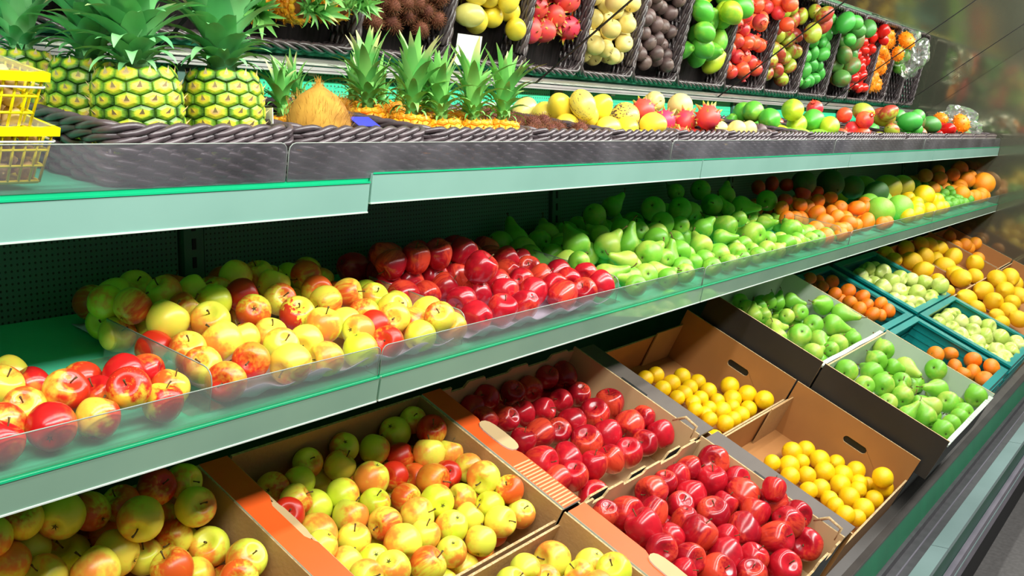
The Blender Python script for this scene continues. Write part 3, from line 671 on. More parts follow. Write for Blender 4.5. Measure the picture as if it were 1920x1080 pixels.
('',2.1560,1.3477,0.8328,0.70,-0.16,-0.03,0.70,0.0352,-3,4),
('',2.2452,1.3353,0.8272,0.82,0.24,-0.49,0.16,0.0357,-4,4),
('',1.7740,1.1079,0.7154,0.59,0.12,-0.42,0.68,0.0349,-1,0),
('',2.2422,1.1609,0.7421,0.20,0.34,0.17,0.90,0.0357,-1,1),
('',1.9360,1.3624,0.8407,0.43,0.25,-0.07,0.86,0.0360,-2,4),
('',1.9192,1.0933,0.7085,0.85,0.33,-0.40,0.13,0.0351,-2,0),
('',1.7740,1.2186,0.7676,-0.66,-0.20,0.33,0.64,0.0333,-1,2)]),
('carton_red_b','red_apple','apple','front red apple carton',[
('',2.2478,0.9537,0.7295,-0.51,-0.55,0.25,0.61,0.0380,7,4),
('',2.1844,0.9888,0.7196,0.56,0.61,-0.14,0.53,0.0302,6,4),
('',2.1303,0.9904,0.7161,-0.86,0.32,-0.02,0.39,0.0284,5,4),
('',2.1921,0.9327,0.6954,0.92,0.02,-0.06,0.39,0.0360,5,3),
('',2.2538,0.9017,0.6902,-0.69,-0.47,-0.17,0.52,0.0319,6,3),
('',2.2038,0.8627,0.6800,0.24,0.56,-0.69,0.38,0.0380,6,2),
('',1.9821,0.9806,0.7254,-0.69,0.01,0.72,0.08,0.0351,2,4),
('',2.0708,0.9940,0.7145,0.97,0.05,-0.16,0.15,0.0277,4,4),
('',2.1041,0.9436,0.6893,0.36,-0.69,-0.40,0.48,0.0347,4,3),
('',2.0439,0.9451,0.6804,0.85,0.23,-0.26,0.39,0.0304,2,3),
('',1.8703,0.9877,0.7078,0.54,0.28,-0.53,0.60,0.0365,1,4),
('',1.9330,0.9529,0.6999,-0.08,-0.68,0.68,0.27,0.0318,3,4),
('',2.0848,0.8818,0.6602,0.65,-0.07,-0.21,0.73,0.0375,3,2),
('',2.1465,0.8820,0.6653,-0.92,-0.10,-0.25,0.28,0.0291,4,2),
('',2.2494,0.8120,0.6570,-0.55,0.27,-0.58,0.54,0.0364,5,1),
('',2.2154,0.7930,0.7010,-0.28,0.28,-0.05,0.92,0.0270,6,1),
('',1.8411,0.9269,0.6990,-0.95,0.26,0.15,0.03,0.0371,0,3),
('',2.0009,0.9096,0.6684,0.04,0.52,0.84,0.14,0.0309,3,3),
('',1.9594,0.8615,0.6605,-0.77,-0.11,-0.25,0.57,0.0380,2,2),
('',1.9130,0.9010,0.6641,-0.17,-0.00,-0.93,0.31,0.0270,1,3),
('',2.0400,0.8329,0.6362,-0.81,-0.58,-0.07,0.04,0.0276,5,2),
('',2.0980,0.8146,0.6391,0.06,-0.60,-0.74,0.30,0.0380,3,1),
('',2.1631,0.8160,0.6551,0.15,0.23,-0.00,0.96,0.0340,4,1),
('',2.1924,0.7506,0.6424,-0.40,0.32,-0.82,0.27,0.0356,4,0),
('',2.2541,0.7511,0.6417,-0.10,-0.47,-0.48,0.74,0.0315,5,0),
('',2.1276,0.7541,0.6224,0.49,0.28,-0.47,0.68,0.0377,2,0),
('',2.2377,0.7186,0.5815,-0.31,-0.55,0.19,0.75,0.0380,6,0),
('',1.8114,0.8742,0.6771,-0.64,-0.60,0.15,0.46,0.0322,0,2),
('',1.8752,0.8433,0.6420,0.80,0.54,-0.25,0.03,0.0323,1,2),
('',1.9821,0.8053,0.6169,0.87,-0.18,0.36,0.28,0.0375,2,1),
('',2.0341,0.7680,0.6031,-0.63,-0.08,-0.23,0.74,0.0326,1,0),
('',2.0866,0.7183,0.5803,-0.87,-0.41,0.18,0.21,0.0362,3,0),
('',1.9088,0.7973,0.6103,0.32,0.06,-0.44,0.84,0.0380,1,1),
('',1.9735,0.7452,0.5958,-0.38,-0.24,-0.03,0.89,0.0318,0,0),
('',1.7770,0.9851,0.7344,-0.20,-0.17,-0.21,0.94,0.0270,0,4),
('',1.8219,0.8311,0.6351,-0.68,-0.39,-0.44,0.44,0.0270,0,1),
('',1.9822,0.7604,0.5328,-0.84,0.09,-0.31,0.43,0.0331,-3,0),
('',2.0816,0.9444,0.6255,-0.48,0.13,-0.52,0.70,0.0357,-4,3),
('',2.0007,0.8671,0.5867,-0.22,-0.06,0.91,0.34,0.0348,-4,2),
('',1.7853,0.9586,0.6282,0.89,0.19,-0.32,0.25,0.0320,-1,3),
('',2.0649,0.7691,0.5396,-0.37,0.88,0.19,0.22,0.0353,-4,0),
('',2.0034,0.9732,0.6358,-0.55,-0.18,-0.66,0.48,0.0324,-5,4),
('',1.8634,0.8734,0.5868,0.16,0.55,-0.74,0.35,0.0321,-2,2),
('',1.9409,1.0107,0.6568,-0.72,-0.67,0.19,0.04,0.0348,-2,4),
('',1.8865,0.9753,0.6379,0.78,0.03,-0.00,0.62,0.0334,-3,4),
('',1.7988,0.8758,0.5917,-0.01,-0.17,-0.69,0.70,0.0354,-1,2),
('',2.2088,0.9805,0.6413,0.32,-0.13,-0.49,0.80,0.0341,-7,4),
('',2.1709,0.8097,0.5598,-0.34,-0.36,-0.36,0.79,0.0357,-3,1),
('',2.1446,0.9868,0.6422,0.97,0.03,-0.22,0.04,0.0322,-6,4),
('',2.1433,0.8651,0.5866,0.97,0.11,0.07,0.19,0.0356,-5,2),
('',2.1758,0.7412,0.5233,0.96,0.02,0.06,0.29,0.0329,-5,0),
('',1.9364,0.8761,0.5913,0.47,-0.35,-0.50,0.64,0.0349,-3,2),
('',1.8156,0.7743,0.5428,0.91,0.30,-0.10,0.27,0.0360,-1,0),
('',1.8247,1.0122,0.6549,0.43,0.70,-0.51,0.25,0.0324,-1,4),
('',2.2469,0.9336,0.6166,0.65,0.23,-0.67,0.27,0.0325,-6,3),
('',2.0604,0.8366,0.5701,0.71,0.21,-0.27,0.62,0.0332,-2,1),
('',1.8977,0.7365,0.5234,-0.42,-0.28,0.01,0.86,0.0351,-2,0),
('',2.2251,0.8690,0.5879,-0.37,0.32,-0.59,0.64,0.0350,-6,2),
('',2.1647,0.9332,0.6180,0.57,-0.35,-0.74,0.07,0.0339,-5,3),
('',1.8467,0.9091,0.6344,0.14,-0.57,-0.56,0.59,0.0344,-2,3),
('',1.9357,0.9373,0.6233,0.01,-0.73,-0.55,0.41,0.0353,-3,3),
('',1.7787,0.8076,0.5853,-0.26,-0.53,-0.08,0.80,0.0344,-1,1),
('',2.0519,1.0146,0.6563,0.22,0.06,-0.66,0.71,0.0326,-4,4),
('',2.2461,0.7961,0.5490,0.43,0.24,0.24,0.84,0.0320,-4,1)]),
('carton_yellow_a','lemon_round','lemon','back brown carton',[
('',2.6581,1.3490,0.7941,0.50,-0.67,-0.30,0.46,0.0240,0,5),
('',2.7194,1.3465,0.7931,0.81,0.10,-0.57,0.06,0.0254,1,5),
('',2.8201,1.3090,0.7750,0.16,0.02,0.66,0.73,0.0259,2,4),
('',2.7354,1.3020,0.7714,-0.29,0.41,-0.66,0.56,0.0263,1,4),
('',2.6676,1.2976,0.7690,-0.61,0.48,-0.52,0.36,0.0248,0,4),
('',2.8537,1.2719,0.7568,0.78,-0.35,0.16,0.50,0.0239,3,3),
('',2.7844,1.2668,0.7543,0.08,-0.13,-0.81,0.57,0.0245,2,3),
('',2.7266,1.2572,0.7487,-0.94,0.32,0.04,0.15,0.0250,1,3),
('',2.6740,1.2541,0.7478,-0.27,0.79,0.31,0.45,0.0227,0,3),
('',2.8410,1.2319,0.7375,0.69,-0.30,0.47,0.47,0.0257,3,2),
('',2.7638,1.2213,0.7320,0.84,-0.22,0.26,0.43,0.0231,2,2),
('',2.7091,1.2202,0.7314,-0.55,-0.43,0.47,0.54,0.0228,0,2),
('',2.9266,1.2002,0.7399,-0.03,0.64,-0.29,0.71,0.0290,5,2),
('',2.8851,1.1739,0.7116,0.24,-0.73,-0.09,0.63,0.0290,4,1),
('',2.9270,1.1434,0.7228,0.72,-0.36,-0.47,0.36,0.0286,6,1),
('',2.9266,1.0896,0.7139,0.73,-0.22,-0.58,0.29,0.0290,4,0),
('',2.8196,1.1931,0.7184,-0.15,-0.81,0.12,0.55,0.0220,4,2),
('',2.7846,1.1642,0.6992,-0.50,0.44,0.26,0.70,0.0290,3,1),
('',2.8429,1.1546,0.7005,-0.07,-0.13,0.56,0.82,0.0224,5,1),
('',2.7432,1.1854,0.7131,0.40,-0.40,0.64,0.51,0.0220,1,1),
('',2.6692,1.1951,0.7236,0.86,-0.13,0.50,0.06,0.0220,1,2),
('',2.7032,1.1801,0.7064,0.47,0.68,-0.31,0.47,0.0220,0,1),
('',2.8899,1.1235,0.6890,-0.09,0.60,0.07,0.80,0.0257,3,0),
('',2.8200,1.1184,0.6862,0.29,0.10,-0.74,0.60,0.0262,2,0),
('',2.6721,1.1513,0.7020,-0.74,0.20,-0.64,0.07,0.0224,2,1),
('',2.7675,1.1202,0.6855,0.57,0.45,0.69,0.03,0.0238,1,0),
('',2.7167,1.1239,0.6843,-0.04,-0.17,0.81,0.56,0.0254,0,0),
('',2.4374,1.1535,0.6873,0.43,0.81,0.24,0.34,0.0247,-1,1),
('',2.6132,1.1100,0.6673,0.01,0.80,-0.26,0.55,0.0257,-4,0),
('',2.5271,1.2089,0.7147,-0.68,0.26,0.40,0.55,0.0250,-3,2),
('',2.4313,1.2041,0.7133,0.85,-0.44,-0.21,0.18,0.0258,-1,2),
('',2.5868,1.2026,0.7116,-0.65,-0.06,0.66,0.37,0.0250,-4,2),
('',2.5117,1.1066,0.6661,-0.62,-0.61,0.45,0.19,0.0262,-2,0),
('',2.4145,1.1088,0.6681,0.05,0.13,-0.85,0.50,0.0270,-1,0),
('',2.5055,1.1587,0.6897,-0.81,0.28,-0.50,0.12,0.0245,-2,1),
('',2.4799,1.2041,0.7123,-0.89,0.32,-0.33,0.02,0.0249,-2,2),
('',2.5591,1.1208,0.6733,-0.52,-0.10,0.67,0.52,0.0264,-3,0),
('',2.6003,1.1540,0.6903,-0.27,0.77,0.02,0.58,0.0271,-3,1)]),
('carton_yellow_b','lemon_round','lemon','front brown carton',[
('',2.8216,0.9622,0.6041,-0.83,0.34,0.44,0.02,0.0290,1,5),
('',2.8931,0.9462,0.5948,-0.24,0.60,-0.13,0.75,0.0270,2,4),
('',2.6812,0.9678,0.6080,-0.83,0.29,-0.39,0.26,0.0229,0,5),
('',2.7284,0.9368,0.5930,-0.52,-0.40,0.63,0.41,0.0290,0,4),
('',2.7974,0.9243,0.5885,0.13,0.82,-0.16,0.54,0.0221,1,4),
('',2.8771,0.8995,0.5782,0.46,0.87,-0.04,0.19,0.0290,2,3),
('',2.9313,0.8677,0.5611,-0.55,-0.42,0.51,0.51,0.0242,3,2),
('',2.6735,0.9137,0.5815,0.24,0.50,0.25,0.79,0.0266,0,3),
('',2.7429,0.8906,0.5698,-0.04,0.05,0.16,0.98,0.0257,1,3),
('',2.8332,0.8701,0.5607,-0.38,0.44,-0.63,0.52,0.0290,2,2),
('',2.8751,0.8316,0.5467,-0.05,-0.76,-0.59,0.28,0.0290,4,2),
('',2.9285,0.8103,0.5503,-0.49,0.40,-0.55,0.55,0.0271,4,1),
('',2.7398,0.8497,0.5424,0.50,-0.59,-0.13,0.62,0.0267,1,2),
('',2.6695,0.8594,0.5550,0.08,-0.18,0.54,0.82,0.0237,0,2),
('',2.8236,0.8217,0.5358,0.56,0.21,0.68,0.43,0.0287,2,1),
('',2.8924,0.7898,0.5265,0.76,-0.54,-0.28,0.22,0.0251,5,1),
('',2.7116,0.8155,0.5271,0.06,0.21,-0.91,0.34,0.0237,0,1),
('',2.7895,0.7855,0.5161,-0.56,-0.75,-0.25,0.26,0.0290,3,1),
('',2.8487,0.7791,0.5229,-0.59,-0.64,0.48,0.11,0.0234,6,1),
('',2.8916,0.7256,0.5564,0.19,0.47,-0.74,0.43,0.0290,5,0),
('',2.9266,0.7320,0.5161,-0.50,-0.83,0.04,0.23,0.0290,6,0),
('',2.8680,0.7398,0.4972,0.35,0.71,0.06,0.61,0.0260,4,0),
('',2.7660,0.7395,0.5007,-0.58,-0.31,0.65,0.37,0.0290,2,0),
('',2.6522,0.7542,0.5146,0.89,-0.39,0.07,0.22,0.0259,0,0),
('',2.7042,0.7377,0.4940,0.03,0.80,-0.53,0.28,0.0234,1,0),
('',2.6781,0.7889,0.5262,-0.28,0.50,-0.16,0.81,0.0223,1,1),
('',2.9331,0.7784,0.5136,0.55,-0.81,0.16,0.13,0.0224,3,0),
('',2.3977,0.7983,0.5165,-0.52,0.22,0.62,0.54,0.0268,-1,1),
('',2.5666,0.7630,0.4973,0.43,0.20,-0.86,0.19,0.0250,-4,0),
('',2.5345,0.8124,0.5222,0.84,-0.52,0.10,0.12,0.0257,-2,1),
('',2.4748,0.7817,0.5085,-0.28,-0.79,-0.15,0.53,0.0269,-1,0),
('',2.6065,0.8044,0.5171,-0.14,0.46,-0.69,0.55,0.0247,-3,1),
('',2.6060,0.8521,0.5407,-0.04,0.57,0.37,0.73,0.0250,-3,2),
('',2.5035,0.7434,0.4891,-0.28,-0.75,-0.34,0.49,0.0263,-3,0),
('',2.4190,0.8808,0.5568,-0.67,-0.07,0.71,0.21,0.0268,-1,3),
('',2.4732,0.8639,0.5481,0.62,-0.28,0.44,0.59,0.0265,-1,2),
('',2.5033,0.9011,0.5666,0.46,-0.53,0.09,0.71,0.0268,-2,3),
('',2.5965,0.8998,0.5652,0.46,0.12,-0.79,0.39,0.0261,-3,3),
('',2.3929,0.7479,0.4908,-0.48,-0.17,0.80,0.31,0.0258,-2,0),
('',2.5451,0.8657,0.5487,0.33,-0.53,-0.54,0.56,0.0262,-2,2)]),
('carton_pear_a','pear','pear','back black carton',[
('',3.1804,1.2805,0.9596,-0.63,0.50,-0.57,0.19,0.0260,0,5),
('',3.1518,1.2428,0.9458,-0.52,0.18,-0.70,0.46,0.0270,0,4),
('',3.2249,1.2333,0.9400,0.68,-0.13,0.67,0.27,0.0260,2,4),
('',3.3324,1.2394,0.9440,0.37,0.48,0.30,0.74,0.0260,4,4),
('',3.3784,1.2269,0.9361,0.65,0.30,0.28,0.64,0.0260,5,4),
('',3.4735,1.2151,0.9314,0.61,0.78,0.07,0.14,0.0274,6,4),
('',3.1766,1.1980,0.9227,-0.43,0.59,-0.16,0.67,0.0260,3,4),
('',3.2979,1.1637,0.9061,-0.32,0.67,-0.39,0.54,0.0261,0,3),
('',3.4040,1.1598,0.9043,0.19,0.36,0.71,0.57,0.0299,1,3),
('',3.1281,1.1443,0.8964,-0.03,0.67,-0.34,0.66,0.0294,0,2),
('',3.1211,1.2078,0.9294,-0.08,0.39,0.14,0.91,0.0260,1,4),
('',3.5947,1.1426,0.9063,0.69,-0.32,-0.54,0.36,0.0360,3,2),
('',3.3701,1.0988,0.8745,0.55,0.23,0.75,0.30,0.0341,2,2),
('',3.5960,1.0761,0.8832,0.66,0.74,-0.13,0.02,0.0347,3,1),
('',3.4870,1.0697,0.8604,-0.60,-0.50,-0.61,0.15,0.0360,2,1),
('',3.2039,1.0849,0.8675,0.45,-0.18,0.86,0.15,0.0360,0,1),
('',3.2731,1.0466,0.8489,0.07,-0.49,-0.67,0.55,0.0285,1,1),
('',3.0708,1.1100,0.8796,0.10,0.34,0.31,0.88,0.0288,1,2),
('',3.3269,1.0019,0.8272,-0.17,0.69,-0.05,0.70,0.0348,2,0),
('',3.1236,1.0139,0.8327,-0.16,0.65,-0.24,0.71,0.0317,0,0),
('',3.4667,0.9953,0.8241,0.80,0.05,0.52,0.29,0.0297,3,0),
('',3.2490,0.9984,0.8253,-0.54,0.55,-0.42,0.48,0.0260,1,0),
('',3.2218,1.1673,0.8496,0.48,0.36,0.77,0.21,0.0294,-2,2),
('',3.3384,1.2059,0.8712,0.06,0.74,-0.08,0.67,0.0320,-3,3),
('',3.0641,1.2896,0.9112,-0.21,0.64,0.48,0.57,0.0312,-1,5),
('',3.3795,1.0152,0.7779,-0.67,0.40,-0.53,0.34,0.0317,-3,0),
('',3.1154,1.1078,0.8202,-0.23,0.75,-0.31,0.53,0.0292,-1,1),
('',3.2339,1.2711,0.9019,-0.91,-0.25,-0.26,0.20,0.0309,-3,4),
('',3.5783,1.0505,0.7929,-0.15,0.69,-0.40,0.59,0.0297,-4,0),
('',3.0479,1.0550,0.7962,0.48,0.04,0.82,0.30,0.0307,-1,0),
('',3.4998,1.2377,0.8845,0.11,0.80,-0.36,0.47,0.0300,-4,4),
('',3.3370,1.2807,0.9049,-0.21,0.54,-0.51,0.63,0.0295,-2,5),
('',3.1648,1.2029,0.8677,0.48,0.29,0.79,0.24,0.0302,-1,3),
('',3.0412,1.1426,0.8389,0.65,-0.15,0.74,0.07,0.0307,-1,2),
('',3.4365,1.1729,0.8552,-0.10,0.48,0.86,0.16,0.0320,-5,3),
('',3.2917,1.0929,0.8167,0.52,0.20,0.56,0.61,0.0325,-2,1),
('',3.4047,1.0700,0.8058,-0.79,0.02,-0.61,0.02,0.0327,-3,1),
('',3.5092,1.0124,0.7778,0.73,-0.00,0.58,0.37,0.0328,-5,0),
('',3.5642,1.1255,0.8318,0.68,0.23,0.52,0.46,0.0318,-4,2),
('',3.5669,1.2169,0.8769,-0.25,0.82,0.34,0.38,0.0322,-6,3),
('',3.3254,1.1388,0.8382,0.43,0.81,0.29,0.26,0.0317,-3,2),
('',3.4087,1.2248,0.8801,0.65,-0.01,0.57,0.50,0.0316,-4,3),
('',3.5297,1.0758,0.8055,-0.21,0.83,-0.23,0.46,0.0299,-4,1),
('',3.0228,1.2267,0.8822,-0.46,0.57,-0.29,0.62,0.0327,-2,4),
('',3.1167,1.2689,0.9000,-0.54,0.27,-0.80,0.08,0.0303,-1,4),
('',3.2220,1.0275,0.7840,-0.33,-0.23,-0.90,0.18,0.0318,-2,0),
('',3.4204,1.2978,0.9162,0.52,-0.08,0.85,0.09,0.0321,-3,5),
('',3.2710,1.2252,0.8784,0.41,0.18,0.74,0.50,0.0300,-2,3)]),
('carton_pear_b','pear','pear','front black carton',[
('',3.1284,0.9112,0.7903,-0.68,0.30,-0.62,0.25,0.0360,0,5),
('',3.5396,0.9133,0.7861,0.15,0.43,0.39,0.80,0.0360,1,5),
('',3.3979,0.8967,0.7759,0.26,0.42,0.51,0.70,0.0348,2,4),
('',3.2661,0.8739,0.7635,0.60,0.01,0.64,0.49,0.0360,1,4),
('',3.1158,0.8533,0.7543,-0.03,0.62,0.51,0.59,0.0308,0,4),
('',3.2235,0.8268,0.7427,-0.70,0.42,-0.43,0.40,0.0359,0,3),
('',3.2273,0.7674,0.7126,-0.21,0.57,0.02,0.79,0.0342,1,2),
('',3.4332,0.8514,0.7539,0.55,0.74,0.31,0.25,0.0273,3,4),
('',3.4952,0.8280,0.7425,0.24,-0.08,-0.77,0.59,0.0360,2,3),
('',3.5947,0.7528,0.7281,-0.53,0.17,-0.82,0.14,0.0360,2,2),
('',3.3433,0.8006,0.7290,-0.41,0.55,-0.61,0.39,0.0309,1,3),
('',3.4787,0.7216,0.6893,0.64,-0.52,-0.33,0.46,0.0346,3,1),
('',3.4396,0.6773,0.6611,0.22,0.79,0.28,0.50,0.0360,1,0),
('',3.2924,0.6956,0.6776,-0.47,-0.04,0.55,0.69,0.0315,2,1),
('',3.1812,0.6886,0.6741,-0.67,0.37,0.08,0.64,0.0333,1,1),
('',3.4084,0.6263,0.6453,0.49,-0.17,0.74,0.42,0.0307,4,0),
('',3.5947,0.6253,0.6594,0.78,0.00,0.56,0.29,0.0360,5,0),
('',3.2532,0.6282,0.6447,0.59,0.29,0.57,0.49,0.0281,2,0),
('',3.1582,0.6316,0.6462,-0.70,0.52,-0.37,0.31,0.0315,0,0),
('',3.3534,0.6258,0.6419,0.63,0.27,0.56,0.47,0.0287,3,0),
('',3.1038,0.7766,0.7169,-0.30,0.76,-0.38,0.42,0.0276,0,2),
('',3.1081,0.7226,0.6906,0.86,0.38,0.08,0.34,0.0260,0,1),
('',3.4128,0.7537,0.6495,0.40,0.02,0.65,0.65,0.0309,-4,1),
('',3.4697,0.9289,0.7343,0.29,0.51,0.53,0.61,0.0303,-1,5),
('',3.5342,0.7219,0.6349,0.30,0.57,0.45,0.62,0.0318,-7,1),
('',3.2455,0.7215,0.6349,-0.77,0.28,-0.28,0.50,0.0319,-3,1),
('',3.2097,0.8156,0.6795,-0.22,0.93,0.25,0.13,0.0308,-2,3),
('',3.1505,0.8717,0.7079,-0.24,0.74,0.13,0.61,0.0317,-2,4),
('',3.5910,0.7492,0.6466,0.15,0.58,-0.15,0.78,0.0303,-6,1),
('',3.2697,0.8016,0.6714,0.54,0.01,0.73,0.43,0.0296,-2,2),
('',3.4124,0.8556,0.7008,0.56,-0.10,-0.71,0.42,0.0324,-4,3),
('',3.5665,0.9124,0.7261,0.19,0.63,0.32,0.68,0.0302,-4,4),
('',3.1074,0.7677,0.6566,0.90,-0.40,0.15,0.10,0.0312,-1,2),
('',3.0638,0.6893,0.6180,0.11,0.87,0.31,0.36,0.0308,-1,0),
('',3.5243,0.8737,0.7067,-0.42,0.65,0.15,0.61,0.0297,-5,4),
('',3.0574,0.8574,0.7001,-0.19,0.82,-0.03,0.53,0.0309,-1,3),
('',3.3203,0.8433,0.6924,0.62,0.42,0.63,0.21,0.0302,-3,3),
('',3.1451,0.7252,0.6352,0.72,-0.29,0.63,0.06,0.0306,-2,1),
('',3.3556,0.7085,0.6296,0.43,0.49,0.74,0.18,0.0329,-5,1),
('',3.5667,0.8096,0.6776,0.21,0.86,0.27,0.39,0.0317,-5,2),
('',3.0492,0.9159,0.7277,0.13,0.23,0.96,0.02,0.0301,-1,4),
('',3.0335,0.7591,0.6539,0.49,0.70,-0.25,0.45,0.0325,-1,1),
('',3.2027,0.6566,0.6009,0.30,0.12,0.85,0.40,0.0298,-2,0),
('',3.5937,0.6831,0.6154,-0.02,0.60,0.53,0.60,0.0313,-4,0),
('',3.2968,0.6571,0.6033,0.30,0.12,0.78,0.53,0.0317,-3,0),
('',3.3584,0.9028,0.7233,-0.63,-0.24,-0.63,0.38,0.0318,-3,4),
('',3.3576,0.7938,0.6694,0.51,0.53,0.67,0.12,0.0312,-3,2),
('',3.5087,0.8141,0.6783,0.50,0.14,0.80,0.30,0.0303,-4,2)]),
('crate_clementine_a','clementine','clementine','back teal crate',[
('',4.0179,1.3335,0.9379,-0.13,0.85,-0.51,0.07,0.0266,0,5),
('',4.1622,1.3478,0.9086,0.04,-0.67,-0.01,0.74,0.0266,1,5),
('',4.2728,1.3243,0.8961,0.51,-0.32,-0.40,0.70,0.0290,1,4),
('',4.1279,1.3158,0.8941,-0.90,-0.27,-0.23,0.24,0.0264,0,4),
('',4.2705,1.2569,0.8638,-0.02,-0.31,0.13,0.94,0.0330,1,3),
('',4.1313,1.2665,0.8681,0.02,0.85,-0.26,0.45,0.0281,0,3),
('',4.2880,1.2025,0.8429,0.27,0.95,0.18,0.02,0.0327,1,2),
('',4.1441,1.2091,0.8380,0.53,0.29,0.26,0.76,0.0297,0,2),
('',4.2373,1.1684,0.8200,-0.83,0.07,0.30,0.46,0.0283,1,1),
('',4.1187,1.1637,0.8197,0.43,0.70,0.45,0.35,0.0295,0,1),
('',4.2898,1.1279,0.8198,-0.54,-0.82,-0.09,0.16,0.0308,1,0),
('',4.2554,1.0868,0.8011,0.35,0.16,-0.56,0.74,0.0305,3,0),
('',4.1544,1.1215,0.7967,0.83,-0.33,0.08,0.45,0.0330,0,0),
('',4.2058,1.1024,0.7878,-0.63,0.57,0.49,0.19,0.0261,2,0),
('',4.1681,1.1762,0.7849,-0.15,-0.47,0.75,0.44,0.0274,-1,0),
('',3.7466,1.3367,0.8645,-0.19,-0.29,-0.47,0.81,0.0286,-1,3),
('',3.9986,1.2706,0.8334,0.79,0.47,0.24,0.32,0.0296,-1,1),
('',3.8420,1.3024,0.8489,0.58,0.48,-0.64,0.15,0.0296,-1,2),
('',4.2155,1.2695,0.8310,0.80,-0.34,0.40,0.28,0.0279,-2,1)]),
('crate_clementine_b','clementine','clementine','front teal crate',[
('',4.1521,0.8766,0.6664,0.80,-0.22,-0.56,0.04,0.0340,0,3),
('',4.2763,0.8477,0.6524,0.48,0.22,0.09,0.84,0.0311,0,2),
('',4.1560,0.8037,0.6279,0.04,0.21,-0.57,0.79,0.0319,0,1),
('',4.2867,0.7662,0.6351,-0.25,-0.81,0.05,0.53,0.0340,2,1),
('',4.2872,0.6978,0.6182,0.77,0.35,-0.37,0.38,0.0335,2,0),
('',4.2302,0.7528,0.5992,0.61,0.68,-0.28,0.30,0.0340,0,0),
('',4.1907,0.7047,0.5879,-0.47,-0.17,0.18,0.85,0.0340,1,0),
('',4.1177,0.7651,0.6150,0.51,0.18,-0.07,0.84,0.0282,1,1)]),
('crate_green_a','green_apple','apple','back teal crate',[
('',4.5228,1.2820,0.8959,-0.06,-0.57,0.42,0.70,0.0342,0,4),
('',4.7133,1.3009,0.9073,-0.17,-0.34,0.37,0.85,0.0292,1,4),
('',4.7856,1.2578,0.8863,-0.58,-0.47,0.36,0.56,0.0380,2,3),
('',4.8543,1.2000,0.8581,-0.42,-0.49,-0.52,0.56,0.0360,3,2),
('',4.7247,1.2032,0.8596,-0.97,-0.03,-0.05,0.22,0.0373,2,2),
('',4.4831,1.2454,0.8711,-0.31,0.24,0.68,0.62,0.0297,0,3),
('',4.5724,1.2346,0.8659,0.61,0.79,-0.10,0.06,0.0281,1,3),
('',4.5365,1.1885,0.8539,-0.50,0.02,-0.46,0.73,0.0360,1,2),
('',4.4799,1.1913,0.8322,-0.50,-0.52,-0.36,0.59,0.0292,0,2),
('',4.6123,1.1404,0.8289,0.47,-0.08,-0.34,0.81,0.0380,1,1),
('',4.9166,1.1635,0.8463,0.12,0.41,-0.68,0.60,0.0322,4,2),
('',4.9540,1.1143,0.8323,-0.97,-0.14,-0.01,0.18,0.0368,2,1),
('',4.7671,1.0986,0.8098,0.78,-0.02,0.61,0.14,0.0372,3,0),
('',4.5259,1.1086,0.7983,0.58,0.54,-0.55,0.25,0.0313,0,0),
('',4.6303,1.0640,0.7810,-0.75,-0.40,0.52,0.10,0.0338,4,0),
('',4.4840,1.0625,0.7767,0.70,0.52,-0.06,0.49,0.0309,1,0),
('',4.8783,1.0639,0.7813,0.28,-0.47,0.18,0.82,0.0333,5,0),
('',4.9565,1.0520,0.7886,-0.05,0.30,0.07,0.95,0.0342,7,0),
('',4.9099,1.0353,0.8314,0.65,-0.10,-0.01,0.76,0.0380,8,0),
('',4.8199,1.0531,0.7789,0.31,-0.31,0.05,0.90,0.0309,6,0),
('',4.5784,1.0872,0.7977,-0.68,0.09,0.06,0.72,0.0298,2,0),
('',4.4778,1.1244,0.8190,-0.37,-0.61,0.50,0.49,0.0275,0,1),
('',4.8032,1.2259,0.8224,0.62,0.04,-0.58,0.53,0.0343,-3,2),
('',4.6825,1.1138,0.7674,0.11,-0.70,-0.70,0.03,0.0340,-1,0),
('',4.7013,1.2815,0.8460,0.13,0.38,0.25,0.88,0.0311,-1,3),
('',4.6814,1.1765,0.7985,0.31,-0.18,-0.24,0.90,0.0345,-1,1),
('',4.9500,1.3380,0.8777,0.02,0.03,-0.47,0.88,0.0349,-6,4),
('',4.8398,1.1562,0.7886,-0.67,-0.02,-0.53,0.52,0.0345,-3,1),
('',4.6002,1.2209,0.8178,0.99,0.12,0.01,0.07,0.0324,-1,2),
('',4.5765,1.3162,0.8663,0.05,-0.30,-0.06,0.95,0.0342,-2,4),
('',4.8165,1.3468,0.8797,0.90,0.34,-0.27,0.09,0.0329,-4,4),
('',4.7369,1.0863,0.7512,-0.36,0.03,0.77,0.53,0.0315,-3,0),
('',4.8374,1.2760,0.8442,-0.28,0.01,-0.45,0.85,0.0320,-2,3),
('',4.9388,1.1193,0.7680,0.62,0.44,-0.45,0.47,0.0321,-4,0),
('',4.8846,1.3124,0.8613,0.54,-0.13,-0.28,0.78,0.0314,-7,4),
('',4.9138,1.2481,0.8331,0.59,-0.04,-0.38,0.72,0.0343,-3,3),
('',4.6402,1.3072,0.8604,-0.90,0.42,0.09,0.05,0.0328,-3,4),
('',4.5325,1.0723,0.7447,-0.59,-0.28,0.10,0.75,0.0319,-2,0),
('',4.7554,1.1665,0.7916,-0.20,0.29,-0.27,0.90,0.0327,-2,1),
('',4.9471,1.1949,0.8046,0.98,0.16,-0.10,0.11,0.0319,-4,2),
('',4.6588,1.2334,0.8306,-0.28,-0.37,-0.56,0.69,0.0335,-2,2),
('',4.4846,1.3358,0.8751,0.73,0.03,0.38,0.56,0.0335,-1,4),
('',4.7600,1.3200,0.8749,0.25,-0.44,-0.81,0.28,0.0345,-5,4)]),
('crate_green_b','green_apple','apple','front teal crate',[
('',4.4856,0.9445,0.7300,0.56,-0.56,-0.37,0.48,0.0308,0,4),
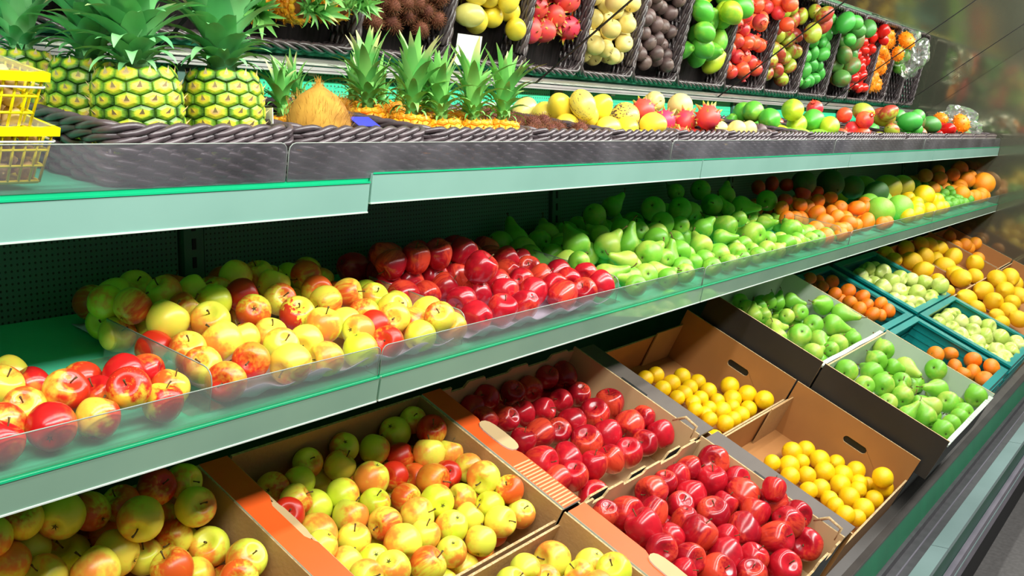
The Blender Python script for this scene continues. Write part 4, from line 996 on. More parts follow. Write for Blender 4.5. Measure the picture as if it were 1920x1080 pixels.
('',4.6234,0.9452,0.7337,0.14,-0.02,0.29,0.95,0.0297,1,4),
('',4.6997,0.8996,0.7115,-0.09,-0.03,0.45,0.89,0.0339,3,3),
('',4.5764,0.9070,0.7009,0.48,-0.31,-0.00,0.82,0.0309,0,3),
('',4.5333,0.8676,0.6844,-0.67,-0.42,0.37,0.48,0.0344,2,3),
('',4.6683,0.8432,0.6862,-0.48,-0.58,0.29,0.59,0.0316,1,2),
('',4.8769,0.8213,0.6734,-0.72,-0.66,0.05,0.22,0.0348,4,2),
('',4.8303,0.8675,0.6959,0.34,0.40,-0.85,0.05,0.0285,4,3),
('',4.7066,0.8008,0.6611,-0.72,-0.49,-0.36,0.33,0.0355,3,2),
('',4.5332,0.8012,0.6611,0.14,0.55,-0.39,0.73,0.0344,2,2),
('',4.8052,0.7579,0.6424,0.71,0.56,0.18,0.39,0.0380,1,1),
('',4.4771,0.8778,0.6842,0.21,-0.97,0.08,0.04,0.0270,1,3),
('',4.4819,0.8268,0.6585,0.60,0.48,-0.62,0.13,0.0270,0,2),
('',4.6290,0.7371,0.6182,0.41,-0.14,-0.48,0.76,0.0345,1,0),
('',4.7431,0.7050,0.6106,-0.49,-0.39,0.16,0.77,0.0294,3,0),
('',4.9005,0.7084,0.6126,-0.90,-0.12,0.18,0.37,0.0323,5,0),
('',4.4811,0.7756,0.6380,-0.26,-0.15,-0.47,0.83,0.0270,0,1),
('',4.5756,0.7023,0.5972,-0.94,-0.04,0.33,0.05,0.0380,4,0),
('',4.4857,0.6954,0.6011,0.61,-0.13,-0.28,0.73,0.0334,2,0),
('',4.6871,0.6923,0.6062,-0.15,-0.84,0.09,0.52,0.0329,6,0),
('',4.8439,0.6897,0.6097,0.17,-0.16,-0.17,0.96,0.0320,7,0),
('',4.5226,0.7386,0.6046,-0.63,-0.67,0.11,0.38,0.0278,0,0),
('',4.8733,0.9002,0.6623,0.55,-0.29,-0.02,0.78,0.0332,-1,3),
('',4.8767,0.7999,0.6116,-0.93,0.03,-0.34,0.16,0.0316,-3,1),
('',4.7211,0.7738,0.6024,0.08,-0.61,0.78,0.14,0.0348,-1,0),
('',4.5762,0.9705,0.6957,-0.82,-0.43,0.19,0.33,0.0324,-1,4),
('',4.8025,0.7276,0.5778,-0.00,-0.65,0.14,0.74,0.0329,-2,0),
('',4.7074,0.9911,0.7046,-0.58,-0.55,0.04,0.61,0.0314,-2,4),
('',4.8166,0.8405,0.6346,0.40,0.50,-0.58,0.51,0.0345,-3,2),
('',4.7897,0.9773,0.7012,-0.79,-0.29,-0.14,0.52,0.0344,-4,4),
('',4.7612,0.8787,0.6510,-0.28,-0.47,-0.31,0.78,0.0324,-2,2),
('',4.6578,0.9523,0.6860,-0.95,-0.26,-0.18,0.04,0.0317,-3,4),
('',4.6206,0.8528,0.6403,0.87,0.29,0.04,0.40,0.0342,-1,2),
('',4.8737,0.9861,0.7050,0.17,-0.32,-0.71,0.60,0.0340,-5,4),
('',4.9484,0.7983,0.6145,-0.73,-0.55,0.35,0.20,0.0349,-4,1),
('',4.5929,0.8013,0.6123,-0.20,-0.18,-0.51,0.82,0.0317,-1,1),
('',4.9512,0.9793,0.6995,0.35,-0.35,-0.57,0.66,0.0319,-6,4),
('',4.9544,0.7201,0.5726,-0.32,-0.71,-0.26,0.57,0.0315,-3,0),
('',4.9437,0.8971,0.6621,0.43,-0.16,0.03,0.89,0.0344,-2,3),
('',4.6529,0.7958,0.6097,0.36,-0.20,-0.73,0.54,0.0317,-2,1)]),
('carton_lemon','lemon','lemon','lemon cartons beside crates',[
('',5.1200,1.3382,0.9383,0.70,0.69,0.16,0.06,0.0323,0,7),
('',5.0959,1.2889,0.9108,0.62,0.34,-0.66,0.26,0.0340,0,6),
('',5.4723,1.3308,0.9278,0.84,-0.22,0.49,0.08,0.0403,1,7),
('',5.7735,1.3287,0.9284,-0.04,0.07,0.48,0.87,0.0356,2,7),
('',5.2746,1.2513,0.8889,0.16,-0.16,0.55,0.80,0.0449,1,6),
('',5.8369,1.2999,0.9161,0.34,0.58,-0.61,0.43,0.0404,2,6),
('',5.9076,1.2716,0.8939,-0.65,-0.40,-0.61,0.21,0.0449,3,6),
('',5.4885,1.2386,0.8903,0.15,0.95,-0.18,0.21,0.0425,1,5),
('',5.2113,1.1834,0.8558,0.26,-0.58,0.59,0.49,0.0422,0,5),
('',5.5914,1.1654,0.8389,-0.36,-0.40,-0.66,0.53,0.0460,0,4),
('',5.8781,1.1864,0.8577,0.40,-0.61,-0.66,0.17,0.0460,3,5),
('',5.6352,1.2177,0.8695,-0.41,0.49,-0.26,0.72,0.0344,2,5),
('',6.0089,1.1002,0.8155,0.63,-0.33,-0.26,0.66,0.0460,4,3),
('',5.1794,1.1050,0.8175,0.46,-0.00,-0.80,0.38,0.0337,0,3),
('',5.4892,1.0881,0.8138,0.80,-0.49,-0.10,0.34,0.0418,2,3),
('',5.4184,1.0506,0.8062,0.46,0.11,-0.69,0.55,0.0460,3,3),
('',5.8156,0.9546,0.7659,0.35,0.21,0.49,0.77,0.0460,3,2),
('',5.9653,0.9157,0.7634,-0.48,-0.51,0.71,0.03,0.0454,4,2),
('',5.4850,0.9570,0.7462,0.06,-0.67,0.24,0.70,0.0460,2,2),
('',5.7556,0.9018,0.7186,-0.66,0.05,-0.74,0.07,0.0460,1,1),
('',5.7951,1.0571,0.7758,0.72,-0.34,0.46,0.39,0.0385,5,3),
('',5.1319,0.9644,0.7489,-0.34,-0.31,0.42,0.78,0.0446,0,2),
('',5.3769,0.8900,0.7127,-0.77,-0.48,0.31,0.27,0.0441,0,1),
('',5.0808,0.9094,0.7221,0.51,0.81,-0.19,0.20,0.0325,1,2),
('',5.1209,1.0469,0.7796,-0.75,0.13,0.64,0.12,0.0310,1,3),
('',5.5885,0.8409,0.6818,-0.55,0.19,-0.81,0.04,0.0411,2,1),
('',5.3598,0.8183,0.6778,0.83,-0.47,0.28,0.10,0.0377,2,0),
('',5.1349,0.8312,0.6839,0.19,0.81,-0.22,0.51,0.0326,0,0),
('',5.3042,0.7641,0.6513,-0.43,-0.51,-0.72,0.18,0.0392,3,0),
('',5.0763,0.7987,0.6650,-0.54,-0.09,-0.79,0.29,0.0320,1,0),
('',5.8098,0.8458,0.6913,0.54,0.51,-0.66,0.08,0.0428,4,1),
('',6.0307,0.8987,0.7215,0.24,0.60,-0.76,0.01,0.0401,3,1)]),
('carton_orange_end','orange','orange','last carton on right',[
('',6.3624,1.2256,0.8767,0.16,0.41,-0.68,0.58,0.0407,0,0),
('',6.5214,1.2022,0.8747,0.26,0.87,0.41,0.07,0.0394,1,0),
('',6.3705,1.3117,0.9187,0.03,0.44,-0.32,0.84,0.0362,0,1),
('',6.1927,1.2417,0.8618,-0.67,0.53,0.37,0.36,0.0378,-1,1),
('',6.4447,1.2221,0.8538,0.71,0.31,-0.05,0.63,0.0392,-3,1),
('',6.2798,1.1380,0.8132,0.72,-0.04,-0.23,0.66,0.0396,-1,0),
('',6.2905,1.2618,0.8734,-0.99,-0.04,-0.00,0.15,0.0394,-2,1)]),
('shelf_nectarine','nectarine','nectarine','middle shelf',[
('y',0.6883,1.2411,1.1785,0.86,0.33,-0.09,0.39,0.0265,0,2),
('r',0.7340,1.2541,1.1667,0.91,-0.23,-0.24,0.26,0.0265,1,2),
('y',0.6913,1.1966,1.1583,0.71,0.14,-0.44,0.54,0.0265,0,1),
('o',0.7402,1.1871,1.1702,-0.89,-0.39,-0.06,0.24,0.0283,1,1),
('o',0.7975,1.2370,1.1661,-0.60,-0.56,0.35,0.46,0.0265,2,2),
('r',0.8331,1.1973,1.1745,-0.19,-0.87,0.33,0.31,0.0273,3,1),
('r',0.8790,1.2143,1.1651,-0.55,-0.15,-0.65,0.50,0.0265,4,1),
('s',0.7949,1.1335,1.1716,0.78,0.20,-0.49,0.33,0.0278,4,0),
('r',0.7883,1.1887,1.1540,0.93,0.01,-0.29,0.22,0.0265,2,1),
('r',0.6865,1.1338,1.1462,0.32,0.14,0.58,0.74,0.0293,2,0),
('o',0.6497,1.1715,1.1506,0.87,-0.28,-0.34,0.21,0.0265,1,0),
('r',0.6215,1.1317,1.1429,0.54,0.24,0.05,0.80,0.0265,0,0),
('o',0.7473,1.1319,1.1433,0.96,-0.10,0.25,0.06,0.0269,3,0),
('s',0.8431,1.1317,1.1429,-0.86,-0.01,-0.13,0.50,0.0265,5,0),
('y',0.8790,1.1643,1.1492,0.10,0.17,-0.15,0.97,0.0265,6,0),
('g',0.7324,1.3024,1.1761,0.22,-0.24,0.30,0.90,0.0265,0,3)]),
('shelf_apple','apple','apple','middle shelf heap',[
('g',0.9370,1.3812,1.2387,-0.35,0.13,0.61,0.70,0.0275,0,4),
('g',0.9523,1.4117,1.2024,-0.76,-0.47,0.41,0.16,0.0275,0,5),
('o',0.9454,1.3307,1.2373,-0.73,0.22,-0.36,0.54,0.0275,0,3),
('y',1.0259,1.3608,1.2445,-0.94,-0.03,0.35,0.05,0.0275,2,4),
('y',1.0779,1.3557,1.2400,-0.87,-0.20,-0.43,0.15,0.0275,3,4),
('g',1.1301,1.3622,1.2299,0.71,0.46,-0.26,0.47,0.0275,4,4),
('o',0.9370,1.3597,1.1923,-0.84,-0.53,0.06,0.05,0.0275,1,4),
('r',0.9383,1.2741,1.1812,0.25,0.73,-0.50,0.39,0.0275,0,2),
('y',0.9775,1.2929,1.2147,0.93,0.10,0.30,0.20,0.0315,1,3),
('o',1.0276,1.3149,1.2222,0.22,0.35,-0.15,0.90,0.0275,2,3),
('y',1.0331,1.2633,1.2089,-0.10,-0.30,-0.24,0.92,0.0305,1,2),
('g',1.0138,1.2148,1.1866,0.14,-0.15,0.33,0.92,0.0308,1,1),
('o',0.9630,1.2296,1.1804,0.25,-0.07,-0.29,0.92,0.0275,0,1),
('o',0.9509,1.1822,1.1668,0.60,-0.06,-0.53,0.60,0.0275,0,0),
('r',0.9499,1.1327,1.1503,0.04,-0.53,-0.39,0.75,0.0290,1,0),
('g',1.0768,1.3057,1.2302,0.28,-0.41,-0.76,0.42,0.0275,3,3),
('y',1.1750,1.3678,1.2535,-0.83,0.46,0.22,0.25,0.0275,5,4),
('o',1.2353,1.3809,1.2471,0.44,-0.12,-0.10,0.89,0.0275,6,4),
('y',1.2256,1.3318,1.2371,0.60,0.20,0.07,0.77,0.0275,7,4),
('o',1.3121,1.3419,1.2420,-0.61,0.19,0.77,0.03,0.0275,8,4),
('r',1.1380,1.3118,1.2319,-0.11,0.49,-0.30,0.81,0.0275,4,3),
('o',1.1219,1.2668,1.2120,0.45,-0.17,0.80,0.36,0.0282,2,2),
('o',1.2003,1.2915,1.2187,-0.84,-0.52,0.16,0.01,0.0275,5,3),
('o',1.2939,1.2986,1.2216,0.67,0.50,-0.49,0.24,0.0275,6,3),
('s',1.1926,1.2427,1.1998,0.06,-0.16,-0.35,0.92,0.0295,3,2),
('o',1.3377,1.2667,1.2142,-0.28,0.09,-0.62,0.73,0.0275,5,2),
('o',1.2716,1.2539,1.2105,-0.06,-0.78,0.25,0.57,0.0275,4,2),
('g',1.4111,1.2724,1.1964,0.14,-0.05,-0.39,0.91,0.0275,7,2),
('y',1.1195,1.2277,1.1781,0.16,-0.01,-0.23,0.96,0.0275,3,1),
('y',1.0984,1.1812,1.1710,0.83,0.39,-0.27,0.31,0.0275,3,0),
('g',1.1989,1.1897,1.1863,-0.37,-0.04,-0.14,0.92,0.0300,4,1),
('y',1.2781,1.2169,1.1754,0.64,0.71,0.14,0.27,0.0275,5,1),
('o',1.3284,1.2214,1.1831,-0.02,0.56,0.44,0.70,0.0275,6,1),
('r',1.0160,1.1549,1.1659,-0.01,-0.54,-0.38,0.75,0.0275,2,0),
('o',1.0747,1.1349,1.1529,-0.20,-0.79,0.13,0.56,0.0317,4,0),
('y',1.1462,1.1323,1.1483,-0.56,-0.21,0.67,0.44,0.0277,6,0),
('g',1.2234,1.1327,1.1495,0.04,0.92,-0.38,0.12,0.0288,8,0),
('y',1.1494,1.1788,1.1698,-0.22,-0.75,-0.13,0.61,0.0275,5,0),
('y',1.2557,1.1673,1.1717,-0.31,0.74,-0.26,0.53,0.0275,7,0),
('o',1.0657,1.2299,1.1796,0.89,-0.16,-0.02,0.42,0.0275,2,1),
('o',1.3672,1.2535,1.1746,0.62,-0.00,0.67,0.40,0.0275,6,2),
('o',1.4074,1.2234,1.1831,-0.64,-0.43,-0.26,0.58,0.0275,7,1),
('r',1.3059,1.1754,1.1709,-0.04,0.01,0.58,0.81,0.0275,9,0),
('r',1.2889,1.1311,1.1516,-0.54,-0.56,0.19,0.60,0.0275,10,0),
('o',1.3566,1.1750,1.1782,0.10,-0.44,-0.46,0.76,0.0275,11,0),
('o',1.4065,1.1756,1.1610,0.00,0.15,-0.80,0.58,0.0296,12,0),
('y',1.4601,1.1847,1.1718,-0.59,-0.20,-0.60,0.50,0.0300,8,1),
('o',1.4217,1.1264,1.1751,0.64,-0.08,-0.46,0.61,0.0275,14,0),
('y',1.4630,1.1313,1.1498,-0.31,-0.44,0.06,0.84,0.0275,15,0),
('g',1.3727,1.1317,1.1480,0.60,0.30,0.38,0.63,0.0275,13,0),
('g',1.4036,1.4833,1.2175,-0.33,-0.87,0.18,0.32,0.0286,-5,4),
('g',1.0394,1.4658,1.2139,-0.17,0.86,0.23,0.43,0.0284,-2,3),
('o',1.3824,1.3383,1.1923,0.07,0.32,0.01,0.95,0.0316,-5,1),
('o',1.1901,1.4495,1.2134,-0.87,-0.34,0.31,0.19,0.0311,-4,3),
('g',1.2215,1.4007,1.2011,0.11,-0.33,0.85,0.40,0.0283,-2,2),
('y',1.4376,1.4343,1.2082,0.38,0.79,-0.19,0.44,0.0288,-6,3),
('o',1.2825,1.4135,1.2051,0.19,0.75,-0.60,0.20,0.0298,-3,2),
('g',1.3400,1.4669,1.2165,-0.32,0.42,-0.39,0.75,0.0308,-5,3),
('o',1.1213,1.4513,1.2121,0.55,0.50,0.51,0.42,0.0294,-3,3),
('y',1.3777,1.3957,1.2025,-0.67,-0.71,-0.13,0.19,0.0306,-4,2),
('o',0.9869,1.4964,1.2205,-0.07,0.07,-0.61,0.79,0.0290,-1,4),
('g',1.4602,1.3362,1.1897,-0.31,-0.77,0.52,0.23,0.0294,-6,1),
('g',1.0516,1.3517,1.1922,-0.79,0.06,-0.05,0.61,0.0290,-2,1),
('o',1.0708,1.4121,1.2047,0.14,-0.27,0.71,0.63,0.0297,-1,2),
('o',1.4601,1.4934,1.2207,-0.28,-0.38,-0.51,0.72,0.0299,-6,4),
('g',0.9956,1.3578,1.1962,0.25,-0.04,0.69,0.68,0.0316,-1,1),
('g',1.2382,1.2909,1.1811,0.58,-0.42,0.55,0.42,0.0296,-1,0),
('y',1.1858,1.3523,1.1933,0.38,-0.33,-0.83,0.26,0.0299,-3,1),
('o',1.2536,1.4932,1.2223,0.53,0.33,-0.58,0.52,0.0315,-4,4),
('y',1.2857,1.3477,1.1920,0.88,0.19,-0.28,0.32,0.0295,-4,1),
('o',1.4592,1.2593,1.1749,0.58,-0.47,-0.03,0.66,0.0296,-2,0),
('y',1.0749,1.5026,1.2330,-0.52,-0.30,-0.22,0.77,0.0302,-2,4),
('y',0.9900,1.4363,1.2340,-0.70,-0.18,-0.61,0.32,0.0317,-1,3),
('o',1.1564,1.5090,1.2222,-0.29,0.14,-0.05,0.94,0.0283,-3,4)]),
('shelf_red_apple','red_apple','apple','middle shelf',[
('',1.5100,1.3126,1.2465,0.45,-0.44,-0.76,0.14,0.0285,1,3),
('',1.5368,1.3576,1.2552,-0.26,0.38,-0.80,0.38,0.0285,0,4),
('',1.5611,1.2969,1.2519,-0.84,-0.11,0.01,0.54,0.0285,3,3),
('',1.6197,1.2875,1.2545,-0.94,-0.17,0.18,0.23,0.0285,2,2),
('',1.6964,1.2849,1.2535,0.94,0.12,0.31,0.08,0.0287,5,2),
('',1.6541,1.2087,1.2312,-0.93,-0.30,-0.18,0.15,0.0315,2,1),
('',1.5194,1.3357,1.1979,-0.86,-0.28,-0.08,0.42,0.0285,0,3),
('',1.5726,1.3212,1.2042,0.91,-0.19,-0.36,0.02,0.0285,2,3),
('',1.6344,1.3139,1.2093,-0.78,-0.56,-0.02,0.28,0.0285,4,3),
('',1.6827,1.2889,1.2022,-0.79,0.22,0.03,0.57,0.0285,4,2),
('',1.6136,1.2687,1.1910,0.55,0.42,-0.10,0.72,0.0285,3,2),
('',1.6635,1.2223,1.1779,0.77,-0.33,-0.43,0.34,0.0285,1,1),
('',1.7579,1.2385,1.1845,-0.89,0.16,0.28,0.33,0.0285,3,1),
('',1.5928,1.2063,1.1754,-0.07,-0.79,0.01,0.61,0.0285,0,1),
('',1.5587,1.1450,1.1557,0.69,-0.52,0.44,0.25,0.0285,0,0),
('',1.6376,1.1443,1.1561,0.59,0.08,-0.24,0.76,0.0290,1,0),
('',1.8488,1.2778,1.1972,0.02,0.26,0.75,0.61,0.0285,6,2),
('',1.9028,1.3205,1.2154,0.46,0.50,-0.10,0.73,0.0285,5,3),
('',1.8292,1.2301,1.1851,-0.58,0.56,-0.55,0.22,0.0285,5,1),
('',1.9360,1.2820,1.1940,0.74,0.07,-0.51,0.43,0.0285,7,2),
('',1.9144,1.2353,1.1813,0.32,0.37,-0.31,0.82,0.0285,6,1),
('',1.7245,1.1985,1.1746,-0.86,0.15,-0.07,0.49,0.0285,4,1),
('',1.8003,1.1798,1.1671,0.58,0.23,0.24,0.75,0.0292,3,0),
('',1.7157,1.1440,1.1570,0.32,-0.52,0.73,0.30,0.0299,2,0),
('',1.9634,1.3261,1.2049,0.77,0.44,0.37,0.28,0.0285,6,3),
('',1.8939,1.1880,1.1692,-0.75,-0.58,0.31,0.02,0.0285,4,0),
('',1.8615,1.1438,1.1585,-0.37,-0.32,0.84,0.23,0.0315,5,0),
('',1.9903,1.2390,1.1834,-0.82,0.07,-0.56,0.13,0.0285,7,1),
('',1.9625,1.1945,1.1753,0.29,-0.19,-0.78,0.53,0.0285,8,1),
('',1.9489,1.1426,1.1552,0.87,0.15,-0.47,0.02,0.0285,6,0),
('',2.0321,1.1882,1.1798,-0.51,-0.63,0.39,0.43,0.0285,7,0),
('',2.0220,1.1413,1.1619,0.80,-0.39,0.17,0.43,0.0297,8,0),
('',1.5611,1.2736,1.1838,0.51,0.57,-0.58,0.28,0.0285,1,2),
('',1.5091,1.2820,1.1895,-0.69,0.09,0.71,0.05,0.0285,0,2),
('',1.8999,1.4202,1.2118,0.90,0.41,-0.11,0.05,0.0311,-6,2),
('',1.7390,1.4452,1.2158,0.29,0.59,-0.21,0.73,0.0303,-3,2),
('',1.7037,1.4940,1.2281,-0.60,0.36,0.71,0.00,0.0330,-1,3),
('',1.8357,1.4211,1.2124,0.08,-0.42,-0.69,0.58,0.0315,-5,2),
('',1.7994,1.3350,1.1953,-0.62,0.73,0.18,0.22,0.0312,-2,0),
('',1.5566,1.4578,1.2212,0.48,0.37,0.78,0.15,0.0331,-1,2),
('',1.7920,1.4826,1.2257,0.43,-0.07,-0.70,0.57,0.0328,-2,3),
('',1.6453,1.4078,1.2086,-0.58,-0.07,-0.56,0.59,0.0303,-2,1),
('',1.7231,1.3495,1.1991,-0.92,-0.40,-0.03,0.01,0.0321,-1,0),
('',1.9902,1.4422,1.2179,-0.64,0.14,-0.21,0.73,0.0329,-7,2),
('',1.8522,1.4767,1.2233,-0.91,-0.39,-0.11,0.08,0.0316,-4,2),
('',1.5771,1.3980,1.2103,-0.75,0.34,-0.27,0.50,0.0339,-1,1),
('',1.9391,1.4903,1.2265,0.21,-0.61,-0.40,0.65,0.0321,-3,3),
('',1.9557,1.3928,1.2074,-0.67,0.40,0.62,0.05,0.0319,-4,1),
('',1.7512,1.2970,1.1955,-0.20,-0.26,-0.56,0.76,0.0321,-3,0),
('',1.6493,1.4603,1.2330,-0.21,-0.31,-0.65,0.67,0.0321,-2,2),
('',1.7826,1.4083,1.2312,-0.04,0.51,-0.56,0.65,0.0305,-3,1)]),
('shelf_pear','pear','pear','middle shelf',[
('',2.1836,1.3071,1.2278,0.91,-0.36,0.19,0.09,0.0346,0,3),
('',2.0862,1.2394,1.1998,-0.58,0.58,-0.24,0.51,0.0260,0,2),
('',2.2921,1.2797,1.2166,-0.40,0.46,-0.24,0.76,0.0337,1,2),
('',2.4826,1.3435,1.2431,0.65,0.18,0.61,0.43,0.0287,2,3),
('',2.5399,1.3208,1.2318,-0.40,0.80,0.03,0.45,0.0268,3,3),
('',2.7161,1.3369,1.2405,0.50,0.36,0.70,0.36,0.0340,4,3),
('',2.8071,1.4142,1.2725,0.46,0.18,0.82,0.28,0.0376,1,5),
('',2.3873,1.2724,1.2131,-0.93,0.00,-0.06,0.37,0.0305,2,2),
('',2.5393,1.2672,1.2136,-0.80,0.25,-0.54,0.05,0.0341,3,2),
('',2.2555,1.2053,1.1859,-0.62,-0.08,0.60,0.51,0.0280,0,1),
('',2.2014,1.1666,1.1538,-0.32,-0.51,0.37,0.71,0.0295,0,0),
('',2.3879,1.2107,1.1930,0.42,0.56,0.25,0.67,0.0354,1,1),
('',2.4401,1.1936,1.1771,0.27,0.20,0.68,0.65,0.0260,2,1),
('',2.3529,1.1762,1.1531,-0.22,0.39,-0.58,0.68,0.0270,2,0),
('',2.5506,1.2040,1.1850,0.51,0.23,0.52,0.65,0.0317,3,1),
('',2.4724,1.1580,1.1512,0.47,-0.27,0.82,0.19,0.0286,4,0),
('',2.5858,1.1775,1.1523,0.40,0.44,0.44,0.67,0.0260,6,0),
('',2.6999,1.2099,1.1868,-0.59,0.54,0.05,0.60,0.0330,4,1),
('',2.8767,1.2835,1.2186,-0.87,-0.01,-0.47,0.15,0.0305,4,2),
('',3.1956,1.3981,1.2670,-0.41,-0.60,0.16,0.67,0.0362,1,4),
('',3.0206,1.2719,1.2140,-0.49,0.33,0.51,0.63,0.0364,5,2),
('',2.7459,1.1722,1.1589,-0.69,0.48,-0.43,0.31,0.0306,8,0),
('',2.8463,1.1617,1.1597,-0.15,0.69,0.13,0.70,0.0282,10,0),
('',2.8754,1.2243,1.1943,0.47,0.62,-0.34,0.52,0.0260,5,1),
('',3.2390,1.3635,1.2507,-0.51,0.16,0.29,0.79,0.0260,2,4),
('',3.1899,1.3010,1.2260,-0.17,0.63,0.06,0.76,0.0280,6,3),
('',3.3769,1.3677,1.2536,0.66,0.72,-0.19,0.12,0.0349,3,4),
('',3.0871,1.2105,1.1908,0.08,0.24,0.66,0.71,0.0380,6,1),
('',3.6428,1.3800,1.2587,-0.69,0.30,-0.62,0.22,0.0380,4,4),
('',3.2902,1.2537,1.2066,0.45,0.39,-0.56,0.58,0.0260,6,2),
('',2.9672,1.1654,1.1502,-0.27,0.73,-0.39,0.50,0.0262,12,0),
('',3.1316,1.1757,1.1723,0.67,0.07,0.73,0.13,0.0260,14,0),
('',3.3830,1.1952,1.1826,-0.39,0.59,0.12,0.70,0.0367,7,1),
('',3.1757,1.1350,1.1566,0.79,-0.53,0.26,0.14,0.0321,16,0),
('',2.9538,1.3962,1.2651,0.49,-0.01,0.86,0.13,0.0365,0,4),
('',2.3405,1.3306,1.2376,-0.44,0.46,0.39,0.67,0.0264,1,3),
('',2.4675,1.4188,1.2741,-0.13,0.81,-0.43,0.38,0.0321,0,5),
('',2.6299,1.4556,1.2894,0.52,0.46,0.13,0.71,0.0293,0,6),
('',3.1195,1.4931,1.3077,-0.16,0.49,0.40,0.76,0.0284,1,6),
('',3.3030,1.4869,1.3055,-0.21,0.77,-0.16,0.58,0.0350,2,6),
('',3.4230,1.4459,1.2858,-0.48,0.43,-0.06,0.76,0.0329,2,5),
('',2.7887,1.3165,1.2322,-0.72,0.47,-0.48,0.18,0.0276,5,3),
('',2.4314,1.1311,1.1433,-0.32,0.80,0.14,0.49,0.0260,5,0),
('',2.3356,1.1311,1.1433,-0.78,0.28,-0.47,0.31,0.0260,3,0),
('',2.6032,1.1311,1.1433,0.49,0.08,0.81,0.30,0.0260,7,0),
('',2.7174,1.1311,1.1433,-0.05,0.64,-0.12,0.75,0.0260,9,0),
('',2.8101,1.1311,1.1433,0.40,0.20,0.75,0.50,0.0260,11,0),
('',2.9345,1.1311,1.1433,0.54,0.22,0.71,0.40,0.0260,13,0),
('',3.0937,1.1311,1.1433,-0.26,0.57,-0.21,0.75,0.0260,15,0),
('',2.1655,1.1311,1.1433,0.24,0.38,0.69,0.57,0.0260,1,0),
('',2.6569,1.3509,1.1932,0.50,-0.85,0.17,0.02,0.0330,-7,3),
('',2.2358,1.3783,1.2013,-0.44,0.74,-0.46,0.23,0.0358,-3,3),
('',3.0042,1.3702,1.1970,0.39,0.07,0.91,0.15,0.0331,-10,3),
('',2.2610,1.4660,1.2156,-0.47,0.66,0.36,0.46,0.0331,-3,5),
('',3.0951,1.4847,1.2205,0.42,0.47,0.45,0.64,0.0343,-14,5),
('',2.8237,1.3933,1.2044,-0.44,0.53,0.06,0.72,0.0359,-7,4),
('',2.7555,1.4438,1.2131,0.29,0.57,0.65,0.41,0.0348,-11,5),
('',2.9378,1.3528,1.1931,0.09,0.59,0.45,0.66,0.0326,-9,3),
('',2.1988,1.4979,1.2246,0.94,-0.25,0.19,0.13,0.0358,-2,5),
('',3.6571,1.3331,1.1886,0.75,-0.16,0.60,0.23,0.0320,-15,3),
('',3.2906,1.3916,1.2019,0.02,-0.58,0.64,0.50,0.0339,-11,4),
('',3.3167,1.2971,1.1825,-0.14,0.78,-0.07,0.61,0.0328,-8,2),
('',3.4634,1.3945,1.2015,0.02,0.69,0.40,0.61,0.0329,-13,4),
('',2.9562,1.4708,1.2169,-0.67,-0.14,-0.73,0.07,0.0335,-12,5),
('',2.4288,1.3134,1.1877,0.23,0.26,0.58,0.73,0.0348,-3,2),
('',3.5764,1.3100,1.1844,-0.34,0.55,0.16,0.75,0.0322,-9,2),
('',3.6215,1.4463,1.2131,0.33,0.41,0.58,0.62,0.0344,-21,5),
('',3.4252,1.4755,1.2203,-0.70,0.47,-0.45,0.29,0.0359,-18,5),
('',2.3609,1.3726,1.1989,-0.34,0.39,-0.85,0.12,0.0345,-5,3),
('',3.2104,1.4956,1.2216,0.24,0.60,-0.32,0.69,0.0333,-15,5),
('',3.1959,1.4303,1.2086,-0.00,0.51,-0.26,0.82,0.0330,-10,4),
('',2.6974,1.4751,1.2189,0.37,0.34,0.35,0.79,0.0346,-9,5),
('',3.3850,1.4250,1.2086,-0.69,0.23,-0.55,0.40,0.0341,-12,4),
('',2.1228,1.4913,1.2215,0.78,-0.18,0.55,0.26,0.0340,-1,5),
('',2.7441,1.3146,1.1864,0.05,0.85,0.27,0.45,0.0333,-6,2),
('',3.3264,1.4948,1.2201,0.31,-0.05,0.93,0.18,0.0320,-16,5),
('',2.8872,1.4366,1.2124,0.47,-0.18,0.69,0.52,0.0356,-6,4),
('',2.0892,1.3760,1.1974,0.34,0.79,0.20,0.46,0.0324,-1,3),
('',2.6398,1.4099,1.2041,0.10,0.55,0.61,0.56,0.0325,-5,4),
('',2.4882,1.4015,1.2026,0.01,0.66,0.23,0.71,0.0326,-4,4),
('',2.1295,1.4272,1.2092,-0.55,0.75,-0.17,0.32,0.0342,-1,4),
('',2.8477,1.3344,1.1889,0.34,0.43,0.54,0.64,0.0320,-8,3),
('',2.3512,1.5004,1.2252,-0.28,0.50,0.21,0.79,0.0359,-4,5),
('',3.5419,1.4021,1.2053,0.59,0.23,0.55,0.55,0.0351,-14,4),
('',2.5445,1.4466,1.2138,0.04,0.43,0.56,0.71,0.0351,-7,5),
('',3.4955,1.3296,1.1896,-0.62,0.53,0.42,0.39,0.0336,-14,3),
('',3.5763,1.5045,1.2224,0.33,-0.07,0.92,0.22,0.0324,-1,6),
('',3.1953,1.3627,1.1967,0.28,0.56,0.60,0.50,0.0343,-12,3),
('',3.4163,1.3506,1.1945,-0.82,0.23,-0.36,0.38,0.0344,-13,3),
('',3.1234,1.4058,1.2031,-0.52,-0.21,-0.65,0.52,0.0323,-9,4),
('',2.6114,1.4723,1.2180,0.16,0.57,0.76,0.25,0.0342,-8,5),
('',3.2720,1.4518,1.2151,0.50,-0.51,0.69,0.10,0.0353,-17,5),
('',3.1076,1.3381,1.1928,0.87,0.09,0.42,0.25,0.0351,-11,3),
('',2.5842,1.3641,1.1987,0.00,0.51,0.16,0.85,0.0359,-6,3),
('',2.3975,1.4317,1.2108,-0.80,0.18,-0.56,0.11,0.0349,-3,4),
('',2.3461,1.3075,1.1859,-0.89,-0.08,-0.30,0.32,0.0342,-2,2),
('',3.2462,1.3140,1.1878,0.01,0.61,0.05,0.79,0.0348,-7,2),
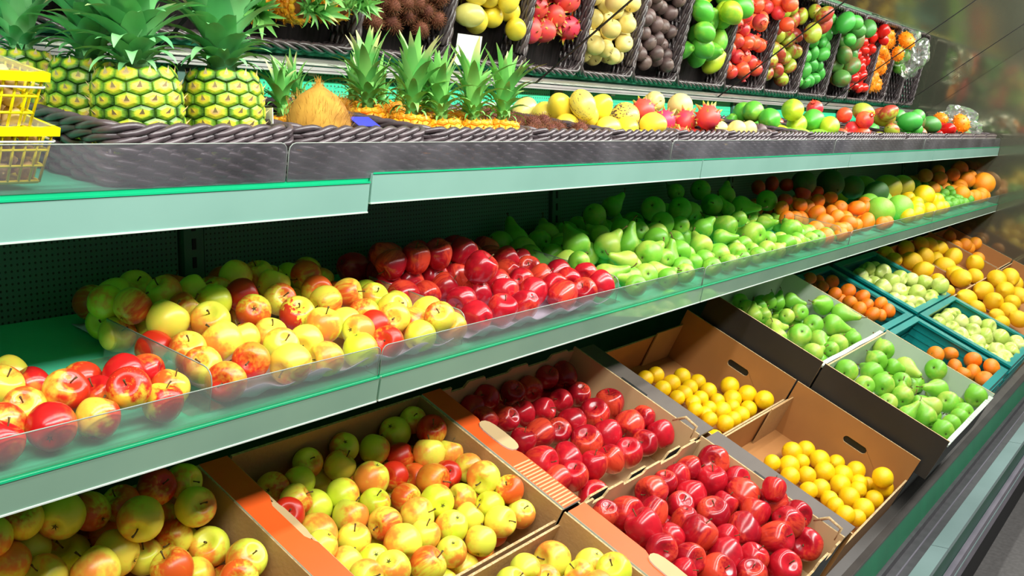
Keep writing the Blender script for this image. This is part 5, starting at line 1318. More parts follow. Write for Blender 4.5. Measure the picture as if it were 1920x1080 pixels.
('',2.1262,1.2991,1.1848,0.10,0.60,-0.73,0.29,0.0347,-1,2),
('',2.5047,1.3161,1.1857,0.88,-0.23,0.40,0.12,0.0324,-4,2),
('',2.4445,1.4963,1.2234,0.70,-0.20,0.55,0.41,0.0349,-5,5),
('',2.8254,1.4920,1.2232,0.27,-0.07,0.88,0.38,0.0356,-10,5),
('',2.3025,1.4166,1.2073,-0.01,0.63,0.32,0.71,0.0344,-2,4),
('',3.6550,1.4992,1.2299,-0.33,0.86,0.20,0.32,0.0352,-20,5),
('',3.5121,1.4708,1.2161,-0.37,0.73,-0.32,0.48,0.0326,-19,5),
('',2.2869,1.3367,1.1908,0.64,-0.39,0.67,0.02,0.0334,-4,3),
('',2.5196,1.5011,1.2331,0.08,0.69,0.26,0.67,0.0326,-6,5),
('',3.0153,1.4758,1.2415,0.14,0.74,0.21,0.62,0.0356,-13,5),
('',3.0811,1.4200,1.2473,-0.26,0.40,0.31,0.82,0.0352,-8,4),
('',2.1674,1.3625,1.1949,0.69,-0.56,0.44,0.12,0.0325,-2,3),
('',2.6155,1.3090,1.2182,-0.24,0.62,0.23,0.71,0.0353,-5,2),
('',3.4202,1.1392,1.1472,0.19,0.69,0.39,0.58,0.0283,-10,0),
('',2.9171,1.2059,1.1617,-0.32,0.68,-0.29,0.59,0.0298,-5,1),
('',2.7982,1.1969,1.1593,0.64,-0.56,0.05,0.52,0.0291,-3,0),
('',3.4544,1.1984,1.1603,0.85,-0.19,0.47,0.12,0.0299,-8,1),
('',3.2380,1.1355,1.1477,-0.28,0.79,0.17,0.53,0.0295,-6,0),
('',3.6264,1.1975,1.1619,0.67,-0.18,0.61,0.39,0.0316,-9,1),
('',3.0376,1.1460,1.1494,-0.36,0.66,0.37,0.54,0.0292,-4,0),
('',3.2664,1.1888,1.1568,-0.07,0.61,0.50,0.61,0.0283,-5,0),
('',2.4966,1.2069,1.1624,0.53,0.10,-0.04,0.84,0.0303,-3,1),
('',3.5107,1.1920,1.1602,-0.54,0.40,0.22,0.71,0.0309,-8,0),
('',3.5901,1.1421,1.1499,-0.65,-0.04,-0.74,0.13,0.0304,-12,0),
('',2.2778,1.1633,1.1534,0.10,0.51,0.61,0.60,0.0297,-1,0),
('',3.1778,1.2187,1.1636,-0.04,0.21,0.44,0.87,0.0293,-7,1),
('',2.6531,1.1768,1.1549,-0.69,0.32,-0.56,0.34,0.0287,-2,0),
('',3.4868,1.1402,1.1485,0.53,-0.45,0.72,0.03,0.0293,-11,0),
('',3.5661,1.1969,1.1586,-0.50,0.36,-0.77,0.12,0.0285,-9,0),
('',2.6199,1.2201,1.1650,0.63,-0.23,0.74,0.06,0.0303,-4,1),
('',3.3259,1.1521,1.1518,-0.51,0.29,-0.65,0.48,0.0303,-7,0),
('',2.3051,1.2212,1.1663,-0.58,0.53,-0.16,0.59,0.0314,-2,1),
('',2.1487,1.2015,1.1619,0.18,0.51,-0.35,0.76,0.0308,-1,1),
('',3.0079,1.2100,1.1621,-0.76,0.52,-0.38,0.04,0.0294,-6,1)]),
('shelf_tangerine','clementine','clementine','middle shelf',[
('d',3.7914,1.4728,1.2970,0.65,-0.45,-0.60,0.13,0.0285,0,5),
('d',3.9672,1.4868,1.3028,0.31,-0.51,0.29,0.75,0.0312,1,5),
('d',4.0885,1.4693,1.2956,0.95,-0.04,0.09,0.28,0.0302,2,5),
('d',4.1044,1.4084,1.2705,0.39,-0.57,0.58,0.42,0.0368,1,4),
('d',4.2230,1.3897,1.2629,-0.92,0.19,0.32,0.06,0.0280,2,4),
('d',3.7966,1.3681,1.2539,-0.70,0.08,-0.09,0.70,0.0280,0,4),
('',4.0400,1.3276,1.2372,-0.46,-0.05,0.43,0.78,0.0327,2,3),
('',4.2490,1.3419,1.2432,-0.45,0.07,0.01,0.89,0.0290,3,3),
('',3.8345,1.3228,1.2352,-0.27,0.81,0.42,0.30,0.0282,1,3),
('',3.6326,1.3199,1.2340,-0.04,0.11,0.67,0.73,0.0280,0,3),
('',3.8425,1.2606,1.2097,-0.97,0.17,0.15,0.12,0.0327,1,2),
('',3.9853,1.2493,1.2051,0.53,0.35,-0.33,0.70,0.0280,2,2),
('',4.1390,1.2656,1.2119,-0.61,-0.47,0.07,0.64,0.0298,3,2),
('',4.1641,1.2096,1.2099,0.64,-0.11,0.01,0.76,0.0363,2,1),
('',3.9373,1.2142,1.1906,-0.28,0.76,0.26,0.52,0.0280,1,1),
('',3.7733,1.2096,1.1786,0.69,0.36,-0.57,0.27,0.0346,0,1),
('',3.5968,1.1830,1.1667,-0.14,-0.56,-0.23,0.79,0.0332,0,0),
('',3.5304,1.2631,1.2074,0.39,0.03,-0.81,0.45,0.0280,0,2),
('',3.7691,1.1523,1.1577,-0.50,0.01,-0.06,0.86,0.0329,2,0),
('',3.9172,1.1629,1.1696,-0.91,-0.10,-0.28,0.29,0.0344,4,0),
('',4.0775,1.1466,1.1629,-0.65,0.06,0.46,0.60,0.0371,5,0),
('',3.5656,1.1351,1.1494,0.75,0.27,-0.37,0.48,0.0312,1,0),
('',3.7180,1.1326,1.1456,0.20,-0.39,-0.31,0.85,0.0280,3,0),
('',4.0261,1.4806,1.2168,0.72,0.11,-0.19,0.66,0.0315,-4,5),
('',4.0782,1.3410,1.1901,0.63,-0.38,-0.54,0.41,0.0319,-5,3),
('',3.9930,1.3704,1.1977,0.13,-0.79,-0.02,0.60,0.0337,-2,3),
('',4.3688,1.2901,1.1825,0.95,0.16,0.24,0.12,0.0341,-8,2),
('',4.1383,1.4823,1.2180,-0.56,-0.00,0.82,0.15,0.0323,-5,5),
('',3.8492,1.4350,1.2084,0.17,-0.42,-0.10,0.89,0.0320,-1,4),
('',4.2880,1.2740,1.1783,-0.59,0.02,0.73,0.34,0.0331,-7,2),
('',4.2904,1.3663,1.1944,-0.99,0.06,0.07,0.04,0.0313,-6,3),
('',4.4170,1.3794,1.1983,-0.75,0.05,0.53,0.40,0.0326,-7,4),
('',3.7359,1.3109,1.1870,0.44,0.59,-0.66,0.14,0.0346,-1,2),
('',3.9267,1.2960,1.1817,0.10,-0.63,0.03,0.77,0.0323,-3,2),
('',4.1698,1.3720,1.1974,0.63,-0.11,-0.29,0.71,0.0331,-4,3),
('',3.9239,1.4128,1.2046,0.71,0.04,-0.23,0.66,0.0324,-3,4),
('',4.2433,1.4738,1.2177,-0.57,-0.09,-0.60,0.56,0.0336,-6,5),
('',4.3557,1.4694,1.2174,0.70,0.23,-0.64,0.22,0.0342,-8,5),
('',3.7697,1.3781,1.1983,0.32,-0.20,-0.03,0.92,0.0329,-2,4),
('',3.9139,1.4867,1.2176,0.11,-0.32,-0.94,0.08,0.0311,-3,5),
('',3.7395,1.4650,1.2152,-0.49,-0.65,0.36,0.46,0.0329,-2,5),
('',4.0777,1.4296,1.2103,0.52,0.33,-0.79,0.05,0.0349,-5,4),
('',4.2031,1.2584,1.1741,-0.19,-0.51,0.00,0.84,0.0320,-6,2),
('',4.2400,1.3153,1.1882,-0.67,-0.20,0.50,0.51,0.0350,-5,2),
('',4.0383,1.2428,1.1705,-0.28,-0.24,0.04,0.93,0.0314,-2,1),
('',3.8065,1.4939,1.2228,0.90,-0.26,-0.13,0.33,0.0349,-1,5),
('',3.8631,1.3760,1.1962,0.96,0.18,0.19,0.01,0.0312,-1,3),
('',4.0050,1.3035,1.1855,-0.36,-0.30,-0.29,0.83,0.0345,-4,2),
('',4.1984,1.4273,1.2070,-0.68,0.06,-0.29,0.67,0.0320,-6,4),
('',4.4153,1.4384,1.2183,-0.46,-0.05,-0.79,0.40,0.0345,-9,5),
('',3.8885,1.2419,1.1724,-0.60,0.18,0.02,0.78,0.0334,-1,1),
('',4.2999,1.4558,1.2415,0.68,-0.44,-0.15,0.57,0.0327,-7,5),
('',3.8124,1.3094,1.1841,-0.12,0.32,-0.44,0.83,0.0321,-2,2),
('',4.3513,1.3585,1.1941,0.70,0.65,-0.30,0.08,0.0325,-7,3),
('',4.4125,1.2514,1.2083,-0.25,0.35,-0.63,0.65,0.0345,-9,2),
('',4.0111,1.4204,1.2261,0.27,0.09,0.24,0.93,0.0311,-4,4),
('',4.0999,1.2367,1.1726,0.89,-0.04,-0.29,0.36,0.0346,-3,1),
('',3.9480,1.3350,1.2211,0.38,-0.13,-0.34,0.85,0.0316,-3,3),
('',4.3471,1.2332,1.1990,0.35,0.87,0.32,0.14,0.0337,-4,1),
('',4.3504,1.1405,1.1477,0.67,0.03,-0.61,0.42,0.0285,-6,0),
('',4.1988,1.1760,1.1560,0.62,0.71,0.15,0.32,0.0299,-4,0),
('',3.8289,1.1490,1.1525,-0.58,-0.40,-0.33,0.63,0.0316,-1,0),
('',3.9927,1.1619,1.1551,0.58,-0.45,0.23,0.64,0.0317,-2,0),
('',4.2742,1.1367,1.1468,-0.64,-0.64,0.13,0.40,0.0284,-5,0),
('',4.2844,1.1994,1.1593,0.30,-0.45,-0.56,0.63,0.0287,-5,1),
('',4.1335,1.1789,1.1571,0.17,0.63,-0.41,0.64,0.0305,-3,0)]),
('shelf_pomelo','pomelo','pomelo','middle shelf',[
('',4.4782,1.2499,1.2082,0.53,-0.08,-0.60,0.59,0.0459,0,0),
('',4.7173,1.2597,1.2102,-0.40,0.04,0.69,0.60,0.0450,2,0),
('',4.3797,1.1774,1.1876,0.36,0.36,0.18,0.84,0.0606,1,0),
('',4.6807,1.1753,1.1843,-0.83,-0.37,0.36,0.19,0.0579,3,0)]),
('shelf_melon','melon','melon','back of middle shelf',[
('d',4.1263,1.4142,1.3029,0.42,0.45,0.45,0.65,0.0500,0,1),
('d',4.3908,1.3899,1.2943,-0.55,-0.66,0.52,0.04,0.0564,1,1),
('d',4.5099,1.3333,1.2743,0.54,0.27,0.67,0.44,0.0500,0,0),
('y',4.6515,1.3242,1.2691,-0.51,0.12,0.60,0.60,0.0500,1,0),
('y',4.9134,1.2931,1.2601,0.73,-0.64,-0.10,0.22,0.0574,3,0),
('y',5.1607,1.2888,1.2586,0.80,-0.58,0.09,0.12,0.0500,4,0),
('d',4.5916,1.2560,1.2488,-0.20,0.20,0.87,0.41,0.0500,2,0)]),
('shelf_yellow','lemon_round','lemon','middle shelf',[
('',5.2780,1.2176,1.2084,-0.47,-0.58,-0.37,0.55,0.0525,1,1),
('',5.0568,1.1983,1.1809,0.59,-0.53,-0.51,0.33,0.0350,1,0),
('',4.8109,1.1390,1.1553,-0.64,-0.42,0.54,0.35,0.0363,2,0),
('',5.0438,1.1390,1.1553,0.56,-0.30,0.57,0.53,0.0362,3,0),
('',5.2255,1.1396,1.1562,-0.66,0.01,-0.65,0.37,0.0371,4,0),
('',5.3158,1.1380,1.1538,0.45,0.69,-0.35,0.45,0.0350,5,0),
('',5.1471,1.2587,1.2008,-0.66,0.27,0.40,0.57,0.0350,0,1),
('',4.6629,1.1380,1.1538,-0.67,-0.63,0.12,0.37,0.0350,0,0),
('',5.1162,1.4032,1.2118,-0.73,-0.35,0.51,0.28,0.0413,-4,3),
('',5.4848,1.4672,1.2235,0.14,-0.64,-0.27,0.71,0.0406,-2,4),
('',4.9490,1.3985,1.2073,-0.40,0.02,0.77,0.50,0.0378,-3,3),
('',4.6811,1.2077,1.1732,-0.34,0.57,0.24,0.70,0.0407,-1,0),
('',5.4240,1.2207,1.1765,-0.33,0.07,0.89,0.29,0.0415,-3,0),
('',5.3554,1.4294,1.2164,0.63,0.70,0.31,0.13,0.0409,-5,3),
('',5.5136,1.3631,1.2042,0.43,0.76,-0.09,0.48,0.0416,-5,2),
('',5.2313,1.4683,1.2250,-0.23,-0.10,-0.64,0.73,0.0419,-1,4),
('',4.6635,1.3165,1.1932,0.12,0.30,-0.69,0.64,0.0396,-2,2),
('',5.1827,1.3278,1.1937,-0.39,-0.73,-0.06,0.56,0.0379,-4,2),
('',4.9124,1.1639,1.1654,0.66,-0.64,-0.37,0.12,0.0414,-2,0),
('',5.0481,1.4403,1.2191,-0.19,0.60,-0.10,0.77,0.0415,-2,3),
('',4.8788,1.2492,1.1828,0.44,0.26,-0.82,0.28,0.0423,-1,1),
('',4.7730,1.3570,1.2034,-0.86,0.47,-0.13,0.17,0.0419,-1,2),
('',4.7503,1.4580,1.2199,0.69,-0.03,0.72,0.09,0.0389,-1,3),
('',5.0422,1.2798,1.1855,-0.64,0.34,-0.12,0.68,0.0391,-2,1),
('',5.5437,1.2161,1.1722,0.00,0.57,-0.54,0.61,0.0382,-4,0),
('',5.2241,1.3857,1.2057,-0.54,0.55,-0.46,0.44,0.0386,-3,2)]),
('shelf_lime','lime','lime','middle shelf',[
('',5.9069,1.2568,1.1916,-0.66,-0.15,-0.73,0.09,0.0246,0,2),
('',5.9966,1.2328,1.1841,-0.69,-0.70,-0.00,0.18,0.0249,2,2),
('',5.6395,1.1893,1.1676,-0.39,-0.77,0.14,0.48,0.0235,0,0),
('',5.6153,1.1495,1.1501,0.35,0.65,0.29,0.61,0.0253,1,0),
('',5.8682,1.1483,1.1500,0.39,-0.51,-0.61,0.46,0.0241,2,0),
('',5.8860,1.1920,1.1686,-0.12,0.52,0.43,0.73,0.0221,1,1),
('',5.6921,1.2260,1.1807,-0.28,0.66,-0.07,0.69,0.0220,0,1),
('',6.0279,1.1524,1.1546,0.40,0.24,0.00,0.88,0.0225,3,0),
('',5.9734,1.3067,1.2093,0.44,0.66,-0.11,0.60,0.0227,0,3),
('',5.9363,1.3335,1.2188,-0.78,0.57,-0.23,0.08,0.0226,0,4),
('',5.8993,1.3601,1.2283,-0.80,-0.37,0.48,0.02,0.0225,1,5),
('',5.8365,1.3889,1.2385,0.01,0.14,-0.71,0.69,0.0224,0,5),
('',6.0273,1.2579,1.2045,-0.04,-0.20,-0.82,0.54,0.0231,1,2),
('',5.8823,1.4580,1.2092,0.67,-0.34,-0.62,0.24,0.0283,-4,5),
('',5.8189,1.2050,1.1585,-0.72,0.19,0.48,0.47,0.0268,-4,0),
('',5.5682,1.3320,1.1858,0.34,-0.56,-0.50,0.56,0.0294,-1,3),
('',5.7615,1.4563,1.2099,-0.26,-0.74,-0.02,0.63,0.0293,-3,5),
('',5.5516,1.2371,1.1659,0.61,0.73,-0.28,0.11,0.0279,-2,1),
('',5.7634,1.3470,1.1861,0.40,0.79,0.15,0.44,0.0268,-3,3),
('',5.6351,1.3120,1.1810,-0.06,0.27,0.52,0.81,0.0285,-1,2),
('',5.6947,1.3932,1.1949,0.05,-0.61,0.41,0.67,0.0267,-4,4),
('',5.7610,1.2629,1.1724,0.64,0.12,-0.73,0.21,0.0295,-4,2),
('',5.9092,1.4151,1.1989,-0.73,0.44,-0.52,0.00,0.0264,-6,4),
('',5.6627,1.4642,1.2107,0.81,-0.12,0.58,0.01,0.0286,-2,5),
('',5.9541,1.2759,1.1743,-0.66,-0.65,0.26,0.27,0.0288,-6,2),
('',5.6223,1.2563,1.1706,-0.12,-0.72,-0.03,0.68,0.0289,-1,1),
('',5.8285,1.2713,1.1715,-0.59,-0.44,0.11,0.66,0.0269,-5,2),
('',5.8695,1.3324,1.1831,0.68,-0.50,-0.33,0.43,0.0267,-5,3),
('',5.8294,1.4240,1.2022,-0.99,0.16,-0.04,0.04,0.0279,-5,5),
('',5.5293,1.4691,1.2100,0.11,0.67,-0.29,0.68,0.0270,-1,6),
('',5.6881,1.2804,1.1750,-0.69,0.45,0.44,0.35,0.0287,-3,2),
('',5.8151,1.3329,1.1838,0.61,0.62,0.38,0.31,0.0273,-4,3),
('',5.5951,1.2048,1.1580,0.31,-0.22,-0.72,0.58,0.0264,-1,0),
('',5.9613,1.3821,1.1936,0.73,0.46,-0.34,0.38,0.0275,-7,4),
('',5.9675,1.4477,1.2085,0.70,0.57,-0.32,0.30,0.0296,-6,5),
('',5.6461,1.4133,1.1997,-0.68,0.14,0.67,0.27,0.0275,-1,4),
('',5.5874,1.4477,1.2057,-0.05,0.85,0.21,0.48,0.0269,-1,5),
('',5.7266,1.2043,1.1589,-0.22,0.31,0.73,0.57,0.0274,-3,0),
('',5.6912,1.3383,1.1862,0.32,-0.63,0.67,0.22,0.0286,-2,3),
('',5.5365,1.1639,1.1509,0.70,-0.65,-0.20,0.21,0.0272,-2,0),
('',5.9613,1.1937,1.1563,0.18,0.61,0.33,0.70,0.0268,-7,0),
('',5.6045,1.3801,1.1926,-0.81,0.51,-0.11,0.28,0.0269,-3,4),
('',5.7678,1.1567,1.1515,0.75,-0.10,0.64,0.16,0.0292,-6,0),
('',5.5429,1.3839,1.1935,-0.64,0.46,-0.60,0.13,0.0270,-2,4),
('',5.6870,1.1616,1.1528,-0.10,-0.68,0.39,0.61,0.0295,-5,0),
('',5.7804,1.4021,1.1995,0.63,0.67,-0.38,0.09,0.0295,-5,4),
('',5.5764,1.2804,1.1830,0.75,-0.60,0.28,0.02,0.0270,-2,2)]),
('shelf_orange','orange','orange','right end of middle shelf',[
('d',5.8450,1.3467,1.2841,0.09,0.21,-0.01,0.97,0.0379,0,2),
('d',6.0128,1.3103,1.2621,-0.56,0.58,-0.23,0.54,0.0410,2,2),
('d',6.4640,1.3039,1.3027,-0.28,-0.59,0.15,0.74,0.0484,3,2),
('',6.4182,1.2520,1.2455,0.36,0.33,-0.13,0.86,0.0486,2,1),
('',6.3433,1.2714,1.2098,-0.01,-0.69,0.70,0.20,0.0430,1,1),
('',6.5186,1.2568,1.2604,-0.12,-0.09,-0.18,0.97,0.0422,3,1),
('',6.4963,1.1745,1.2253,-0.77,-0.31,-0.15,0.55,0.0650,2,0),
('',6.0191,1.1950,1.1847,-0.22,0.13,0.09,0.96,0.0453,0,0),
('',6.1852,1.1620,1.1641,-0.30,0.43,-0.80,0.29,0.0406,1,0),
('',6.3718,1.1632,1.1660,0.23,-0.45,0.16,0.85,0.0422,3,0),
('',6.4426,1.1577,1.1576,-0.65,-0.33,-0.16,0.67,0.0350,4,0),
('d',6.0692,1.3340,1.3007,-0.32,-0.61,-0.40,0.61,0.0368,1,2),
('d',6.2641,1.2951,1.2779,-0.70,0.18,-0.67,0.17,0.0377,0,1),
('',5.9795,1.4363,1.2220,0.80,0.03,-0.45,0.39,0.0450,-1,3),
('',6.4488,1.3782,1.2114,-0.68,0.00,-0.34,0.65,0.0458,-4,2),
('',6.2555,1.4110,1.2188,0.34,-0.03,-0.31,0.89,0.0468,-3,3),
('',6.1302,1.4873,1.2295,0.59,-0.61,0.38,0.36,0.0426,-1,4),
('',6.2613,1.2589,1.1889,-0.85,0.39,0.34,0.10,0.0463,-2,1),
('',6.0455,1.3620,1.2083,-0.81,-0.38,0.42,0.12,0.0458,-1,2),
('',6.1601,1.3181,1.1990,-0.09,-0.00,-0.09,0.99,0.0450,-3,2),
('',5.9517,1.3344,1.2045,-0.55,0.34,-0.16,0.75,0.0473,-2,2),
('',6.3566,1.4027,1.2178,-0.79,-0.02,0.20,0.58,0.0473,-4,3),
('',6.4351,1.4865,1.2325,0.88,-0.34,-0.20,0.26,0.0457,-3,4),
('',6.1446,1.4048,1.2351,0.63,-0.08,-0.46,0.62,0.0476,-2,3),
('',6.0898,1.2564,1.1861,0.76,-0.44,0.28,0.39,0.0441,-1,1),
('',6.2979,1.4849,1.2317,0.25,0.06,0.31,0.91,0.0453,-2,4),
('',6.2733,1.1501,1.1585,0.90,0.14,-0.41,0.04,0.0373,-2,0),
('',6.1126,1.1809,1.1645,0.32,-0.33,-0.04,0.89,0.0373,-1,0)]),
('basket_rambutan','rambutan','rambutan','upper shelf basket',[
('',1.9271,1.2673,1.5153,-0.31,-0.01,0.63,0.71,0.0200,0,1),
('',2.0025,1.1922,1.5039,0.68,0.49,-0.54,0.04,0.0200,0,0),
('',1.9648,1.2651,1.5185,0.99,0.06,0.02,0.15,0.0200,1,1),
('',1.9029,1.3976,1.4947,0.92,-0.19,0.32,0.09,0.0204,-8,6),
('',1.8279,1.4422,1.5014,0.56,-0.26,-0.70,0.37,0.0207,-5,7),
('',1.8776,1.1823,1.4650,0.50,0.15,0.02,0.85,0.0209,-6,0),
('',1.8716,1.4252,1.4977,-0.80,0.33,-0.05,0.51,0.0195,-6,6),
('',1.9862,1.4602,1.5031,-0.98,0.11,0.03,0.14,0.0200,-11,7),
('',1.9758,1.3297,1.4857,-0.38,-0.12,0.08,0.91,0.0208,-10,4),
('',1.7658,1.4613,1.5022,-0.55,-0.72,-0.07,0.42,0.0189,-1,7),
('',2.0114,1.3708,1.4916,-0.11,-0.47,0.33,0.81,0.0210,-10,5),
('',1.8952,1.2298,1.4719,0.88,-0.20,0.10,0.42,0.0211,-7,1),
('',1.9240,1.3496,1.4887,0.90,-0.29,-0.28,0.19,0.0211,-7,4),
('',1.9674,1.1979,1.4656,-0.97,0.17,-0.06,0.16,0.0193,-8,0),
('',1.7645,1.2179,1.4680,0.61,0.24,0.38,0.65,0.0190,-1,1),
('',1.9211,1.2887,1.4799,-0.04,0.34,0.20,0.92,0.0208,-8,3),
('',1.8044,1.2191,1.4690,-0.89,0.43,0.06,0.15,0.0198,-4,1),
('',1.9453,1.4437,1.5009,0.77,0.52,-0.31,0.19,0.0201,-10,7),
('',1.8790,1.2658,1.4766,-0.73,-0.31,0.34,0.51,0.0207,-5,2),
('',2.0070,1.2815,1.4773,-0.17,-0.50,0.05,0.85,0.0193,-7,2),
('',1.7753,1.2933,1.4790,0.63,0.17,-0.23,0.72,0.0193,-2,3),
('',1.9434,1.2560,1.4749,0.57,0.43,-0.65,0.25,0.0205,-6,2),
('',1.7743,1.4026,1.4944,-0.96,0.16,0.11,0.21,0.0194,-2,6),
('',1.8087,1.3605,1.4903,0.45,0.42,-0.56,0.55,0.0212,-3,5),
('',1.8477,1.3589,1.4882,0.32,-0.26,-0.87,0.26,0.0193,-3,4),
('',1.7709,1.1800,1.4644,-0.64,0.10,0.31,0.69,0.0206,-1,0),
('',1.8450,1.2297,1.4718,-0.48,-0.86,-0.19,0.03,0.0210,-5,1),
('',1.9814,1.3959,1.4946,-0.59,-0.04,0.31,0.75,0.0205,-7,5),
('',1.8256,1.1752,1.4621,-0.79,0.42,0.43,0.10,0.0190,-4,0),
('',1.8062,1.2679,1.4769,-0.76,0.18,-0.62,0.09,0.0207,-3,2),
('',1.8429,1.2965,1.4800,-0.24,0.04,-0.78,0.57,0.0199,-4,3),
('',2.0003,1.2389,1.4719,0.20,-0.56,-0.15,0.79,0.0198,-10,1),
('',1.9178,1.1894,1.4662,-0.24,-0.12,-0.13,0.96,0.0211,-7,0),
('',1.8930,1.4684,1.5041,0.22,-0.10,-0.26,0.93,0.0198,-7,7),
('',1.8777,1.3183,1.4826,0.37,0.29,0.87,0.14,0.0194,-5,3),
('',1.7859,1.3295,1.4851,-0.61,-0.20,0.40,0.65,0.0204,-2,4),
('',1.9437,1.3868,1.4932,-0.56,-0.02,-0.48,0.67,0.0204,-5,5),
('',2.0132,1.4157,1.4967,0.60,-0.55,0.03,0.58,0.0198,-11,6),
('',1.8610,1.4576,1.5181,0.17,0.75,-0.45,0.46,0.0194,-6,7),
('',1.8400,1.4045,1.4942,0.56,0.08,-0.78,0.29,0.0189,-5,6),
('',1.8803,1.3487,1.5014,-0.88,0.39,-0.27,0.10,0.0191,-6,4),
('',1.7915,1.4359,1.5024,-0.30,-0.71,0.09,0.63,0.0190,-4,7),
('',1.9566,1.2968,1.4863,0.06,0.39,0.04,0.92,0.0190,-9,3),
('',2.0114,1.1941,1.4660,-0.29,-0.48,-0.54,0.63,0.0203,-10,0),
('',2.0085,1.3169,1.4996,0.86,-0.04,-0.51,0.01,0.0198,-10,3),
('',1.9126,1.4396,1.5163,-0.48,-0.26,-0.01,0.84,0.0190,-8,7),
('',1.8294,1.3213,1.5048,0.53,-0.04,-0.61,0.59,0.0206,-4,4),
('',1.9736,1.4236,1.5196,-0.87,-0.32,0.22,0.30,0.0205,-10,6),
('',1.8121,1.4083,1.5156,0.40,0.56,-0.25,0.68,0.0191,-3,6),
('',1.9610,1.3597,1.5108,-0.72,-0.36,-0.05,0.59,0.0190,-8,5),
('',1.7627,1.2528,1.4775,-0.48,-0.02,0.63,0.61,0.0200,-1,2),
('',1.8469,1.1960,1.4916,-0.85,-0.25,0.13,0.45,0.0211,-3,0),
('',1.9425,1.2174,1.4851,0.84,-0.43,-0.09,0.30,0.0206,-8,1),
('',1.7675,1.3658,1.4907,0.14,0.09,-0.91,0.37,0.0208,-1,5),
('',1.8531,1.3797,1.5176,-0.81,-0.49,0.19,0.26,0.0199,-4,5),
('',1.7637,1.4249,1.5233,0.62,0.10,-0.50,0.59,0.0202,-1,6),
('',1.8700,1.2365,1.4983,0.37,0.18,-0.30,0.86,0.0188,-6,1),
('',1.9036,1.3169,1.5094,0.61,0.01,-0.13,0.78,0.0207,-7,3),
('',1.8020,1.1830,1.4895,-0.98,-0.15,0.01,0.15,0.0207,-2,0),
('',1.8443,1.2625,1.4930,-0.71,-0.30,0.20,0.60,0.0193,-4,2),
('',1.9450,1.1733,1.4857,0.30,-0.37,-0.26,0.84,0.0188,-9,0),
('',1.7910,1.3750,1.5223,-0.48,0.25,-0.56,0.63,0.0211,-2,5),
('',1.9303,1.4057,1.5237,-0.28,0.10,-0.94,0.19,0.0209,-9,6),
('',1.7992,1.4644,1.5222,-0.90,-0.05,-0.10,0.43,0.0192,-3,7),
('',1.8186,1.2354,1.4997,-0.90,0.31,-0.25,0.17,0.0205,-3,1),
('',2.0108,1.4362,1.5278,-0.58,-0.39,-0.42,0.59,0.0204,-12,7),
('',1.9579,1.4643,1.5296,0.71,0.26,-0.25,0.60,0.0202,-9,7),
('',2.0059,1.2565,1.5040,-0.54,-0.03,0.26,0.80,0.0200,-8,2),
('',1.8078,1.2900,1.5068,0.70,-0.35,-0.33,0.53,0.0193,-3,3),
('',1.8976,1.2027,1.4988,0.61,0.27,0.36,0.65,0.0200,-5,0),
('',1.9945,1.3461,1.5175,-0.42,-0.61,0.63,0.22,0.0200,-9,4),
('',1.9731,1.2313,1.5012,-0.16,0.07,-0.35,0.92,0.0195,-9,1),
('',1.7665,1.3116,1.5106,-0.67,0.27,0.34,0.60,0.0190,-1,3),
('',1.7774,1.2198,1.5024,-0.33,0.07,-0.40,0.85,0.0206,-2,1),
('',1.9457,1.3230,1.5096,-0.64,-0.25,0.16,0.71,0.0205,-8,4),
('',1.8648,1.2979,1.5094,-0.26,-0.02,-0.56,0.79,0.0194,-6,3),
('',2.0010,1.3834,1.5273,0.43,-0.70,-0.53,0.20,0.0212,-9,5),
('',1.7937,1.3373,1.5211,-0.70,-0.38,-0.05,0.60,0.0196,-1,4),
('',1.7826,1.2627,1.5060,0.48,-0.46,-0.50,0.55,0.0189,-2,2),
('',1.8852,1.4092,1.5291,0.52,-0.29,-0.39,0.70,0.0211,-7,6),
('',1.9868,1.1694,1.4777,-0.77,0.33,0.47,0.28,0.0192,-11,0),
('',1.9269,1.3605,1.5257,-0.95,-0.29,0.10,0.04,0.0205,-6,5),
('',1.7745,1.4590,1.5486,-0.78,0.23,-0.47,0.35,0.0201,-2,7),
('',1.8494,1.4223,1.5258,0.84,0.10,-0.26,0.46,0.0192,-4,6),
('',1.8555,1.3343,1.5299,0.70,0.12,-0.58,0.39,0.0208,-5,4)]),
('basket_pepino','pepino','pepino melon','upper shelf basket',[
('p',2.1046,1.4111,1.5455,0.26,-0.85,-0.38,0.26,0.0300,0,3),
('s',2.1121,1.3565,1.5397,0.71,-0.18,0.66,0.18,0.0300,0,2),
('y',2.0982,1.3058,1.5571,0.88,0.10,-0.47,0.04,0.0300,1,2),
('y',2.1539,1.2726,1.5370,-0.76,-0.43,0.49,0.06,0.0344,2,1),
('s',2.1043,1.2472,1.5594,-0.14,-0.60,-0.75,0.23,0.0300,1,1),
('y',2.2099,1.2636,1.5561,-0.80,-0.40,-0.11,0.44,0.0300,3,1),
('s',2.3311,1.2594,1.5369,0.30,-0.25,-0.66,0.64,0.0366,5,1),
('y',2.0874,1.2782,1.5111,0.54,0.33,0.66,0.40,0.0300,0,1),
('s',2.2544,1.2700,1.5080,0.16,0.59,0.31,0.73,0.0300,4,1),
('y',2.3353,1.1832,1.5184,0.26,0.04,-0.71,0.66,0.0300,0,0),
('y',2.1484,1.2038,1.4760,-0.34,-0.74,-0.09,0.57,0.0288,-3,0),
('y',2.3148,1.3896,1.5032,0.18,-0.66,-0.48,0.55,0.0298,-4,3),
('s',2.2655,1.3229,1.4940,0.59,-0.15,-0.48,0.63,0.0301,-4,2),
('s',2.1887,1.2878,1.4886,0.05,-0.43,-0.41,0.80,0.0296,-1,1),
('s',2.3116,1.2449,1.4813,-0.82,0.05,0.57,0.02,0.0283,-2,1),
('s',2.1497,1.3794,1.5018,-0.08,0.38,0.66,0.65,0.0299,-1,3),
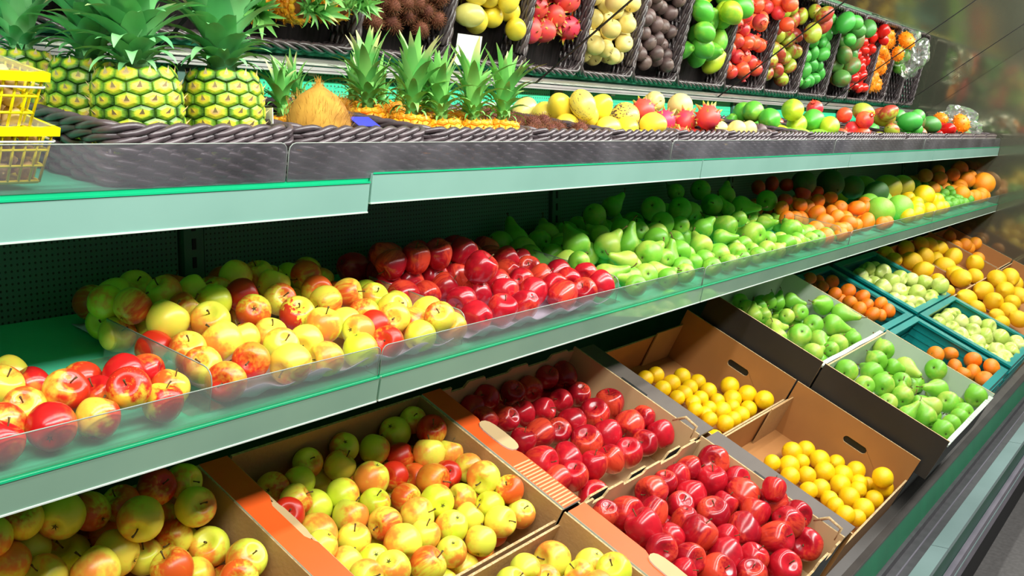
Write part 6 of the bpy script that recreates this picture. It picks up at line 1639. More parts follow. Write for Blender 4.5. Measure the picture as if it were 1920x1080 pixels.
('y',2.2526,1.4132,1.5056,0.62,-0.33,-0.52,0.48,0.0290,-2,4),
('y',2.2900,1.1930,1.4745,0.39,0.22,-0.84,0.30,0.0289,-6,0),
('y',2.2079,1.1830,1.4754,0.49,-0.37,-0.33,0.71,0.0311,-5,0),
('y',2.0929,1.2127,1.4788,-0.07,-0.76,0.09,0.64,0.0303,-1,0),
('y',2.2153,1.3645,1.4980,-0.45,-0.69,0.52,0.23,0.0282,-2,3),
('s',2.3236,1.3301,1.4963,0.48,0.18,-0.76,0.40,0.0313,-5,2),
('y',2.1955,1.2314,1.5054,-0.21,-0.69,0.10,0.68,0.0315,-2,0),
('s',2.0885,1.3372,1.4943,-0.41,-0.84,0.21,0.27,0.0283,-1,2),
('y',2.1872,1.4278,1.5093,-0.80,-0.46,0.37,0.04,0.0306,-1,4),
('y',2.2546,1.2128,1.5089,0.70,0.48,-0.52,0.13,0.0283,-4,0),
('y',2.3266,1.4296,1.5376,-0.16,-0.49,-0.27,0.81,0.0284,-3,4),
('y',2.2562,1.3556,1.5375,-0.02,-0.03,-0.79,0.61,0.0293,-3,3),
('y',2.1791,1.3405,1.5283,0.55,-0.23,-0.71,0.38,0.0287,-3,2),
('s',2.1420,1.3197,1.4933,-0.48,-0.58,0.31,0.59,0.0298,-2,2)]),
('basket_dragon','dragonfruit','dragon fruit','upper shelf basket',[
('',2.4250,1.2588,1.5545,0.42,0.34,0.58,0.61,0.0300,0,1),
('',2.5570,1.2636,1.5287,0.68,0.17,0.62,0.35,0.0300,1,1),
('',2.6361,1.2395,1.5298,-0.76,0.33,-0.53,0.16,0.0300,2,1),
('',2.6363,1.1730,1.5399,-0.13,0.59,0.18,0.78,0.0323,0,0),
('',2.4695,1.3136,1.4952,0.60,0.69,-0.12,0.38,0.0326,-2,2),
('',2.5766,1.2218,1.4817,-0.29,0.78,0.10,0.54,0.0319,-3,0),
('',2.6118,1.2808,1.4908,-0.73,-0.62,0.24,0.15,0.0328,-1,1),
('',2.5416,1.3872,1.5046,-0.18,0.70,0.36,0.59,0.0316,-3,3),
('',2.6184,1.4090,1.5101,0.13,-0.69,-0.07,0.71,0.0340,-4,3),
('',2.6358,1.2096,1.4793,-0.25,-0.53,0.32,0.75,0.0313,-5,0),
('',2.4310,1.4289,1.5117,0.39,0.78,-0.39,0.29,0.0329,-1,3),
('',2.4393,1.2024,1.4806,-0.61,0.22,0.75,0.13,0.0335,-2,0),
('',2.4956,1.2487,1.4844,-0.57,-0.62,-0.09,0.53,0.0309,-1,0),
('',2.4922,1.4271,1.5115,0.03,-0.98,0.19,0.10,0.0329,-2,3),
('',2.5842,1.3373,1.5002,0.46,-0.49,-0.69,0.26,0.0342,-3,2),
('',2.4436,1.3697,1.5027,0.79,0.07,-0.60,0.03,0.0322,-1,2),
('',2.5240,1.1880,1.4757,0.67,-0.59,0.35,0.29,0.0307,-4,0)]),
('basket_nashi','nashi','nashi pear','upper shelf basket',[
('',2.7258,1.3790,1.5864,0.23,-0.02,-0.69,0.68,0.0291,0,2),
('',2.7279,1.2999,1.5734,0.66,0.22,0.26,0.67,0.0359,0,1),
('',2.9606,1.2220,1.5096,0.49,0.38,0.02,0.78,0.0280,0,0),
('',2.9301,1.1797,1.5097,-0.45,0.02,0.21,0.87,0.0280,1,0),
('',2.9414,1.3554,1.4973,0.49,0.53,0.67,0.14,0.0288,-4,3),
('',2.8854,1.2820,1.4854,-0.88,-0.32,0.03,0.34,0.0272,-3,1),
('',2.8705,1.1956,1.4729,0.64,-0.20,-0.26,0.70,0.0269,-3,0),
('',2.7497,1.2060,1.4765,-0.74,-0.55,-0.02,0.39,0.0290,-1,0),
('',2.9503,1.2782,1.4842,-0.82,0.04,-0.34,0.46,0.0266,-5,1),
('',2.9550,1.4128,1.5040,-0.17,-0.04,-0.07,0.98,0.0274,-7,4),
('',2.8367,1.4288,1.5076,0.26,0.04,-0.63,0.73,0.0288,-3,4),
('',2.7429,1.4759,1.5122,0.84,-0.03,0.06,0.54,0.0268,-1,5),
('',2.8790,1.4693,1.5120,0.60,0.28,-0.37,0.65,0.0276,-6,5),
('',2.7574,1.3730,1.5006,0.34,0.23,-0.90,0.17,0.0297,-1,3),
('',2.7360,1.3102,1.4905,-0.07,-0.39,-0.36,0.84,0.0283,-1,2),
('',2.8720,1.3364,1.4947,-0.44,-0.49,0.23,0.72,0.0288,-3,2),
('',2.8324,1.2911,1.4879,-0.10,-0.69,-0.28,0.66,0.0284,-4,2),
('',2.8764,1.3944,1.5020,-0.52,-0.35,-0.57,0.53,0.0280,-6,4),
('',2.8075,1.2441,1.4802,-0.81,-0.31,0.33,0.36,0.0274,-4,1),
('',2.9373,1.4698,1.5114,0.15,-0.73,-0.26,0.62,0.0269,-7,5),
('',2.7741,1.4270,1.5061,-0.38,0.38,-0.02,0.84,0.0275,-2,4),
('',2.8067,1.1901,1.4725,-0.33,-0.41,-0.13,0.84,0.0273,-2,0),
('',2.8186,1.3605,1.4965,0.84,0.09,-0.29,0.46,0.0273,-2,3),
('',2.7202,1.2493,1.4808,0.82,-0.27,-0.49,0.14,0.0273,-1,1),
('',2.7235,1.4151,1.5046,0.82,0.31,-0.11,0.47,0.0277,-1,4),
('',2.8008,1.4803,1.5141,0.80,-0.27,-0.11,0.52,0.0281,-2,5),
('',2.8502,1.2348,1.5075,-0.92,0.17,-0.17,0.32,0.0281,-6,1),
('',2.9065,1.2329,1.4790,0.46,-0.59,-0.29,0.59,0.0278,-7,1),
('',2.7823,1.3220,1.5123,-0.30,-0.95,-0.01,0.12,0.0281,-2,2),
('',2.7709,1.2560,1.5158,-0.90,0.01,0.21,0.38,0.0290,-2,1),
('',2.9170,1.4232,1.5377,0.81,0.10,-0.28,0.50,0.0284,-5,4),
('',2.9200,1.3035,1.5175,0.81,-0.52,-0.28,0.06,0.0286,-5,2),
('',2.8075,1.3953,1.5367,-0.01,-0.22,0.14,0.96,0.0284,-4,4),
('',2.8461,1.4646,1.5498,0.16,-0.58,0.28,0.75,0.0265,-5,5),
('',2.8382,1.1740,1.5087,0.41,0.73,0.50,0.22,0.0270,-4,0),
('',2.7911,1.4451,1.5503,0.63,-0.05,0.12,0.77,0.0271,-4,5),
('',2.9038,1.3660,1.5355,0.79,-0.12,0.59,0.09,0.0277,-3,3),
('',2.7261,1.4397,1.5517,-0.15,-0.72,-0.27,0.62,0.0294,-3,5)]),
('basket_passion','passion_fruit','passion fruit','upper shelf basket',[
('',3.1599,1.3555,1.4949,-0.36,-0.37,-0.47,0.72,0.0264,-3,3),
('',3.1723,1.1879,1.4685,-0.40,0.16,0.47,0.77,0.0236,-5,0),
('',3.1248,1.2925,1.4857,0.42,-0.70,-0.53,0.23,0.0260,-2,2),
('',3.0506,1.4371,1.5056,0.40,0.02,-0.40,0.82,0.0257,-1,5),
('',3.1397,1.4805,1.5113,-0.66,-0.36,-0.42,0.51,0.0253,-2,6),
('',3.0964,1.3347,1.4914,0.77,0.07,0.28,0.57,0.0258,-2,3),
('',3.1151,1.1989,1.4702,-0.85,-0.33,0.40,0.05,0.0238,-2,0),
('',3.2811,1.4482,1.5061,0.24,0.67,-0.48,0.52,0.0246,-5,5),
('',3.0594,1.2285,1.4757,0.47,0.31,-0.14,0.82,0.0251,-2,1),
('',3.0974,1.4550,1.5070,-0.96,0.12,0.04,0.24,0.0245,-2,5),
('',3.1996,1.2512,1.4802,-0.23,0.70,0.43,0.52,0.0264,-4,1),
('',3.2186,1.3582,1.4934,0.97,-0.10,-0.21,0.04,0.0246,-4,3),
('',3.0493,1.2949,1.4863,0.08,0.21,0.52,0.83,0.0263,-1,2),
('',3.1939,1.3993,1.4996,-0.53,0.20,0.37,0.74,0.0250,-3,4),
('',3.1374,1.4154,1.5034,-0.57,-0.27,-0.20,0.75,0.0265,-4,5),
('',3.2768,1.2542,1.4782,0.19,-0.85,-0.14,0.48,0.0240,-6,1),
('',3.2775,1.3711,1.4945,-0.20,0.13,-0.36,0.90,0.0239,-4,4),
('',3.2385,1.4170,1.5008,0.85,-0.02,-0.40,0.35,0.0237,-6,5),
('',3.2668,1.1866,1.4690,-0.54,-0.51,0.40,0.54,0.0243,-6,0),
('',3.0449,1.3854,1.4968,0.10,-0.55,-0.05,0.83,0.0241,-1,4),
('',3.2157,1.4657,1.5091,-0.54,-0.30,0.68,0.41,0.0251,-3,6),
('',3.0967,1.3882,1.4967,-0.39,-0.65,0.29,0.58,0.0236,-2,4),
('',3.2447,1.3113,1.4887,0.52,0.52,-0.04,0.68,0.0265,-4,2),
('',3.1398,1.2451,1.4789,-0.16,-0.00,-0.84,0.51,0.0259,-3,1),
('',3.1734,1.3010,1.4845,0.80,0.30,-0.07,0.52,0.0237,-3,2),
('',3.2093,1.2044,1.4853,0.50,0.73,0.38,0.26,0.0235,-4,0),
('',3.0439,1.3425,1.5137,0.67,-0.06,-0.74,0.06,0.0255,-1,3),
('',3.0366,1.4836,1.5105,0.00,0.90,-0.44,0.01,0.0240,-1,6),
('',3.0397,1.1818,1.4691,-0.73,0.38,-0.14,0.56,0.0251,-1,0),
('',3.0898,1.2669,1.5015,-0.34,-0.68,0.06,0.65,0.0236,-1,1),
('',3.2554,1.4744,1.5344,-0.15,-0.28,-0.36,0.88,0.0252,-4,6),
('',3.0819,1.1761,1.4883,-0.91,0.35,0.21,0.04,0.0237,-3,0),
('',3.1724,1.4411,1.5250,-0.20,0.37,-0.90,0.09,0.0256,-3,5),
('',3.2414,1.2627,1.5047,-0.17,-0.27,-0.03,0.95,0.0245,-5,1)]),
('basket_papaya','papaya','papaya','upper shelf basket',[
('g',3.4199,1.3926,1.5672,-0.67,0.48,-0.46,0.34,0.0372,0,3),
('g',3.3782,1.3403,1.5720,0.75,-0.13,0.65,0.04,0.0350,0,2),
('g',3.3680,1.2804,1.5459,0.69,0.02,0.66,0.29,0.0367,0,1),
('y',3.5206,1.2580,1.5787,0.29,0.47,0.47,0.69,0.0379,1,1),
('y',3.5855,1.2629,1.5320,-0.74,0.37,-0.46,0.32,0.0350,2,1),
('g',3.6698,1.2341,1.5468,0.71,0.13,0.64,0.26,0.0390,0,0),
('y',3.6737,1.1776,1.5263,-0.65,0.48,-0.40,0.44,0.0350,1,0),
('g',3.6557,1.3667,1.5049,-0.31,-0.11,-0.83,0.45,0.0348,-2,2),
('y',3.6590,1.4468,1.5161,-0.57,-0.12,-0.59,0.56,0.0347,-3,3),
('g',3.4884,1.3486,1.5028,0.88,0.47,-0.01,0.05,0.0352,-1,2),
('y',3.4593,1.2771,1.4933,-0.18,-0.62,-0.29,0.71,0.0357,-2,1),
('g',3.3667,1.4203,1.5122,0.97,0.19,-0.14,0.02,0.0346,-1,3),
('g',3.6548,1.2788,1.4942,-0.24,-0.25,-0.59,0.73,0.0364,-3,1),
('g',3.5059,1.4239,1.5134,-0.62,-0.73,-0.28,0.10,0.0352,-2,3),
('g',3.5435,1.3136,1.4970,-0.46,-0.46,-0.41,0.63,0.0343,-1,1),
('y',3.4640,1.2108,1.4840,-0.26,0.11,-0.71,0.64,0.0358,-2,0),
('g',3.6285,1.1974,1.4815,0.62,0.61,-0.29,0.40,0.0351,-3,0),
('g',3.5898,1.4103,1.5128,-0.99,-0.15,0.08,0.00,0.0366,-4,3),
('g',3.3888,1.2191,1.4834,0.03,0.21,-0.58,0.78,0.0340,-1,0)]),
('basket_pomegranate','pomegranate','pomegranate','upper shelf basket',[
('',3.7655,1.2636,1.5892,-0.23,-0.40,0.06,0.89,0.0300,0,1),
('',4.0756,1.2509,1.5708,-0.84,0.35,-0.33,0.26,0.0300,1,1),
('',4.0749,1.1726,1.5528,-0.65,-0.45,-0.19,0.58,0.0338,1,0),
('',4.0786,1.2188,1.5180,0.26,0.15,-0.24,0.92,0.0300,0,0),
('',4.0786,1.1767,1.4972,-0.62,-0.73,0.19,0.21,0.0300,2,0),
('',3.9293,1.4090,1.5070,-0.63,-0.46,0.05,0.63,0.0310,-4,4),
('',3.7835,1.3011,1.4922,0.16,-0.14,-0.02,0.98,0.0314,-1,2),
('',3.8542,1.2194,1.4778,0.66,0.26,0.03,0.70,0.0284,-2,0),
('',4.0200,1.4282,1.5082,-0.37,-0.00,-0.10,0.92,0.0295,-6,4),
('',3.8472,1.4736,1.5136,0.78,0.20,-0.57,0.15,0.0285,-1,5),
('',4.0279,1.2814,1.4870,-0.86,-0.29,-0.30,0.29,0.0289,-3,1),
('',3.9203,1.2758,1.4883,0.91,-0.30,0.23,0.15,0.0310,-2,1),
('',4.0655,1.3581,1.4982,0.79,0.41,0.43,0.15,0.0294,-4,3),
('',3.9671,1.1844,1.4747,0.57,0.42,-0.42,0.57,0.0302,-6,0),
('',3.7815,1.3925,1.5022,0.42,0.70,0.34,0.46,0.0285,-1,3),
('',3.9691,1.4714,1.5136,-0.62,0.44,0.32,0.57,0.0288,-2,5),
('',3.9482,1.3471,1.4957,-0.55,0.10,-0.64,0.53,0.0283,-2,2),
('',3.8692,1.4132,1.5056,0.29,-0.16,-0.12,0.94,0.0289,-3,4),
('',3.8421,1.3579,1.4971,0.64,-0.56,-0.52,0.04,0.0282,-2,3),
('',3.7993,1.1841,1.4751,-0.59,-0.01,0.29,0.75,0.0306,-3,0),
('',3.8713,1.3112,1.4910,-0.17,-0.11,-0.50,0.84,0.0287,-3,2),
('',4.0313,1.2133,1.4799,-0.63,0.29,0.58,0.43,0.0313,-5,0),
('',3.7701,1.2388,1.4839,-0.27,-0.30,-0.59,0.70,0.0318,-1,0),
('',3.8301,1.2625,1.4978,-0.62,-0.12,0.61,0.47,0.0289,-1,1),
('',4.0765,1.4502,1.5127,0.65,0.62,-0.18,0.40,0.0309,-5,4),
('',3.7747,1.4580,1.5127,-0.27,0.05,-0.89,0.36,0.0297,-1,4),
('',4.0033,1.3514,1.4985,0.75,0.64,-0.06,0.13,0.0306,-4,2),
('',3.9190,1.2120,1.4898,-0.93,-0.24,-0.21,0.18,0.0315,-4,0),
('',3.8913,1.3588,1.5157,0.87,-0.32,-0.09,0.36,0.0283,-3,3),
('',3.9720,1.2582,1.5034,-0.06,-0.71,-0.29,0.63,0.0299,-4,1),
('',3.8979,1.4535,1.5321,0.33,-0.78,0.47,0.26,0.0314,-2,4)]),
('basket_mango','mango','mango','upper shelf basket',[
('m',4.3463,1.2567,1.5874,-0.61,-0.55,-0.56,0.13,0.0390,0,1),
('m',4.4660,1.2110,1.5707,-0.69,0.32,0.60,0.26,0.0428,0,0),
('m',4.4076,1.1734,1.5854,0.53,0.49,-0.25,0.65,0.0335,1,0),
('m',4.4766,1.1761,1.5154,-0.79,-0.05,0.58,0.16,0.0320,2,0),
('m',4.3546,1.3890,1.5055,0.67,-0.40,-0.32,0.54,0.0323,-4,3),
('m',4.2343,1.2106,1.4798,-0.08,-0.56,0.13,0.82,0.0316,-2,0),
('m',4.1721,1.2788,1.4915,0.03,0.35,0.69,0.64,0.0338,-2,1),
('m',4.4230,1.2903,1.4901,-0.49,0.33,0.00,0.81,0.0307,-4,1),
('m',4.1994,1.4561,1.5152,0.11,0.87,-0.29,0.39,0.0326,-1,4),
('m',4.2318,1.3085,1.4930,-0.63,0.56,-0.55,0.03,0.0310,-1,1),
('m',4.3037,1.4407,1.5137,-0.73,-0.40,0.55,0.12,0.0332,-3,4),
('m',4.4654,1.3547,1.5007,-0.40,-0.68,0.15,0.59,0.0323,-3,2),
('m',4.3833,1.4762,1.5185,0.54,0.47,0.54,0.45,0.0330,-2,4),
('m',4.2993,1.2713,1.4902,-0.76,0.49,0.35,0.25,0.0334,-3,1),
('m',4.3491,1.2332,1.4841,0.59,0.74,-0.27,0.17,0.0327,-3,0),
('m',4.2073,1.3640,1.5004,-0.64,-0.12,-0.60,0.46,0.0307,-1,2),
('m',4.2796,1.3746,1.5047,0.30,0.22,0.49,0.79,0.0335,-2,3),
('m',4.4389,1.2104,1.4800,-0.52,-0.32,-0.70,0.38,0.0318,-5,0),
('m',4.3509,1.3145,1.4960,0.41,0.73,0.13,0.53,0.0332,-4,2),
('m',4.1724,1.1949,1.4779,0.51,0.57,0.55,0.34,0.0319,-1,0),
('m',4.4361,1.4179,1.5103,0.77,-0.38,-0.48,0.18,0.0329,-3,3),
('m',4.2972,1.1905,1.4771,-0.64,0.41,-0.47,0.45,0.0318,-4,0),
('m',4.1664,1.4048,1.5215,0.35,-0.68,-0.35,0.54,0.0334,-1,3),
('m',4.4013,1.3506,1.4990,-0.74,0.51,0.16,0.41,0.0311,-2,2)]),
('basket_green_mango','mango','mango','green mango basket',[
('g',4.7904,1.1835,1.5546,-0.69,0.48,0.53,0.10,0.0450,0,0),
('g',4.8561,1.1678,1.5786,-0.55,-0.25,0.80,0.00,0.0325,2,0),
('g',4.8586,1.2140,1.4976,-0.05,0.07,0.75,0.66,0.0300,1,0),
('g',4.8586,1.1730,1.5232,0.69,0.41,0.60,0.05,0.0300,3,0),
('g',4.8586,1.2477,1.5811,-0.62,-0.19,0.74,0.14,0.0300,0,1),
('g',4.5838,1.4760,1.5153,0.38,-0.51,-0.43,0.64,0.0298,-1,5),
('g',4.7963,1.3951,1.5037,0.22,-0.34,-0.66,0.63,0.0296,-3,3),
('g',4.8184,1.2552,1.4843,0.72,-0.11,0.52,0.44,0.0298,-5,1),
('g',4.8055,1.4559,1.5117,-0.62,0.55,-0.43,0.37,0.0291,-3,4),
('g',4.7375,1.4665,1.5133,0.02,-0.54,-0.54,0.65,0.0292,-1,4),
('g',4.7233,1.3987,1.5056,-0.52,0.68,-0.08,0.51,0.0310,-2,3),
('g',4.6436,1.4261,1.5097,-0.14,-0.03,0.64,0.76,0.0313,-2,4),
('g',4.6426,1.2981,1.4922,-0.54,0.72,-0.39,0.21,0.0317,-1,1),
('g',4.6037,1.3666,1.5009,-0.64,-0.07,0.65,0.41,0.0308,-1,3),
('g',4.7947,1.1890,1.4756,0.00,-0.15,-0.13,0.98,0.0304,-5,0),
('g',4.5901,1.1928,1.4748,-0.16,-0.68,-0.02,0.72,0.0292,-2,0),
('g',4.7226,1.2570,1.4841,0.59,-0.46,-0.26,0.61,0.0294,-4,1),
('g',4.6622,1.1979,1.4753,-0.75,0.48,-0.40,0.19,0.0290,-3,0),
('g',4.6913,1.3479,1.4987,-0.62,0.63,0.28,0.37,0.0312,-1,2),
('g',4.7737,1.2937,1.4896,-0.88,0.18,0.45,0.03,0.0298,-3,1),
('g',4.5715,1.2659,1.4861,-0.25,0.89,0.23,0.29,0.0302,-2,1),
('g',4.8559,1.4314,1.5083,0.74,-0.43,0.44,0.26,0.0291,-4,4),
('g',4.8296,1.3149,1.4933,0.71,0.65,-0.28,0.03,0.0305,-3,2),
('g',4.7710,1.3419,1.5189,0.35,-0.73,0.04,0.58,0.0310,-2,2),
('g',4.7248,1.1993,1.4750,-0.30,0.77,0.26,0.50,0.0285,-4,0),
('g',4.6249,1.2402,1.4824,0.50,0.83,0.26,0.02,0.0301,-1,0),
('g',4.6792,1.4760,1.5169,-0.85,-0.10,0.52,0.01,0.0314,-2,5)]),
('basket_dark_mango','mango','mango','dark mango basket',[
('d',5.1674,1.1810,1.5467,0.48,-0.57,0.03,0.67,0.0414,0,0),
('d',5.1563,1.4260,1.5211,-0.62,0.66,-0.20,0.37,0.0425,-3,2),
('d',5.0076,1.3777,1.5136,0.01,-0.60,0.27,0.75,0.0419,-4,2),
('d',5.0691,1.3162,1.5022,0.49,-0.26,0.59,0.59,0.0391,-2,1),
('m',5.1391,1.2498,1.4960,-0.60,0.77,0.06,0.23,0.0422,-3,0),
('d',4.9561,1.2043,1.4896,0.12,-0.66,-0.40,0.62,0.0422,-4,0),
('m',5.0372,1.2048,1.4897,-0.18,0.42,-0.18,0.87,0.0422,-6,0),
('d',4.9999,1.2753,1.4972,-0.64,0.53,-0.48,0.27,0.0398,-1,0),
('d',5.1425,1.3228,1.5202,-0.52,0.78,-0.14,0.32,0.0405,-3,1),
('m',5.0772,1.4268,1.5198,0.73,-0.46,0.45,0.24,0.0412,-2,2),
('d',4.9675,1.3227,1.5494,-0.41,0.73,-0.02,0.54,0.0407,-1,1),
('d',5.0743,1.2496,1.5419,0.52,0.53,-0.40,0.54,0.0418,-2,0),
('d',5.0919,1.3632,1.5630,-0.24,-0.27,0.59,0.72,0.0429,-5,2),
('d',4.9846,1.4250,1.5736,0.39,0.73,0.42,0.37,0.0439,-1,2),
('d',4.9958,1.2024,1.5548,-0.71,0.25,-0.57,0.33,0.0398,-5,0)]),
('basket_tamarillo','tamarillo','tamarillo','upper shelf basket',[
('',5.5229,1.2096,1.5319,0.07,0.18,0.43,0.88,0.0256,0,0),
('',5.4773,1.1716,1.5276,0.51,-0.52,0.59,0.33,0.0291,1,0),
('',5.5245,1.1669,1.5249,0.68,0.26,0.68,0.06,0.0240,2,0),
('',5.2574,1.3645,1.4949,0.65,-0.25,0.26,0.67,0.0251,-2,4),
('',5.2917,1.2873,1.4839,-0.37,-0.63,0.41,0.55,0.0250,-1,2),
('',5.3971,1.3281,1.4877,0.57,0.57,0.37,0.47,0.0231,-4,3),
('',5.5073,1.1886,1.4697,-0.15,-0.16,0.52,0.83,0.0247,-8,0),
('',5.4202,1.4078,1.4988,0.36,0.01,-0.93,0.08,0.0230,-6,5),
('',5.4790,1.2705,1.4791,-0.58,0.74,0.11,0.33,0.0226,-6,2),
('',5.4955,1.4416,1.5040,-0.04,0.31,-0.74,0.59,0.0235,-5,5),
('',5.3282,1.1997,1.4711,0.63,-0.08,-0.71,0.30,0.0245,-2,0),
('',5.4284,1.4639,1.5078,0.84,-0.10,-0.14,0.51,0.0241,-3,6),
('',5.4855,1.3699,1.4933,0.46,0.46,-0.68,0.35,0.0228,-5,4),
('',5.3394,1.4069,1.4989,0.46,0.73,-0.07,0.50,0.0232,-4,5),
('',5.4442,1.3429,1.4919,0.53,0.26,0.71,0.38,0.0252,-3,3),
('',5.3423,1.4590,1.5075,-0.82,0.52,0.12,0.19,0.0244,-2,6),
('',5.4283,1.2956,1.4841,-0.42,-0.17,0.64,0.62,0.0241,-2,2),
('',5.4305,1.2094,1.4712,0.59,-0.19,0.67,0.40,0.0232,-4,0),
('',5.3490,1.2666,1.4799,0.10,-0.55,0.14,0.82,0.0239,-2,1),
('',5.2938,1.4629,1.5088,0.02,0.33,0.23,0.92,0.0252,-1,6),
('',5.2830,1.1766,1.4677,-0.31,-0.30,0.67,0.61,0.0243,-3,0),
('',5.2954,1.3897,1.4969,-0.79,0.21,0.09,0.56,0.0237,-1,4),
('',5.3055,1.3413,1.4891,0.46,0.09,-0.84,0.27,0.0226,-1,3),
('',5.3903,1.1862,1.4676,0.25,0.62,-0.23,0.71,0.0230,-7,0),
('',5.2610,1.4298,1.5038,0.38,-0.45,-0.41,0.69,0.0249,-1,5),
('',5.2891,1.2242,1.4729,0.27,-0.33,0.48,0.76,0.0229,-4,1),
('',5.5229,1.3382,1.4894,-0.61,-0.62,-0.24,0.42,0.0234,-6,3),
('',5.5225,1.2891,1.4826,0.06,0.07,0.88,0.46,0.0235,-4,2),
('',5.5100,1.2378,1.4768,0.33,-0.08,-0.76,0.55,0.0249,-7,1),
('',5.4145,1.2518,1.4770,0.67,-0.07,0.69,0.27,0.0231,-5,1),
('',5.5198,1.4032,1.4999,0.32,-0.21,0.69,0.62,0.0247,-8,5),
('',5.3514,1.3600,1.4941,0.22,0.69,0.67,0.15,0.0250,-3,4),
('',5.4029,1.3676,1.5086,0.57,-0.66,0.25,0.43,0.0252,-4,4),
('',5.3791,1.4245,1.5108,0.34,0.32,-0.74,0.48,0.0252,-3,5),
('',5.2581,1.2547,1.4837,-0.54,0.11,-0.79,0.26,0.0253,-1,1),
('',5.3680,1.2257,1.4733,-0.09,-0.77,-0.08,0.62,0.0231,-6,1),
('',5.2574,1.3164,1.4861,-0.15,-0.52,0.39,0.74,0.0231,-2,3),
('',5.3478,1.3130,1.4869,-0.69,0.03,0.67,0.29,0.0244,-5,3),
('',5.4681,1.4082,1.5164,0.35,-0.84,-0.07,0.41,0.0248,-7,5),
('',5.4818,1.3173,1.4869,0.57,0.40,-0.68,0.22,0.0238,-7,3),
('',5.4684,1.4684,1.5255,0.14,0.57,-0.56,0.58,0.0233,-4,6),
('',5.5186,1.4633,1.5348,0.62,-0.40,-0.62,0.27,0.0240,-5,6),
('',5.3120,1.2449,1.5028,0.50,0.78,0.26,0.26,0.0233,-3,1),
('',5.3898,1.2840,1.5013,-0.31,-0.74,0.45,0.40,0.0229,-3,2),
('',5.2565,1.2140,1.5019,-0.69,0.71,0.03,0.14,0.0227,-1,0),
('',5.4663,1.2128,1.4965,0.61,-0.64,0.35,0.31,0.0240,-6,0),
('',5.3626,1.1928,1.5003,-0.04,-0.48,-0.52,0.71,0.0230,-5,0),
('',5.3041,1.4229,1.5306,-0.27,0.54,-0.46,0.65,0.0250,-2,5),
('',5.4534,1.2717,1.5144,0.23,0.50,0.61,0.57,0.0243,-5,2)]),
('basket_kiwano','kiwano','kiwano','upper shelf basket',[
('',5.8304,1.1827,1.5594,-0.32,0.04,0.29,0.90,0.0384,0,0),
('',5.7012,1.2576,1.5802,0.36,0.24,-0.76,0.48,0.0303,0,1),
('',5.6319,1.4268,1.5092,0.09,-0.73,-0.14,0.66,0.0306,-2,4),
('',5.6261,1.2552,1.4846,-0.17,0.09,-0.77,0.61,0.0301,-1,1),
('',5.7970,1.4392,1.5101,0.72,0.40,-0.55,0.12,0.0298,-4,4),
('',5.7340,1.2205,1.4790,0.49,-0.62,-0.60,0.13,0.0295,-1,0),
('',5.7176,1.4077,1.5043,-0.35,-0.40,-0.66,0.53,0.0285,-1,3),
('',5.6073,1.3118,1.4927,-0.59,0.08,0.66,0.46,0.0303,-3,2),
('',5.8082,1.3567,1.4976,-0.41,0.20,0.62,0.64,0.0289,-3,3),
('',5.7597,1.2831,1.4895,-0.34,0.62,0.31,0.63,0.0312,-2,1),
('',5.6792,1.3337,1.4950,-0.24,-0.42,0.68,0.55,0.0295,-1,2),
('',5.8184,1.3004,1.4916,-0.57,0.53,0.28,0.57,0.0309,-4,2),
('',5.8323,1.2153,1.4792,0.07,-0.15,-0.73,0.66,0.0304,-3,0),
('',5.7360,1.3459,1.4989,-0.70,0.71,0.13,0.01,0.0317,-2,2),
('',5.6550,1.1983,1.4778,0.62,-0.75,-0.04,0.22,0.0313,-2,0),
('',5.6054,1.3716,1.5024,0.03,-0.09,0.57,0.81,0.0316,-2,3),
('',5.7008,1.2679,1.4878,0.47,0.22,0.82,0.23,0.0315,-3,1),
('',5.7819,1.1822,1.4740,-0.40,0.58,-0.33,0.63,0.0298,-4,0),
('',5.7413,1.4505,1.5270,0.64,-0.07,-0.75,0.15,0.0295,-3,4),
('',5.6823,1.4521,1.5117,0.20,-0.05,0.65,0.74,0.0296,-1,4)]),
('basket_lime','lime','lime','upper shelf basket',[
('',6.1242,1.3102,1.4910,-0.58,-0.58,0.55,0.13,0.0288,-7,2),
('',6.0607,1.2971,1.4896,0.72,-0.51,-0.41,0.24,0.0293,-6,2),
('',6.0400,1.2337,1.4800,-0.42,-0.43,0.69,0.40,0.0286,-2,0),
('',6.1327,1.2403,1.4809,0.55,0.21,-0.74,0.32,0.0286,-4,1),
('',5.9245,1.2663,1.4854,0.54,0.66,0.04,0.53,0.0295,-1,1),
('',5.9689,1.2061,1.4744,0.68,0.26,0.67,0.13,0.0269,-3,0),
('',6.1202,1.1870,1.4733,0.43,-0.50,-0.34,0.67,0.0284,-7,0),
('',5.9264,1.3265,1.4927,-0.70,0.45,0.31,0.45,0.0283,-1,2),
('',5.9958,1.3105,1.4898,0.18,0.39,0.60,0.68,0.0276,-4,2),
('',6.0472,1.1816,1.4712,-0.58,-0.46,-0.54,0.40,0.0272,-6,0),
('',5.9246,1.2137,1.4983,-0.08,0.06,-0.43,0.90,0.0278,-1,0),
('',5.9947,1.2539,1.4994,0.69,0.36,-0.62,0.13,0.0287,-2,1),
('',6.0366,1.3353,1.5192,-0.41,-0.76,0.22,0.45,0.0288,-2,2),
('',6.0081,1.1939,1.5032,0.59,-0.31,-0.61,0.42,0.0270,-5,0),
('',6.0832,1.2162,1.5011,0.30,0.29,0.52,0.75,0.0265,-4,0),
('',6.0886,1.3352,1.5194,0.29,0.53,-0.16,0.78,0.0270,-3,2),
('',6.0993,1.2656,1.5143,-0.58,-0.51,-0.01,0.63,0.0290,-3,1),
('',5.9543,1.2892,1.5243,0.75,0.04,0.59,0.29,0.0287,-5,2)])]
